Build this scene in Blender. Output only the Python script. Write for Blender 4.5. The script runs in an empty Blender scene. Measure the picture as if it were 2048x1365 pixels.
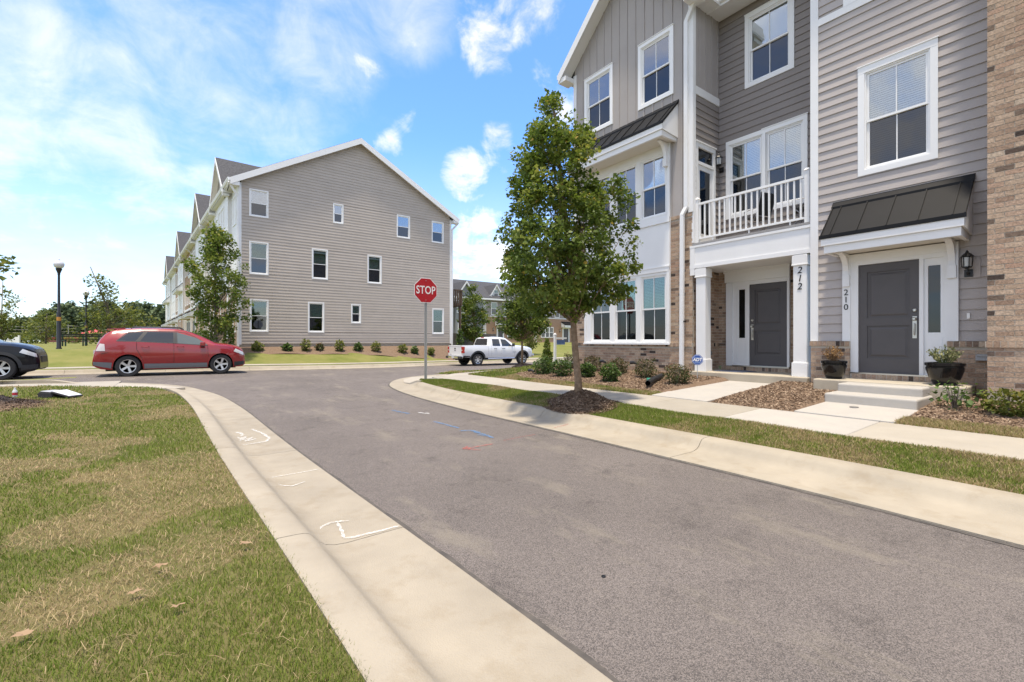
import bpy, bmesh, math, random
import numpy as np
from mathutils import Vector, Matrix
random.seed(7); RNG = np.random.default_rng(11)
R = math.radians
SC = bpy.context.scene
COL = SC.collection

# ------------------------------------------------------------------ camera
# world: +X towards the townhouses on the right, +Y along the lane, Z up, lane asphalt at z=0
TH = math.atan(672/910.0); CT, ST = math.cos(TH), math.sin(TH); EYE = 1.40
cam = bpy.data.cameras.new('camera'); cam.lens = 16.0; cam.sensor_width = 36.0
cam.clip_start = 0.05; cam.clip_end = 3000
camo = bpy.data.objects.new('camera', cam); COL.objects.link(camo)
camo.location = (0, 0, EYE); camo.rotation_euler = (R(90), 0, -TH)
SC.camera = camo
# ------------------------------------------------------------------ sun
SUN_EL = R(79); sx, sy = -0.80, -0.60           # where the sun stands (horizontal direction)
sd = Vector((sx*math.cos(SUN_EL), sy*math.cos(SUN_EL), math.sin(SUN_EL))).normalized()
sun = bpy.data.lights.new('sun', 'SUN'); sun.energy = 2.0; sun.angle = R(4.0); sun.color = (1.0, 0.93, 0.82)
suno = bpy.data.objects.new('sun', sun); COL.objects.link(suno)
suno.rotation_euler = sd.to_track_quat('Z', 'Y').to_euler()
# ------------------------------------------------------------------ view
SC.view_settings.view_transform = 'Standard'; SC.view_settings.look = 'None'
SC.view_settings.gamma = 1.0; SC.view_settings.use_curve_mapping = False
SC.view_settings.exposure = 1.46
SC.view_settings.use_white_balance = True; SC.view_settings.white_balance_temperature = 7100; SC.view_settings.white_balance_tint = 10
SC.cycles.max_bounces = 6; SC.cycles.transparent_max_bounces = 16
# ------------------------------------------------------------------ world: sky + clouds
W = bpy.data.worlds.new('World'); SC.world = W; W.use_nodes = True
def pixdir(px, py):
    r = (px-1024)/910.0; u = (682.5-py)/910.0
    return Vector((r*CT+ST, -r*ST+CT, u)).normalized()
def build_world():
    nt = W.node_tree; N = nt.nodes; L = nt.links; N.clear()
    def nd(t, **k):
        n = N.new(t)
        for a, b in k.items(): setattr(n, a, b)
        return n
    def mth(op, a, b=None, c=None):
        n = nd('ShaderNodeMath', operation=op)
        for i, v in enumerate((a, b, c)):
            if v is None: continue
            if hasattr(v, 'links'): L.new(v, n.inputs[i])
            else: n.inputs[i].default_value = v
        return n.outputs[0]
    def sstep(v, lo, hi):
        n = nd('ShaderNodeMapRange', interpolation_type='SMOOTHSTEP'); L.new(v, n.inputs[0])
        n.inputs[1].default_value = lo; n.inputs[2].default_value = hi; return n.outputs[0]
    sky = nd('ShaderNodeTexSky', sky_type='NISHITA'); sky.sun_disc = False
    sky.sun_elevation = SUN_EL; sky.sun_rotation = math.atan2(sx, sy); sky.air_density = 1.0; sky.dust_density = 0.6; sky.ozone_density = 1.6
    tc = nd('ShaderNodeTexCoord'); D = tc.outputs['Generated']
    sep = nd('ShaderNodeSeparateXYZ'); L.new(D, sep.inputs[0])
    # cloud layer: directions spread on a plane overhead so that clouds flatten towards the horizon
    zz = mth('ADD', mth('MAXIMUM', sep.outputs[2], 0.0), 0.16)
    cmb = nd('ShaderNodeCombineXYZ'); L.new(mth('DIVIDE', sep.outputs[0], zz), cmb.inputs[0]); L.new(mth('DIVIDE', sep.outputs[1], zz), cmb.inputs[1])
    def noise(vec, scale, detail, rough, off=(0, 0, 0), dist=0.0):
        m = nd('ShaderNodeMapping'); L.new(vec, m.inputs[0]); m.inputs[1].default_value = off
        n = nd('ShaderNodeTexNoise'); L.new(m.outputs[0], n.inputs['Vector'])
        n.inputs['Scale'].default_value = scale; n.inputs['Detail'].default_value = detail
        n.inputs['Roughness'].default_value = rough; n.inputs['Distortion'].default_value = dist
        return n.outputs['Fac']
    big = noise(cmb.outputs[0], 0.55, 3, 0.5, (3.1, 7.7, 0))
    mid = noise(cmb.outputs[0], 2.1, 7, 0.62, (1.3, 2.2, 0), 0.4)
    fine = noise(D, 11.0, 9, 0.62, (0.4, 0.1, 0.9), 0.5)
    # cloud groups: (pixel x, y, half width in degrees, weight); thin veils and small puffs
    def cover(groups):
        g = None
        for (px, py, w, wt) in groups:
            d = nd('ShaderNodeVectorMath', operation='DOT_PRODUCT'); L.new(D, d.inputs[0]); d.inputs[1].default_value = pixdir(px, py)
            v = mth('MULTIPLY', sstep(d.outputs['Value'], math.cos(R(w*1.7)), 1.0), wt)
            g = v if g is None else mth('MAXIMUM', g, v)
        return g
    gA = cover([(20, 220, 15, 1.0), (150, 370, 12, 1.0), (-250, 300, 28, 1.0), (620, 20, 7, .9), (480, 40, 6, 0.75), (810, 10, 5, 0.9), (60, 540, 15, .95), (280, 600, 10, 0.75), (960, 540, 7, .85)])
    gB = cover([(985, 85, 2.9, 1.25), (1060, 20, 3.6, 1.2), (995, 272, 1.7, 1.3), (930, 355, 2.5, 1.25), (955, 520, 5.5, 1.2), (1090, 140, 1.9, 1.0), (1010, 320, 1.8, 1.0), (1120, 205, 2.2, 1.05), (925, 35, 1.8, .95), (775, 300, 1.6, .9), (700, 50, 4, .75), (850, 50, 3, .7)])
    dd = nd('ShaderNodeVectorMath', operation='DOT_PRODUCT'); L.new(D, dd.inputs[0]); dd.inputs[1].default_value = (ST, CT, 0)
    back = sstep(dd.outputs['Value'], 0.62, 0.2)
    gA = mth('MAXIMUM', gA, mth('MULTIPLY', mth('MULTIPLY', sstep(big, 0.28, 0.5), back), 1.35))  # extra unseen cloud cover behind the camera, added as neutral fill light
    n2 = mth('ADD', mth('MULTIPLY', mid, 0.55), mth('MULTIPLY', fine, 0.45))
    nv = mth('ADD', mth('MULTIPLY', big, 0.35), mth('MULTIPLY', n2, 0.65))
    vA = mth('MULTIPLY', sstep(mth('ADD', mth('MULTIPLY', gA, 0.80), mth('MULTIPLY', mth('SUBTRACT', nv, 0.5), 2.6)), 0.30, 1.36), 0.80)
    vB = mth('MULTIPLY', sstep(mth('ADD', mth('MULTIPLY', gB, 0.62), mth('MULTIPLY', mth('SUBTRACT', n2, 0.5), 3.8)), 0.34, 1.1), 0.86)
    soft = mth('MAXIMUM', vA, vB)
    # haze near the horizon
    hz = mth('MULTIPLY', sstep(sep.outputs[2], 0.42, -0.02), 0.52)
    fac = mth('MAXIMUM', soft, hz)
    bl = nd('ShaderNodeMix', data_type='RGBA', blend_type='MULTIPLY'); bl.inputs[0].default_value = 1.0
    L.new(sky.outputs[0], bl.inputs[6]); bl.inputs[7].default_value = (0.43, 0.66, 0.97, 1)
    shade = nd('ShaderNodeMix', data_type='RGBA'); L.new(sstep(n2, 0.36, 0.6), shade.inputs[0])
    shade.inputs[6].default_value = (2.9, 2.9, 2.95, 1); shade.inputs[7].default_value = (3.45, 3.4, 3.35, 1)
    mx = nd('ShaderNodeMix', data_type='RGBA'); L.new(fac, mx.inputs[0]); L.new(bl.outputs[2], mx.inputs[6]); L.new(shade.outputs[2], mx.inputs[7])
    bg = nd('ShaderNodeBackground'); bg.inputs[1].default_value = 0.15; L.new(mx.outputs[2], bg.inputs[0])
    out = nd('ShaderNodeOutputWorld'); L.new(bg.outputs[0], out.inputs[0])
build_world()

# ------------------------------------------------------------------ helpers
def smooth(a, b, x):
    t = min(1.0, max(0.0, (x-a)/(b-a))); return t*t*(3-2*t)
def interp(xs, ys, x): return float(np.interp(x, xs, ys))
def ground_pt(px, py, z):
    r = (px-1024)/910.0; u = (682.5-py)/910.0; t = (z-EYE)/u
    return ((r*CT+ST)*t, (-r*ST+CT)*t)
MATS = {}
def mat(name, col, rough=0.8, var=0.0, vscale=3.0, bump=0.0, bscale=40.0, metal=0.0, spec=0.5, col2=None, detail=5, coat=0.0, objvar=0.0, dirt=None):
    if name in MATS: return MATS[name]
    m = bpy.data.materials.new(name); m.use_nodes = True; MATS[name] = m
    nt = m.node_tree; N = nt.nodes; L = nt.links
    b = N['Principled BSDF']; b.inputs['Roughness'].default_value = rough; b.inputs['Metallic'].default_value = metal
    b.inputs['Specular IOR Level'].default_value = spec; b.inputs['Coat Weight'].default_value = coat
    c4 = (*col, 1); b.inputs['Base Color'].default_value = c4
    tc = N.new('ShaderNodeTexCoord'); geo = N.new('ShaderNodeNewGeometry')
    last = None
    if var or col2:
        n = N.new('ShaderNodeTexNoise'); n.inputs['Scale'].default_value = vscale; n.inputs['Detail'].default_value = detail; n.inputs['Roughness'].default_value = 0.62
        L.new(geo.outputs['Position'], n.inputs['Vector'])
        cr = N.new('ShaderNodeValToRGB'); L.new(n.outputs['Fac'], cr.inputs[0])
        cr.color_ramp.elements[0].position = 0.3; cr.color_ramp.elements[1].position = 0.7
        if col2: a, z = col, col2
        else: a = tuple(max(0, c*(1-var)) for c in col); z = tuple(c*(1+var) for c in col)
        cr.color_ramp.elements[0].color = (*a, 1); cr.color_ramp.elements[1].color = (*z, 1)
        last = cr.outputs[0]
    if dirt:   # (scale, colour, amount): blotchy stains with a shape of their own
        n = N.new('ShaderNodeTexNoise'); n.inputs['Scale'].default_value = dirt[0]; n.inputs['Detail'].default_value = 8; n.inputs['Roughness'].default_value = 0.7
        L.new(geo.outputs['Position'], n.inputs['Vector'])
        mr = N.new('ShaderNodeMapRange'); mr.inputs[1].default_value = 0.52; mr.inputs[2].default_value = 0.75; mr.inputs[4].default_value = dirt[2]; L.new(n.outputs['Fac'], mr.inputs[0])
        mx = N.new('ShaderNodeMix'); mx.data_type = 'RGBA'; L.new(mr.outputs[0], mx.inputs[0])
        if last: L.new(last, mx.inputs[6])
        else: mx.inputs[6].default_value = c4
        mx.inputs[7].default_value = (*dirt[1], 1); last = mx.outputs[2]
    if objvar:
        oi = N.new('ShaderNodeObjectInfo'); mr = N.new('ShaderNodeMapRange'); mr.inputs[3].default_value = 1-objvar; mr.inputs[4].default_value = 1+objvar
        L.new(oi.outputs['Random'], mr.inputs[0]); hs = N.new('ShaderNodeHueSaturation'); L.new(mr.outputs[0], hs.inputs['Value'])
        if last: L.new(last, hs.inputs['Color'])
        else: hs.inputs['Color'].default_value = c4
        last = hs.outputs[0]
    if last: L.new(last, b.inputs['Base Color'])
    if bump:
        n = N.new('ShaderNodeTexNoise'); n.inputs['Scale'].default_value = bscale; n.inputs['Detail'].default_value = 6; L.new(geo.outputs['Position'], n.inputs['Vector'])
        bp = N.new('ShaderNodeBump'); bp.inputs['Strength'].default_value = bump; bp.inputs['Distance'].default_value = 0.02; L.new(n.outputs['Fac'], bp.inputs['Height']); L.new(bp.outputs[0], b.inputs['Normal'])
    return m
def attr_mat(name, stops, rough=0.85, trans=0.0, spec=0.3, noise=0.0, nscale=60, bump=0, objr=False):
    """colour from a per-piece random number: mesh attribute 'rnd' plus the object's own random"""
    if name in MATS: return MATS[name]
    m = bpy.data.materials.new(name); m.use_nodes = True; MATS[name] = m
    nt = m.node_tree; N = nt.nodes; L = nt.links; b = N['Principled BSDF']
    b.inputs['Roughness'].default_value = rough; b.inputs['Specular IOR Level'].default_value = spec
    at = N.new('ShaderNodeAttribute'); at.attribute_name = 'rnd'
    oi = N.new('ShaderNodeObjectInfo')
    ad = N.new('ShaderNodeMath'); ad.operation = 'ADD'; L.new(at.outputs['Fac'], ad.inputs[0])
    if objr: L.new(oi.outputs['Random'], ad.inputs[1])
    else: ad.inputs[1].default_value = 0.0
    fr = N.new('ShaderNodeMath'); fr.operation = 'FRACT'; L.new(ad.outputs[0], fr.inputs[0])
    cr = N.new('ShaderNodeValToRGB'); L.new(fr.outputs[0], cr.inputs[0])
    el = cr.color_ramp.elements
    while len(el) > 1: el.remove(el[-1])
    el[0].position = stops[0][0]; el[0].color = (*stops[0][1], 1)
    for p, c in stops[1:]:
        e = el.new(p); e.color = (*c, 1)
    last = cr.outputs[0]
    geo = N.new('ShaderNodeNewGeometry')
    if noise:
        n = N.new('ShaderNodeTexNoise'); n.inputs['Scale'].default_value = nscale; n.inputs['Detail'].default_value = 4; L.new(geo.outputs['Position'], n.inputs['Vector'])
        mr = N.new('ShaderNodeMapRange'); mr.inputs[1].default_value = 0.3; mr.inputs[2].default_value = 0.7; mr.inputs[3].default_value = 1-noise; mr.inputs[4].default_value = 1+noise; L.new(n.outputs['Fac'], mr.inputs[0])
        hs = N.new('ShaderNodeHueSaturation'); L.new(last, hs.inputs['Color']); L.new(mr.outputs[0], hs.inputs['Value']); last = hs.outputs[0]
        if bump:
            bp = N.new('ShaderNodeBump'); bp.inputs['Strength'].default_value = bump; bp.inputs['Distance'].default_value = 0.01; L.new(n.outputs['Fac'], bp.inputs['Height']); L.new(bp.outputs[0], b.inputs['Normal'])
    L.new(last, b.inputs['Base Color'])
    if trans:
        tr = N.new('ShaderNodeBsdfTranslucent'); L.new(last, tr.inputs[0]); ms = N.new('ShaderNodeMixShader'); ms.inputs[0].default_value = trans
        L.new(b.outputs[0], ms.inputs[1]); L.new(tr.outputs[0], ms.inputs[2]); L.new(ms.outputs[0], N['Material Output'].inputs[0])
    return m
def glass_mat(name, tint, refl, f0=0.06, wob=0.0):
    if name in MATS: return MATS[name]
    m = bpy.data.materials.new(name); m.use_nodes = True; MATS[name] = m
    nt = m.node_tree; N = nt.nodes; L = nt.links; N.remove(N['Principled BSDF'])
    g = N.new('ShaderNodeBsdfGlossy'); g.inputs['Roughness'].default_value = 0.01; g.inputs['Color'].default_value = (refl, refl, refl, 1)
    t = N.new('ShaderNodeBsdfTransparent'); t.inputs[0].default_value = (*tint, 1)
    lw = N.new('ShaderNodeFresnel'); lw.inputs[0].default_value = 1.55
    mr = N.new('ShaderNodeMapRange'); mr.inputs[1].default_value = 0.0; mr.inputs[2].default_value = 1.0; mr.inputs[3].default_value = f0; mr.inputs[4].default_value = 1.0; L.new(lw.outputs[0], mr.inputs[0])
    if wob:
        geo = N.new('ShaderNodeNewGeometry'); n = N.new('ShaderNodeTexNoise'); n.inputs['Scale'].default_value = 1.6; n.inputs['Detail'].default_value = 1; L.new(geo.outputs['Position'], n.inputs['Vector'])
        bp = N.new('ShaderNodeBump'); bp.inputs['Strength'].default_value = wob; bp.inputs['Distance'].default_value = 0.02; L.new(n.outputs['Fac'], bp.inputs['Height']); L.new(bp.outputs[0], g.inputs['Normal'])
    ms = N.new('ShaderNodeMixShader'); L.new(mr.outputs[0], ms.inputs[0]); L.new(t.outputs[0], ms.inputs[1]); L.new(g.outputs[0], ms.inputs[2])
    L.new(ms.outputs[0], N['Material Output'].inputs[0]); return m

class Frame:
    """local (u along a wall, n outwards, z up) -> world"""
    def __init__(s, o, u, n):
        s.o = Vector(o); s.u = Vector(u); s.n = Vector(n)
        s.det = s.u.cross(s.n).z
    def __call__(s, p): return s.o + s.u*p[0] + s.n*p[1] + Vector((0, 0, p[2]))
WORLD = Frame((0, 0, 0), (1, 0, 0), (0, 1, 0))
class MB:
    def __init__(s, fr=None): s.v = []; s.f = []; s.fr = fr or WORLD; s.r = []; s.cur = 0.0; s.sm = []
    def _add(s, vs, fs, local=True):
        b = len(s.v)
        s.v += [tuple(s.fr(p)) if local else tuple(p) for p in vs]
        flip = local and s.fr.det < 0
        for f in fs:
            f = [b+i for i in f]
            s.f.append(f[::-1] if flip else f); s.r.append(s.cur)
        return s
    def box(s, u0, u1, n0, n1, z0, z1):
        u0, u1 = min(u0, u1), max(u0, u1); n0, n1 = min(n0, n1), max(n0, n1); z0, z1 = min(z0, z1), max(z0, z1)
        vs = [(u0, n0, z0), (u1, n0, z0), (u1, n1, z0), (u0, n1, z0), (u0, n0, z1), (u1, n0, z1), (u1, n1, z1), (u0, n1, z1)]
        return s._add(vs, [(3, 2, 1, 0), (4, 5, 6, 7), (0, 1, 5, 4), (1, 2, 6, 5), (2, 3, 7, 6), (3, 0, 4, 7)])
    def hexa(s, vs): return s._add(vs, [(3, 2, 1, 0), (4, 5, 6, 7), (0, 1, 5, 4), (1, 2, 6, 5), (2, 3, 7, 6), (3, 0, 4, 7)])
    def prism(s, poly, axis, a0, a1):
        """poly: list of 2-tuples in the two axes other than `axis` (order u,n,z), counter-clockwise looking down the axis"""
        k = len(poly)
        def pt(p, a): return {'u': (a, p[0], p[1]), 'n': (p[0], a, p[1]), 'z': (p[0], p[1], a)}[axis]
        vs = [pt(p, a0) for p in poly]+[pt(p, a1) for p in poly]
        area = sum(poly[i][0]*poly[(i+1) % k][1]-poly[(i+1) % k][0]*poly[i][1] for i in range(k))
        fs = [tuple(range(k))[::-1], tuple(range(k, 2*k))]+[(i, (i+1) % k, k+(i+1) % k, k+i) for i in range(k)]
        if (area < 0) ^ (axis == 'n') ^ (a1 < a0): fs = [f[::-1] for f in fs]
        return s._add(vs, fs)
    def quad(s, a, b, c, d): return s._add([a, b, c, d], [(0, 1, 2, 3)])
    def poly(s, pts): return s._add(pts, [tuple(range(len(pts)))])
    def tube(s, path, rad, n=8, cap=True, local=True):
        P = [Vector(p) for p in path]; k = len(P)
        if not hasattr(rad, '__len__'): rad = [rad]*k
        vs = []; up = None
        for i in range(k):
            t = (P[min(i+1, k-1)]-P[max(i-1, 0)]).normalized()
            if up is None: up = Vector((0, 0, 1)) if abs(t.z) < 0.9 else Vector((1, 0, 0))
            a = t.cross(up).normalized(); bb = a.cross(t).normalized(); up = bb
            for j in range(n):
                w = 2*math.pi*j/n; vs.append(P[i]+(a*math.cos(w)+bb*math.sin(w))*rad[i])
        fs = []
        for i in range(k-1):
            for j in range(n): fs.append((i*n+j, i*n+(j+1) % n, (i+1)*n+(j+1) % n, (i+1)*n+j))
        if cap: fs += [tuple(range(n))[::-1], tuple(range((k-1)*n, k*n))]
        return s._add(vs, fs, local)
    def lathe(s, prof, c, n=16, axis='z', caps=True):
        vs = []; k = len(prof)
        for (r, h) in prof:
            for j in range(n):
                w = 2*math.pi*j/n
                a, b = r*math.cos(w), r*math.sin(w)
                if axis == 'z': vs.append((c[0]+a, c[1]+b, c[2]+h))
                elif axis == 'y': vs.append((c[0]+a, c[1]+h, c[2]+b))
                else: vs.append((c[0]+h, c[1]+a, c[2]+b))
        fs = []
        for i in range(k-1):
            for j in range(n):
                f = (i*n+j, i*n+(j+1) % n, (i+1)*n+(j+1) % n, (i+1)*n+j)
                fs.append(f if axis != 'y' else f[::-1])
        if caps and prof[0][0] > 1e-4: fs.append(tuple(range(n))[::-1] if axis != 'y' else tuple(range(n)))
        if caps and prof[-1][0] > 1e-4: fs.append(tuple(range((k-1)*n, k*n)) if axis != 'y' else tuple(range((k-1)*n, k*n))[::-1])
        return s._add(vs, fs)
    def grid(s, pts, nu, nv, flip=False):
        fs = []
        for i in range(nu-1):
            for j in range(nv-1):
                f = (i*nv+j, (i+1)*nv+j, (i+1)*nv+j+1, i*nv+j+1); fs.append(f[::-1] if flip else f)
        return s._add(pts, fs)
    def mesh(s, name):
        me = bpy.data.meshes.new(name); me.from_pydata(s.v, [], s.f); me.update(); return me
    def build(s, name, m, parent=None, smooth=False, bevel=0.0, rnd=False, autos=None, seg=2):
        me = s.mesh(name)
        if rnd:
            at = me.attributes.new('rnd', 'FLOAT', 'FACE'); at.data.foreach_set('value', s.r)
        me.materials.append(m)
        if bevel:
            bm = bmesh.new(); bm.from_mesh(me); bmesh.ops.remove_doubles(bm, verts=bm.verts, dist=1e-5)
            es = [e for e in bm.edges if len(e.link_faces) == 2 and e.calc_face_angle(0) > 0.5]
            bmesh.ops.bevel(bm, geom=es, offset=bevel, segments=seg, affect='EDGES', profile=0.5); bm.to_mesh(me); bm.free()
        if smooth or autos:
            me.shade_smooth()
            if autos: me.set_sharp_from_angle(angle=R(autos))
        return link(name, me, parent)
def link(name, me, parent=None):
    o = bpy.data.objects.new(name, me); COL.objects.link(o)
    if parent is not None: o.parent = parent
    return o
def tag(o, label=None, cat=None, group=None, kind=None):
    if label: o['label'] = label
    if cat: o['category'] = cat
    if group: o['group'] = group
    if kind: o['kind'] = kind
    return o
def thing(name, label, cat, group=None, loc=(0, 0, 0)):
    """an Empty at the thing's base; the parts below keep world coordinates"""
    o = bpy.data.objects.new(name, None); COL.objects.link(o); o.empty_display_size = 0.2
    return tag(o, label, cat, group)
def settle(root, loc):
    """move the empty to its base without moving its parts"""
    L = Vector(loc)
    for c in root.children: c.location = Vector(c.location)-L
    root.location = L
def copy_tree(o, parent=None):
    c = o.copy(); COL.objects.link(c); c.parent = parent
    for ch in o.children: copy_tree(ch, c)
    return c
def numpy_mesh(name, verts, faces, rnd=None, m=None, parent=None):
    """verts (n,3), faces (k,3|4)"""
    me = bpy.data.meshes.new(name); nv, nf = len(verts), len(faces); w = faces.shape[1]
    me.vertices.add(nv); me.vertices.foreach_set('co', np.asarray(verts, np.float32).ravel())
    me.loops.add(nf*w); me.loops.foreach_set('vertex_index', np.asarray(faces, np.int32).ravel())
    me.polygons.add(nf); me.polygons.foreach_set('loop_start', np.arange(0, nf*w, w, dtype=np.int32))
    if rnd is not None:
        at = me.attributes.new('rnd', 'FLOAT', 'FACE'); at.data.foreach_set('value', np.asarray(rnd, np.float32))
    me.update(calc_edges=True); me.validate()
    if m: me.materials.append(m)
    return link(name, me, parent)
def text_mesh(s, size, depth, fr, u, n, z, name, m, parent=None, shear=0.0, bold=0.0, sx_=1.0, spacing=1.0):
    """lettering centred on (u,z) in the frame, facing outwards"""
    cu = bpy.data.curves.new(name, 'FONT'); cu.body = s; cu.size = size; cu.extrude = depth; cu.align_x = 'CENTER'; cu.align_y = 'CENTER'; cu.shear = shear; cu.offset = bold; cu.space_character = spacing
    cu.resolution_u = 4
    to = bpy.data.objects.new('tmp', cu); COL.objects.link(to)
    bpy.context.view_layer.update()
    me = bpy.data.meshes.new_from_object(to.evaluated_get(bpy.context.evaluated_depsgraph_get()))
    bpy.data.objects.remove(to)
    for v in me.vertices:
        c = v.co; right = 1 if fr.det < 0 else -1     # seen from outside
        p = fr((u+right*c.x*sx_, n+c.z, z+c.y)); v.co = p
    me.materials.clear(); me.materials.append(m)
    return link(name, me, parent)
# ================================================================== materials of the setting
M_ASPH = mat('asphalt', (0.135, 0.126, 0.128), 0.9, bump=0.9, bscale=160, vscale=0.6, spec=0.25)
def asphalt_nodes(m):
    nt = m.node_tree; N = nt.nodes; L = nt.links; b = N['Principled BSDF']; geo = N.new('ShaderNodeNewGeometry')
    def noise(sc, det=4, r=0.6):
        n = N.new('ShaderNodeTexNoise'); n.inputs['Scale'].default_value = sc; n.inputs['Detail'].default_value = det; n.inputs['Roughness'].default_value = r; L.new(geo.outputs['Position'], n.inputs['Vector']); return n.outputs['Fac']
    def ramp(v, lo, hi, a, z):
        c = N.new('ShaderNodeValToRGB'); L.new(v, c.inputs[0]); c.color_ramp.elements[0].position = lo; c.color_ramp.elements[1].position = hi
        c.color_ramp.elements[0].color = (*a, 1); c.color_ramp.elements[1].color = (*z, 1); return c.outputs[0]
    def mix(f, a, b_, mode='MIX'):
        x = N.new('ShaderNodeMix'); x.data_type = 'RGBA'; x.blend_type = mode
        if hasattr(f, 'links'): L.new(f, x.inputs[0])
        else: x.inputs[0].default_value = f
        L.new(a, x.inputs[6]); L.new(b_, x.inputs[7]); return x.outputs[2]
    base = ramp(noise(0.45, 6), 0.3, 0.7, (0.130, 0.119, 0.113), (0.172, 0.157, 0.149))
    # aggregate: small stones, light and dark
    vo = N.new('ShaderNodeTexVoronoi'); vo.inputs['Scale'].default_value = 230; L.new(geo.outputs['Position'], vo.inputs['Vector'])
    sp = N.new('ShaderNodeSeparateColor'); L.new(vo.outputs['Color'], sp.inputs[0])
    stone = ramp(sp.outputs[0], 0.15, 0.95, (0.50, 0.48, 0.47), (1.62, 1.53, 1.45))
    c = mix(0.85, base, stone, 'MULTIPLY')
    # dusty tan stains and worn streaks along the lane
    mp = N.new('ShaderNodeMapping'); mp.inputs[3].default_value = (1.3, 0.45, 1); L.new(geo.outputs['Position'], mp.inputs[0])
    n = N.new('ShaderNodeTexNoise'); n.inputs['Scale'].default_value = 1.1; n.inputs['Detail'].default_value = 8; n.inputs['Roughness'].default_value = 0.72; L.new(mp.outputs[0], n.inputs['Vector'])
    st = ramp(n.outputs['Fac'], 0.54, 0.70, (0, 0, 0), (0.75, 0.75, 0.75))
    tan = N.new('ShaderNodeRGB'); tan.outputs[0].default_value = (0.25, 0.22, 0.175, 1)
    c = mix(st, c, tan.outputs[0])
    st2 = ramp(noise(1.7, 10, 0.8), 0.30, 0.47, (0.60, 0.60, 0.61), (1, 1, 1))
    c = mix(1.0, c, st2, 'MULTIPLY')
    L.new(c, b.inputs['Base Color'])
    bp = [n for n in N if n.type == 'BUMP'][0]; L.new(vo.outputs['Distance'], bp.inputs['Height']); bp.inputs['Strength'].default_value = 0.6; bp.inputs['Distance'].default_value = 0.006
asphalt_nodes(M_ASPH)
M_KERB = mat('kerb_concrete', (0.325, 0.285, 0.224), 0.85, var=0.12, vscale=1.7, bump=0.25, bscale=120, dirt=(3.0, (0.235, 0.185, 0.12), 0.6), detail=8, spec=0.3, objvar=0.05)
M_WALK = mat('walk_concrete', (0.355, 0.322, 0.27), 0.85, var=0.07, vscale=2.0, bump=0.2, bscale=150, dirt=(1.6, (0.36, 0.31, 0.23), 0.35), detail=8, spec=0.3, objvar=0.07)
M_NEWC = mat('pale_concrete', (0.405, 0.382, 0.348), 0.85, var=0.06, vscale=2.5, bump=0.2, bscale=140, dirt=(2.5, (0.44, 0.39, 0.31), 0.35), detail=8, spec=0.3)
M_STOOP = mat('stoop_concrete', (0.42, 0.37, 0.29), 0.85, var=0.12, vscale=3, bump=0.25, bscale=120, dirt=(3, (0.30, 0.26, 0.20), 0.4), detail=8, spec=0.3)
M_SOIL = mat('lawn_soil', (0.085, 0.095, 0.03), 0.95, col2=(0.18, 0.145, 0.07), vscale=1.2, bump=0.6, bscale=30, detail=9, spec=0.1)
M_LAWN = mat('far_lawn', (0.125, 0.15, 0.035), 0.95, col2=(0.22, 0.205, 0.075), vscale=0.9, bump=0.9, bscale=14, detail=9, spec=0.1)
M_MULCHB = mat('mulch_base', (0.12, 0.08, 0.056), 0.95, col2=(0.26, 0.185, 0.13), vscale=22, bump=1.0, bscale=45, detail=8, spec=0.1)
M_BLADE = attr_mat('grass_blade', [(0.0, (0.10, 0.15, 0.021)), (0.16, (0.15, 0.21, 0.030)), (0.34, (0.22, 0.265, 0.048)), (0.50, (0.29, 0.275, 0.08)), (0.66, (0.34, 0.265, 0.125)), (0.84, (0.45, 0.345, 0.20)), (1.0, (0.31, 0.20, 0.115))], 0.7, trans=0.25, spec=0.25)
M_CHIP = attr_mat('mulch_chip', [(0.0, (0.06, 0.038, 0.027)), (0.4, (0.13, 0.083, 0.056)), (0.75, (0.21, 0.145, 0.10)), (1.0, (0.33, 0.25, 0.18))], 0.9, spec=0.15)
M_CHIPL = attr_mat('pale_mulch_chip', [(0.0, (0.13, 0.085, 0.058)), (0.4, (0.23, 0.155, 0.105)), (0.75, (0.32, 0.23, 0.16)), (1.0, (0.43, 0.33, 0.24))], 0.9, spec=0.15)

# ------------------------------------------------------------------ heights
CX_ = [-40, -4, 2, 5.6, 9, 12.5, 16, 20, 28, 45]; CZ_ = [0.14, 0.14, 0.08, 0.02, -0.04, -0.10, -0.14, -0.17, -0.2, -0.2]
FY_ = [23.5, 23.4, 23.2, 23.2, 23.7, 24.8, 25.7, 26.0, 26.1, 26.3]
def zc(x): return interp(CX_, CZ_, x)
def yfar(x): return interp(CX_, FY_, x)
def zroad(x, y): return smooth(7, 17, y)*zc(x)
def zfar(x, y):
    yc = yfar(x)+0.85; z0 = zc(x)+0.16
    left = z0+(1.02-z0)*(0.5*smooth(yc+1.8, 30.0, y)+0.5*min(1,max(0,(y-yc-1.8)/(29.9-yc-1.8))))+0.06*smooth(30, 60, y)
    right = z0+0.30*smooth(yc+1, yc+5, y)+0.95*smooth(35, 46, y)
    return left+(right-left)*smooth(16.8, 19.0, x)
XR_ = [5.4, 5.6, 6.4, 7.75, 9.5, 10.8, 14]; ZR_ = [0.16, 0.165, 0.255, 0.285, 0.40, 0.50, 0.52]
def zright(x, y):
    a = interp(XR_, ZR_, x); b_ = zroad(x, y)+0.15
    return a+(b_-a)*smooth(12.6, 16.4, y)
LA = [(1.44, -9), (1.44, -5), (1.438, -2), (1.436, -.5), (1.433, .5), (1.43, 1.2), (1.40, 2.2), (1.355, 3.3), (1.305, 4.4), (1.235, 6.1), (1.185, 7.8), (1.12, 9.9), (1.02, 11.5), (0.85, 13.2), (0.52, 14.8), (0.25, 15.8), (-0.15, 16.7), (-0.85, 17.7), (-1.8, 18.6), (-3.2, 19.3), (-6, 19.7), (-12, 19.8), (-40, 19.8)]
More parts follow.
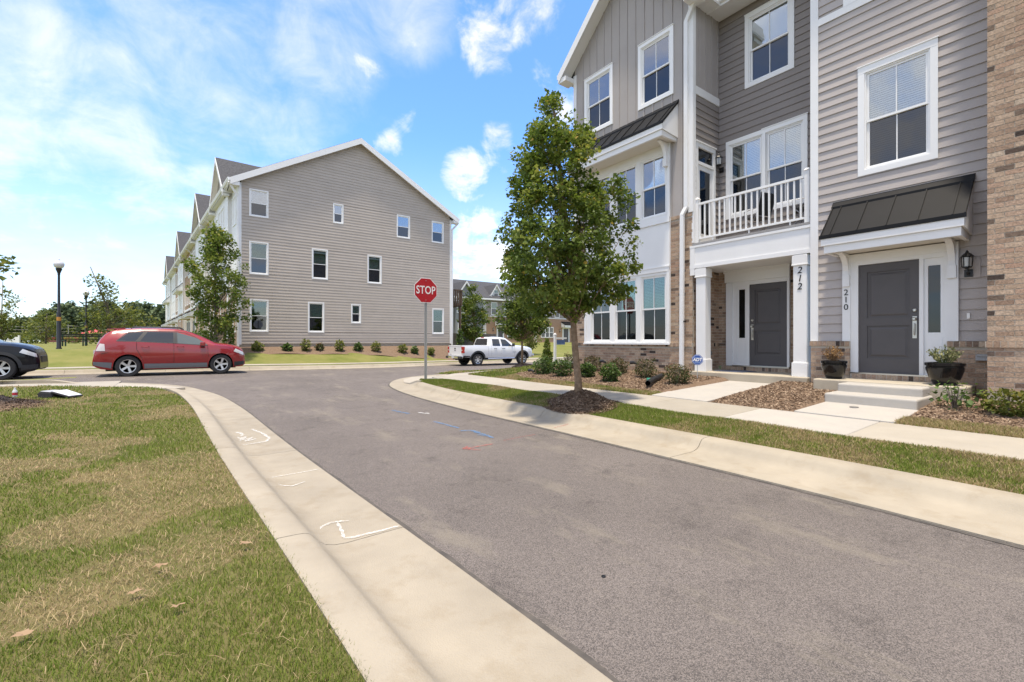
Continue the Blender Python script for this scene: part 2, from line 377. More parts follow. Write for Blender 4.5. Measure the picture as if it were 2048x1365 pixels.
RA = [(4.60, -9), (4.605, -5), (4.61, -2), (4.615, -.6), (4.62, 0.4), (4.68, 1.3), (4.71, 2.5), (4.72, 3.5), (4.73, 5), (4.71, 6.7), (4.70, 7.7), (4.72, 9.2), (4.79, 10.6), (5.0, 12.3), (5.4, 13.8), (6.25, 15.4), (7.3, 16.5), (8.5, 17.2), (10.5, 17.7), (13, 18.0), (20, 18.4), (45, 18.7)]
def resample(path, step):
    P = [np.array(p, float) for p in path]
    # Catmull-Rom for a smooth run, then equal steps
    Q = []
    for i in range(len(P)-1):
        p0, p1, p2, p3 = P[max(i-1, 0)], P[i], P[i+1], P[min(i+2, len(P)-1)]
        n = max(2, int(np.linalg.norm(p2-p1)/0.25))
        for k in range(n):
            t = k/n; Q.append(0.5*((2*p1)+(-p0+p2)*t+(2*p0-5*p1+4*p2-p3)*t*t+(-p0+3*p1-3*p2+p3)*t**3))
    Q.append(P[-1]); Q = np.array(Q)
    s = np.concatenate([[0], np.cumsum(np.linalg.norm(np.diff(Q, axis=0), axis=1))])
    n = int(s[-1]/step); t = np.linspace(0, s[-1], n+1)
    return np.stack([np.interp(t, s, Q[:, 0]), np.interp(t, s, Q[:, 1])], 1)
def normals(Q, side):
    d = np.gradient(Q, axis=0); d /= np.linalg.norm(d, axis=1)[:, None]
    return np.stack([-d[:, 1], d[:, 0]], 1)*side      # side=+1: left of the travel direction
KW = 0.86
def kerb(name, label, path, side, hfun, zf=zroad, section=3.05, wscale=1.0):
    root = thing(name, label, 'kerb'); root['kind'] = 'structure'
    if 'category' in root: del root['category']
    Q = resample(path, 0.254); Nn = normals(Q, side)
    prof = [(0, -.25, 0), (0, .016, 0), (.012, .021, 0), (.42, .020, 0), (.50, .026, .02), (.56, .035, .10), (.60, .035, .33), (.635, .035, .68), (.665, .035, .90), (.70, .035, .985), (.74, .037, 1), (.845, .042, 1), (.86, .035, 1), (.86, -.25, 0)]
    k = int(section/0.254); nsec = (len(Q)-1)//k
    for i in range(nsec):
        seg = range(i*k, i*k+k+1); rows = []
        for a, j in enumerate(seg):
            p = Q[j].copy(); t = (Q[min(j+1, len(Q)-1)]-Q[max(j-1, 0)]); t /= np.linalg.norm(t)
            if a == 0: p = p+t*0.004
            if a == k: p = p-t*0.004
            z = zf(p[0], p[1]); h = hfun(p[0], p[1])
            rows.append([(p[0]+Nn[j][0]*o*wscale, p[1]+Nn[j][1]*o*wscale, z+dz+hh*0.125*h) for (o, dz, hh) in prof])
        m = MB(); nv = len(prof)
        m.grid([p for r in rows for p in r], len(rows), nv, flip=(side > 0))
        m.poly(rows[0] if side > 0 else rows[0][::-1]); m.poly(rows[-1][::-1] if side > 0 else rows[-1])
        m.build('kerb_section', M_KERB, root, autos=35)
    return root, Q+Nn*KW*wscale
# ------------------------------------------------------------------ ground sheets
def sheet(name, rows, m, label, kind='structure', parent=None, cat=None, sm=True):
    mb = MB(); nv = len(rows[0]); mb.grid([p for r in rows for p in r], len(rows), nv)
    o = mb.build(name, m, parent, smooth=sm)
    # make it face up
    me = o.data
    if len(me.polygons) and sum(p.normal.z for p in me.polygons) < 0: me.flip_normals()
    if parent is None: tag(o, label, cat, None, kind)
    return o
xs = list(np.arange(-60, -12, 4.0))+list(np.arange(-12, 22, 0.5))+list(np.arange(22, 61, 3.0))
rows = []
for x in xs:
    y1 = yfar(x)+0.5; ts = np.linspace(0, 1, 70)
    rows.append([(x, -22+(y1+22)*t, zroad(x, -22+(y1+22)*t)) for t in ts])
sheet('road', rows, M_ASPH, 'worn grey asphalt of the lane and the cross street')
# base ground to the horizon
rows = [[(x, y, -1.2) for y in (-900, -60, 60, 900)] for x in (-900, -60, 70, 900)]
sheet('ground', rows, M_LAWN, 'grassy ground running out to the horizon')
# far side: kerb, verge, pavement, lawn rising to the buildings
kf, kfb = kerb('kerb', 'pale concrete kerb along the far side of the cross street', [(x, yfar(x)) for x in (-40, -20, -8, -4, 0, 2, 5.6, 9, 12.5, 16, 20, 28, 45)], 1, lambda x, y: 1.0)
xs = list(np.arange(-300, -60, 30.0))+list(np.arange(-60, -12, 3.0))+list(np.arange(-12, 30, 0.75))+list(np.arange(30, 120, 6.0))
rows = []
for x in xs:
    y0 = yfar(x)+0.84; ys = [y0, y0+.3, y0+.8, y0+1.2]+list(np.linspace(y0+1.7, 36, 16))+[38, 40, 42, 44, 46, 48, 52, 60, 80, 120, 200, 400]
    rows.append([(x, y, zfar(x, y)+0.012*math.sin(x*1.3+y)) for y in ys])
sheet('far_lawn', rows, M_LAWN, 'lawn beyond the cross street rising to the buildings')
def slab_row(name, label, pts_fn, n, m):
    """a pavement of separate slabs; pts_fn(i) gives the four top corners (x,y,z)"""
    root = thing(name, label, 'pavement'); root['kind'] = 'structure'; del root['category']
    for i in range(n):
        P = pts_fn(i)
        mb = MB(); b_ = [(p[0], p[1], p[2]-0.14) for p in P]
        mb.hexa(b_+P); mb.build('slab', m[i % len(m)] if isinstance(m, list) else m, root, bevel=0.008, seg=1)
    return root
def fp(i):
    x0, x1 = -30+i*1.6+.004, -30+(i+1)*1.6-.004
    return [(x0, yfar(x0)+1.55, zfar(x0, yfar(x0)+1.55)+.035), (x1, yfar(x1)+1.55, zfar(x1, yfar(x1)+1.55)+.035), (x1, yfar(x1)+2.6, zfar(x1, yfar(x1)+2.6)+.035), (x0, yfar(x0)+2.6, zfar(x0, yfar(x0)+2.6)+.035)]
slab_row('far_pavement', 'narrow concrete pavement across the far lawn', fp, 40, M_WALK)
# left corner
def hl(x, y): return 1-smooth(14.2, 15.4, y) if x > -1.2 else smooth(-1.4, -2.6, x)
klf, LB = kerb('kerb', 'cream concrete kerb and gutter with spray marks beside the left lawn', LA, 1, hl)
LBc = LB
_m = [(p[1], p[0]) for p in LBc if p[1] < 15.0]; _la = np.array([a for a, b in _m]); _lb = np.array([b for a, b in _m])
def xl(y):      # right edge of the left lawn
    ys_, xs_ = _la, _lb
    if y <= 14.95: return float(np.interp(y, ys_, xs_))
    return float(np.interp(y, [14.95, 15.6, 16.5, 17.0, 17.25], [float(np.interp(14.95, ys_, xs_)), -1.25, -2.5, -3.6, -5.0]))
_NZ = {}
def vnoise(x, y, sc, seed):
    r = _NZ.setdefault(seed, None)
    if r is None: r = _NZ[seed] = np.random.default_rng(seed).random((64, 64))
    x = np.asarray(x)*sc; y = np.asarray(y)*sc
    xi = np.floor(x).astype(int); yi = np.floor(y).astype(int); fx = x-xi; fy = y-yi; fx = fx*fx*(3-2*fx); fy = fy*fy*(3-2*fy)
    g = lambda a, b: r[a % 64, b % 64]
    return (g(xi, yi)*(1-fx)+g(xi+1, yi)*fx)*(1-fy)+(g(xi, yi+1)*(1-fx)+g(xi+1, yi+1)*fx)*fy
def fbm(x, y, sc, seed): return vnoise(x, y, sc, seed)*.5+vnoise(x, y, sc*2.1, seed+1)*.28+vnoise(x, y, sc*4.3, seed+2)*.22
def zleft(x, y):
    e = 1.0
    return 0.158+0.05*smooth(7, 16, y)+0.05*smooth(0.3, -4, x)+0.03*(float(fbm(x, y, 0.8, 5))-.5)
ys = list(np.arange(-9, 17.2, 0.3))+[17.25]
rows = []
for y in ys:
    x1 = xl(y)+0.005; ts = np.concatenate([np.linspace(0, 0.6, 10), np.linspace(0.62, 1, 40)])
    row = []
    for t in ts:
        x = -28+(x1+28)*t; dz = smooth(0.0, 0.25, x1-x); row.append((x, y, 0.148+0.04*smooth(8, 16, y)+(zleft(x, y)-0.148-0.04*smooth(8, 16, y))*dz))
    rows.append(row)
sheet('left_lawn', rows, M_SOIL, 'patchy lawn ground with dry straw patches on the left')
def lp(i):
    x1, x0 = -1.35-i*1.5-.004, -1.35-(i+1)*1.5+.004
    z = lambda x: 0.17+0.03*smooth(-1, -4, x)
    return [(x0, 17.26, z(x0)), (x1, 17.26 if i else 16.2, z(x1)), (x1, 18.5, z(x1)), (x0, 18.5, z(x0))]
slab_row('corner_pavement', 'concrete pavement along the cross street behind the left lawn', lp, 14, M_WALK)
mb = MB(); mb.prism([(0.2, 14.9), (-0.2, 15.7), (-0.7, 16.7), (-1.35, 17.6), (-1.35, 16.0), (-0.6, 15.1), (-0.33, 14.8)], 'z', 0.0, 0.165)
tag(mb.build('kerb_ramp', M_WALK), 'flush concrete ramp at the left corner of the lane', None, None, 'structure')
rows = [[(x, y, zroad(x, y)+0.165+0.02*math.sin(x*2)) for y in np.linspace(18.51, 19.0, 4)] for x in np.arange(-30, -2.2, 0.6)]
sheet('left_verge', rows, M_LAWN, 'thin grass verge between pavement and cross street')
# right side
def hr(x, y): return 1-smooth(12.6, 13.6, y) if x < 7.6 else smooth(8.0, 9.5, x)
krt, RB = kerb('kerb', 'cream concrete kerb and gutter along the right side of the lane', RA, -1, hr)
_m = sorted((p[1], p[0]) for p in RB if p[0] < 6.6); _ra = np.array([a for a, b in _m]); _rb = np.array([b for a, b in _m])
def xrb(y): return float(np.interp(y, _ra, _rb))
def xr1(y): return float(np.interp(y, [-9, 10.8, 12.1, 12.75, 13.0], [6.45, 6.45, 6.35, xrb(12.75)+.1, xrb(13.0)+.01]))
rows = []
for y in list(np.arange(-9, 13.0, 0.25))+[13.0]:
    a, b_ = xrb(y)-0.005, xr1(y); rows.append([(a+(b_-a)*t, y, 0.148+(zright(b_, y)-0.148)*min(1, t*1.15)+0.008*math.sin(y*3+t*5)-(0.012 if t > .98 else 0)) for t in np.linspace(0, 1, 12)])
sheet('verge', rows, M_SOIL, 'grass verge between the right kerb and the pavement')
def rp(i):
    y0, y1 = -8.9+i*1.56+.004, -8.9+(i+1)*1.56-.004; z = lambda x, y: zright(x, y)+.012
    return [(6.45, y0, z(6.45, y0)), (7.75, y0, z(7.75, y0)), (7.75, y1, z(7.75, y1)), (6.45, y1, z(6.45, y1))]
slab_row('pavement', 'concrete pavement running past the townhouse steps', rp, 14, [M_WALK, M_WALK, M_WALK, M_WALK, M_WALK, M_WALK, M_WALK, M_NEWC, M_WALK, M_WALK])
P = [(6.35, 12.12, None), (6.45, 12.945, None), (7.75, 12.945, None), (8.0, 13.05, None), (8.0, 14.3, None), (7.85, 15.5, .05), (7.1, 15.9, .05), (6.35, 14.95, .055), (5.93, 13.9, .065), (5.83, 13.25, .10), (5.88, 12.85, .20)]
P = [(x, y, zright(x, y)+.012 if z is None else z) for x, y, z in P]; C0 = (6.95, 13.4, zright(6.95, 13.4)+.005); k = len(P)
mb = MB(); mb._add(P+[C0], [(i, (i+1) % k, k) for i in range(k)]); mb._add(P+[(p[0], p[1], -.2) for p in P], [(i, k+i, k+(i+1) % k, (i+1) % k) for i in range(k)])
tag(mb.build('kerb_ramp', M_WALK), 'concrete corner ramp behind the stop sign', None, None, 'structure')
def bp_(i):
    x0, x1 = 8.0+i*1.5+.004, 8.0+(i+1)*1.5-.004; z = lambda x, y: zright(x, y)+.012
    return [(x0, 13.05, z(x0, 13.05)), (x1, 13.05, z(x1, 13.05)), (x1, 14.3, z(x1, 14.3)), (x0, 14.3, z(x0, 14.3))]
slab_row('side_pavement', 'concrete pavement turning the corner past the end townhouse', bp_, 14, M_WALK)
rows = []
for x in np.arange(8.0, 40, 0.5):
    y1 = float(np.interp(x, RB[:, 0][RB[:, 1] > 14], RB[:, 1][RB[:, 1] > 14]))+.01
    rows.append([(x, 14.3+(y1-14.3)*t, zright(x, 14.3+(y1-14.3)*t)+.01*math.sin(x*3)*t*(1-t)) for t in np.linspace(0, 1, 8)])
sheet('corner_verge', rows, M_SOIL, 'grass verge between the corner pavement and the cross street')
# lawn strip and mulch beds in front of the townhouses
def xm(y): return 8.12+0.06*math.sin(y*1.7)+0.35*smooth(10.2, 11.6, y)
rows = []
for y in list(np.arange(5.75, 13.05, 0.15))+[13.05]:
    x1 = xm(y) if y < 11.6 else 22.0
    rows.append([(7.75+(x1-7.75)*t, y, zright(7.75+(x1-7.75)*t, y)+0.004) for t in np.linspace(0, 1, 14)])
sheet('front_lawn', rows, M_SOIL, 'narrow front lawn strip beside the end townhouse bed')
rows = [[(7.75+(xm(y)-7.75)*t, y, zright(7.75+(xm(y)-7.75)*t, y)+0.004) for t in np.linspace(0, 1, 6)] for y in np.arange(-9, 1.86, 0.2)]
sheet('front_lawn', rows, M_SOIL, 'dry brown grass strip along the pavement at lower right')
def bed_edge(y, y0, y1): return -.06*(1-smooth(0.0, .14, min(y-y0, y1-y)))
def bed(name, label, x0f, x1, y0, y1, bump=0.03):
    rows = []
    for y in np.linspace(y0, y1, int((y1-y0)/0.12)+2):
        x0 = x0f(y); ez = bed_edge(y, y0, y1); rows.append([(x0+(x1-x0)*t, y, zright(x0+(x1-x0)*t, y)+ez+bump*(float(fbm(x0+(x1-x0)*t, y, 2.5, 9))-.3)*min(1, 6*t)*1.0+0.035*min(1, t*8)) for t in np.linspace(0, 1, 26)])
    return sheet(name, rows, M_MULCHB, label)
bed('mulch_bed', 'brown bark mulch bed under the bay window shrubs', xm, 10.9, 5.66, 11.65)
bed('mulch_bed', 'pale bark mulch between the two front walks', lambda y: 7.74, 10.9, 3.04, 4.62)
bed('mulch_bed', 'bark mulch bed below the brick wall at far right', xm, 10.9, -9, 1.90)
mb = MB(); mb.prism([(7.76, 4.55), (10.6, 4.57), (10.6, 5.85), (7.76, 5.72)], 'z', 0.0, 0.30)
P = [(7.76, 4.55), (10.62, 4.57), (10.62, 5.85), (7.76, 5.75)]
mb = MB(); mb.hexa([(x, y, -.05) for x, y in P]+[(x, y, 0.31 if x < 8 else 0.455) for x, y in P]); tag(mb.build('front_walk', M_NEWC, bevel=.01), 'pale concrete walk leading to the covered porch', None, None, 'structure')
P = [(7.76, 1.84), (8.95, 1.86), (8.95, 3.08), (7.76, 3.10)]
mb = MB(); mb.hexa([(x, y, -.05) for x, y in P]+[(x, y, 0.315 if x < 8 else 0.365) for x, y in P]); tag(mb.build('front_walk', M_NEWC, bevel=.01), 'pale concrete walk at the foot of the steps', None, None, 'structure')
rows = [[(x, y, 0.46) for y in (-30, 11.6)] for x in (10.9, 60)]
sheet('house_ground', rows, M_LAWN, 'ground under the townhouses')

# dark joint where the asphalt meets the gutters
M_TAR = mat('tar_joint', (0.055, 0.05, 0.046), 0.95, col2=(0.12, 0.105, 0.09), vscale=7, detail=8)
for (path, side, lab) in ((LA, 1, 'dark joint between asphalt and left gutter'), (RA, -1, 'dark joint between asphalt and right gutter')):
    Q = resample(path, 0.2); Nn = normals(Q, side); rg = np.random.default_rng(4); rows = []
    for p, n in zip(Q, Nn):
        if abs(p[0]) > 14: continue
        w = .030+.022*rg.random()
        rows.append([(p[0]-n[0]*w, p[1]-n[1]*w, zroad(*p)+.004), (p[0]+n[0]*.004, p[1]+n[1]*.004, zroad(*p)+.005)])
    sheet('road_joint', rows, M_TAR, lab)
# ================================================================== building kit
M_WHITE = mat('white_trim', (0.75, 0.75, 0.745), 0.55, var=0.025, vscale=2.0, spec=0.4, bump=0.05, bscale=60)
M_VINYL = mat('window_vinyl', (0.80, 0.80, 0.79), 0.4, spec=0.5)
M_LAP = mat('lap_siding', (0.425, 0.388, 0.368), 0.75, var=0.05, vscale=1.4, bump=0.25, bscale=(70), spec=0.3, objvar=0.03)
M_LAPSHADE = mat('shaded_lap_siding', (0.255, 0.228, 0.213), 0.75, var=0.05, vscale=1.4, bump=0.25, bscale=70, spec=0.3, objvar=0.03)  # same lap siding, darkened to paint in the shade of the porch recess
M_LAPL = mat('taupe_siding', (0.44, 0.388, 0.34), 0.75, var=0.05, vscale=1.2, bump=0.2, bscale=50, spec=0.3, objvar=0.035)
M_BATT = mat('board_batten', (0.38, 0.348, 0.328), 0.75, var=0.04, vscale=1.4, bump=0.2, bscale=60, spec=0.3)
M_SHEATH = mat('wall_sheathing', (0.08, 0.07, 0.06), 0.9)
M_MORTAR = mat('mortar', (0.47, 0.42, 0.35), 0.95, var=0.1, vscale=8)
M_BRICK = attr_mat('brick_face', [(0.0, (0.060, 0.045, 0.038)), (0.045, (0.085, 0.062, 0.050)), (0.06, (0.27, 0.18, 0.13)), (0.25, (0.355, 0.25, 0.178)), (0.5, (0.405, 0.295, 0.212)), (0.72, (0.45, 0.335, 0.245)), (0.88, (0.385, 0.25, 0.178)), (0.95, (0.48, 0.38, 0.285)), (0.97, (0.19, 0.135, 0.10)), (1.0, (0.15, 0.11, 0.085))], 0.9, spec=0.2, noise=0.22, nscale=35, bump=0.5, objr=True)
M_METAL = mat('black_metal_roof', (0.010, 0.0105, 0.012), 0.55, spec=0.18, var=0.15, vscale=1.5)
M_SHING = mat('roof_shingle', (0.035, 0.036, 0.040), 0.9, col2=(0.085, 0.085, 0.09), vscale=9, bump=0.8, bscale=18, detail=8)
M_DOOR = mat('door_paint', (0.088, 0.081, 0.082), 0.5, var=0.06, vscale=2.5, spec=0.4)
M_NICK = mat('brushed_nickel', (0.55, 0.53, 0.50), 0.3, metal=1.0)
M_BLACK = mat('black_paint', (0.012, 0.012, 0.013), 0.4)
M_BLIND = mat('blind_slat', (0.74, 0.75, 0.74), 0.6)
M_VOID = mat('dark_room', (0.012, 0.014, 0.013), 0.9)
M_GLASS = glass_mat('window_glass', (0.72, 0.78, 0.77), 1.0, 0.22, wob=0.12)
M_SCREEN = glass_mat('screened_glass', (0.30, 0.32, 0.33), 0.55, 0.10, wob=0.25)
M_GLASSG = glass_mat('green_glass', (0.55, 0.72, 0.64), 0.9, 0.10)
M_SCREENG = glass_mat('green_screened_glass', (0.26, 0.30, 0.28), 0.4, 0.07)
M_DGLASS = glass_mat('dark_glass', (0.16, 0.17, 0.18), 0.4, 0.10)

def rects_minus(u0, u1, z0, z1, holes):
    out = [(u0, u1, z0, z1)]
    for (a, b, c, d) in holes:
        nx = []
        for (p, q, r, s) in out:
            if b <= p or a >= q or d <= r or c >= s: nx.append((p, q, r, s)); continue
            if c > r: nx.append((p, q, r, c))
            if d < s: nx.append((p, q, d, s))
            lo, hi = max(r, c), min(s, d)
            if a > p: nx.append((p, a, lo, hi))
            if b < q: nx.append((b, q, lo, hi))
        out = nx
    return out
def lap_wall(parent, fr, u0, u1, z0, z1, holes=(), exp=0.178, m=None, ulim=None, name='siding_board', sheath=True):
    """horizontal lapped boards, each its own object, cut round the openings"""
    m = m or M_LAP
    z = z0
    while z < z1-0.02:
        zt = min(z+exp, z1); full = zt-z; cuts = [(u0, u1, z, zt)]
        for h in holes: cuts = [r for c_ in cuts for r in rects_minus(*c_, [h])]
        for (p, q, za, zb) in cuts:
            top = abs(zb-zt) < 1e-6
            zb2 = min(zb+.03, z1) if top else zb
            na, nb = .027-.025*(za-z)/full, .027-.025*min(1, (zb2-z)/full)
            pa, qa, pb, qb = p, q, p, q
            if ulim:
                la, ha = ulim(za); lb, hb = ulim(zb2)
                pa, qa, pb, qb = max(p, la), min(q, ha), max(p, lb), min(q, hb)
                if qb-pb < 0.02: pb = qb = (pb+qb)/2
            if qa-pa < 0.02 or zb2-za < .012: continue
            mb = MB(fr); mb.hexa([(pa, -.004, za), (qa, -.004, za), (qa, na, za), (pa, na, za), (pb, -.012, zb2), (qb, -.012, zb2), (qb, nb, zb2), (pb, nb, zb2)])
            mb.build(name, m, parent)
        z += exp
    if sheath and not ulim:
        mb = MB(fr); mb.box(u0, u1, -.14, -.09, z0-.02, z1); mb.build('wall_core', M_SHEATH, parent)
def panel_wall(parent, fr, u0, u1, z0, z1, holes, m, name='wall_panel', n0=-.08, n1=0.0):
    mb = MB(fr)
    for (a, b, c, d) in rects_minus(u0, u1, z0, z1, holes): mb.box(a, b, n0, n1, c, d)
    return mb.build(name, m, parent)
def window(parent, fr, u0, u1, z0, z1, cas=0.09, n=0.0, head=0.11, muntin=True, glass=(None, None), blind='slats', name='window', drip=True, deep=0.035, sash=0.042):
    """double hung window; u,z = outside of the casing. Parts: pane (two), blind"""
    g0, g1 = glass[0] or M_GLASS, glass[1] or M_SCREEN
    a, b, c, d = u0+cas, u1-cas, z0+cas, z1-head
    zm = (c+d)/2
    mb = MB(fr)
    mb.box(u0, a, n-.03, n+deep, z0, z1-head); mb.box(b, u1, n-.03, n+deep, z0, z1-head)
    mb.box(u0, u1, n-.03, n+deep+.002, z1-head, z1); mb.box(a, b, n-.03, n+deep+.001, z0, c)
    if drip: mb.box(u0-.012, u1+.012, n-.01, n+deep+.018, z1, z1+.018)
    # reveal frame, sashes
    for (s, t) in ((a, a+.025), (b-.025, b)): mb.box(s, t, n-.085, n+.012, c, d)
    mb.box(a+.025, b-.025, n-.085, n+.012, d-.025, d); mb.box(a+.025, b-.025, n-.085, n+.016, c, c+.03)
    p, q = a+.025, b-.025
    # upper sash (front), lower sash (behind)
    for (zz0, zz1, f) in ((zm-.02, d-.025, n-.012), (c+.03, zm+.02, n-.040)):
        mb.box(p, p+sash, f-.022, f, zz0, zz1); mb.box(q-sash, q, f-.022, f, zz0, zz1)
        mb.box(p+sash, q-sash, f-.022, f+.001, zz0, zz0+sash); mb.box(p+sash, q-sash, f-.022, f+.001, zz1-sash, zz1)
        if muntin: mb.box((p+q)/2-.009, (p+q)/2+.009, f-.018, f-.004, zz0+sash, zz1-sash)
    w = mb.build(name, M_VINYL, parent)
    for (zz0, zz1, f, gm) in ((zm+.0, d-.05, n-.026, g0), (c+.05, zm+.0, n-.0545, g1)):
        mb = MB(fr); mb.box(p+sash*.6, q-sash*.6, f-.003, f, zz0, zz1); mb.build('pane', gm, w)
    mb = MB(fr); mb.box(p, q, n-.088, n-.085, c+.02, d-.02)
    mb.build('room', M_VOID, w)
    if blind:
        mb = MB(fr); z = c+.05
        zb0 = c+.05 if blind == 'slats' else zm
        z = zb0
        while z < d-.05:
            mb.hexa([(p+.03, n-.082, z+.034), (q-.03, n-.082, z+.034), (q-.03, n-.064, z), (p+.03, n-.064, z), (p+.03, n-.0805, z+.036), (q-.03, n-.0805, z+.036), (q-.03, n-.0625, z+.001), (p+.03, n-.0625, z+.001)])
            z += 0.042
        mb.build('blind', M_BLIND, w)
    return w
UNITBRICK = {}
def brick_unit(L, H, D):
    k = (round(L, 3), round(H, 3))
    return k
class Brickwork:
    """collects bricks for one house; the largest in view become objects, the rest one joined part"""
    def __init__(s, parent): s.parent = parent; s.items = []; s.mort = []
    def wall(s, fr, u0, u1, z0, z1, n=0.0, holes=(), L=0.194, H=0.0675, j=0.0105, half0=0, depth=0.07):
        for (a, b, c, d) in rects_minus(u0, u1, z0, z1, holes): s.mort.append((fr, a, b, n-depth, n-.007, c, d))
        z = z0+j/2; row = half0
        while z+H < z1+0.02:
            zt = min(z+H, z1)
            if zt-z < 0.02: break
            u = u0-(0 if row % 2 == 0 else (L+j)/2)
            segs = [(u0, u1)]
            for (a, b, c, d) in holes:
                if d <= z or c >= zt: continue
                nx = []
                for (p, q) in segs:
                    if b <= p or a >= q: nx.append((p, q)); continue
                    if a > p: nx.append((p, a))
                    if b < q: nx.append((b, q))
                segs = nx
            while u < u1:
                for (p, q) in segs:
                    a, b = max(u, p), min(u+L, q)
                    if q-b < .07: b = q
                    if a-p < .03: a = p
                    if b-a > 0.03 and u+L > p: s.items.append((fr, a, b, n-.03, n+random.uniform(-.0015, .0015), z, zt))
                u += L+j
            z += H+j; row += 1
    def soldier(s, fr, u0, u1, z0, z1, n, L=0.0675, j=0.0105, depth=0.08):
        s.mort.append((fr, u0, u1, n-depth, n-.006, z0, z1)); u = u0+j/2
        while u+L*.5 < u1:
            s.items.append((fr, u, min(u+L, u1), n-.04, n+random.uniform(-.001, .001), z0+.002, z1-.001)); u += L+j
    def finish(s, nmax=300, name='brickwork'):
        mb = MB()
        for (fr, a, b, n0, n1, c, d) in s.mort: mb.fr = fr; mb.box(a, b, n0, n1, c, d)
        mb.build('mortar_bed', M_MORTAR, s.parent)
        def vis(it):
            p = it[0](((it[1]+it[2])/2, it[4], (it[5]+it[6])/2)); dep = p.x*ST+p.y*CT; lat = p.x*CT-p.y*ST
            if dep < .5: return 1e9
            px = 1024+910*lat/dep; py = 682.5-910*(p.z-EYE)/dep
            inside = -20 < px < 2068 and -10 < py < 1375
            return dep+(0 if inside else 1e6)
        s.items.sort(key=vis)
        base = MB(); base.box(-.5, .5, -.5, .5, -.5, .5); meu = base.mesh('brick'); meu.materials.append(M_BRICK)
        for it in s.items[:nmax]:
            fr, a, b, n0, n1, c, d = it
            o = link('brick', meu, s.parent); o.location = fr(((a+b)/2, (n0+n1)/2, (c+d)/2))
            along = abs(fr.u.x) > .5
            o.scale = ((b-a), abs(n1-n0), d-c) if along else (abs(n1-n0), (b-a), d-c)
        rest = s.items[nmax:]
        if rest:
            mb = MB()
            for (fr, a, b, n0, n1, c, d) in rest:
                mb.fr = fr; mb.cur = random.random(); mb.box(a, b, n0, n1, c, d)
            o = mb.build(name, M_BRICK, s.parent, rnd=True); o['kind'] = 'stuff'
def gable_roof(parent, fr, u0, u1, zeave, slope, depth, over_n=0.4, over_u=0.32, thick=0.16, back=None, fascia=0.2, m=None):
    """roof with its ridge along n; gable end at n=0 facing out"""
    um = (u0+u1)/2; half = (u1-u0)/2
    for sgn, nm in ((-1, 'roof'), (1, 'roof')):
        ue = um+sgn*(half+over_u); ze = zeave-slope*over_u; zp = zeave+slope*half
        vs = []
        for dz in (0.0, thick):
            vs += [(um, over_n, zp+dz+.0), (ue, over_n, ze+dz), (ue, -depth, ze+dz), (um, -depth, zp+dz)]
        mb = MB(fr); mb.hexa(vs); r = mb.build(nm, m or M_SHING, parent)
        # rake board, soffit and gutter board
        mb = MB(fr); t = 0.03
        mb.hexa([(um, over_n+.005, zp-fascia+.03), (ue, over_n+.005, ze-fascia+.03), (ue, over_n+t, ze-fascia+.03), (um, over_n+t, zp-fascia+.03), (um, over_n+.005, zp+thick-.02), (ue, over_n+.005, ze+thick-.02), (ue, over_n+t, ze+thick-.02), (um, over_n+t, zp+thick-.02)])
        mb.build('rake_board', M_WHITE, parent)
        mb = MB(fr)
        mb.hexa([(um, 0.005, zp-.06), (ue, 0.005, ze-.06), (ue, over_n, ze-.06), (um, over_n, zp-.06), (um, 0.005, zp-.03), (ue, 0.005, ze-.03), (ue, over_n, ze-.03), (um, over_n, zp-.03)])
        uw = um+sgn*half
        # boxed eave return
        mb.box(min(uw, ue)-.0, max(uw, ue), -.02 if True else 0, over_n, ze-fascia+.02, ze-.03)
        mb.build('soffit', M_WHITE, parent)
        mb = MB(fr); gx = ue+sgn*.06
        mb.box(min(ue, gx), max(ue, gx)+0, -depth, over_n+.02, ze-.02, ze+thick-.03); mb.build('gutter', M_WHITE, parent)
def lantern(parent, fr, u, n, z, h=0.42):
    mb = MB(fr); s = h/0.42
    mb.box(u-.05*s, u+.05*s, n, n+.015, z+.0, z+.12*s)
    mb.tube([(u, n+.01, z+.06*s), (u, n+.08*s, z+.03*s), (u, n+.13*s, z+.07*s), (u, n+.13*s, z+.13*s)], .014*s, 6)
    c = (u, n+.13*s, 0)
    mb.lathe([(.02*s, z+.12*s), (.055*s, z+.14*s), (.06*s, z+.15*s)], c, 8)
    for k in range(6):
        w = k*math.pi/3; x, y = .058*s*math.cos(w), .058*s*math.sin(w)
        mb.tube([(u+x, n+.13*s+y, z+.15*s), (u+x*1.15, n+.13*s+y*1.15, z+.31*s)], .006*s, 4)
    mb.lathe([(.085*s, z+.31*s), (.075*s, z+.325*s), (.045*s, z+.36*s), (.02*s, z+.375*s), (.022*s, z+.39*s), (.004*s, z+.42*s)], c, 8)
    l = mb.build('wall_lantern', M_BLACK, parent)
    mb = MB(fr); mb.lathe([(.04*s, z+.152*s), (.05*s, z+.16*s), (.055*s, z+.30*s), (.03*s, z+.305*s)], c, 8); mb.build('lamp_glass', mat('lantern_glass', (0.55, 0.56, 0.54), 0.15), l)
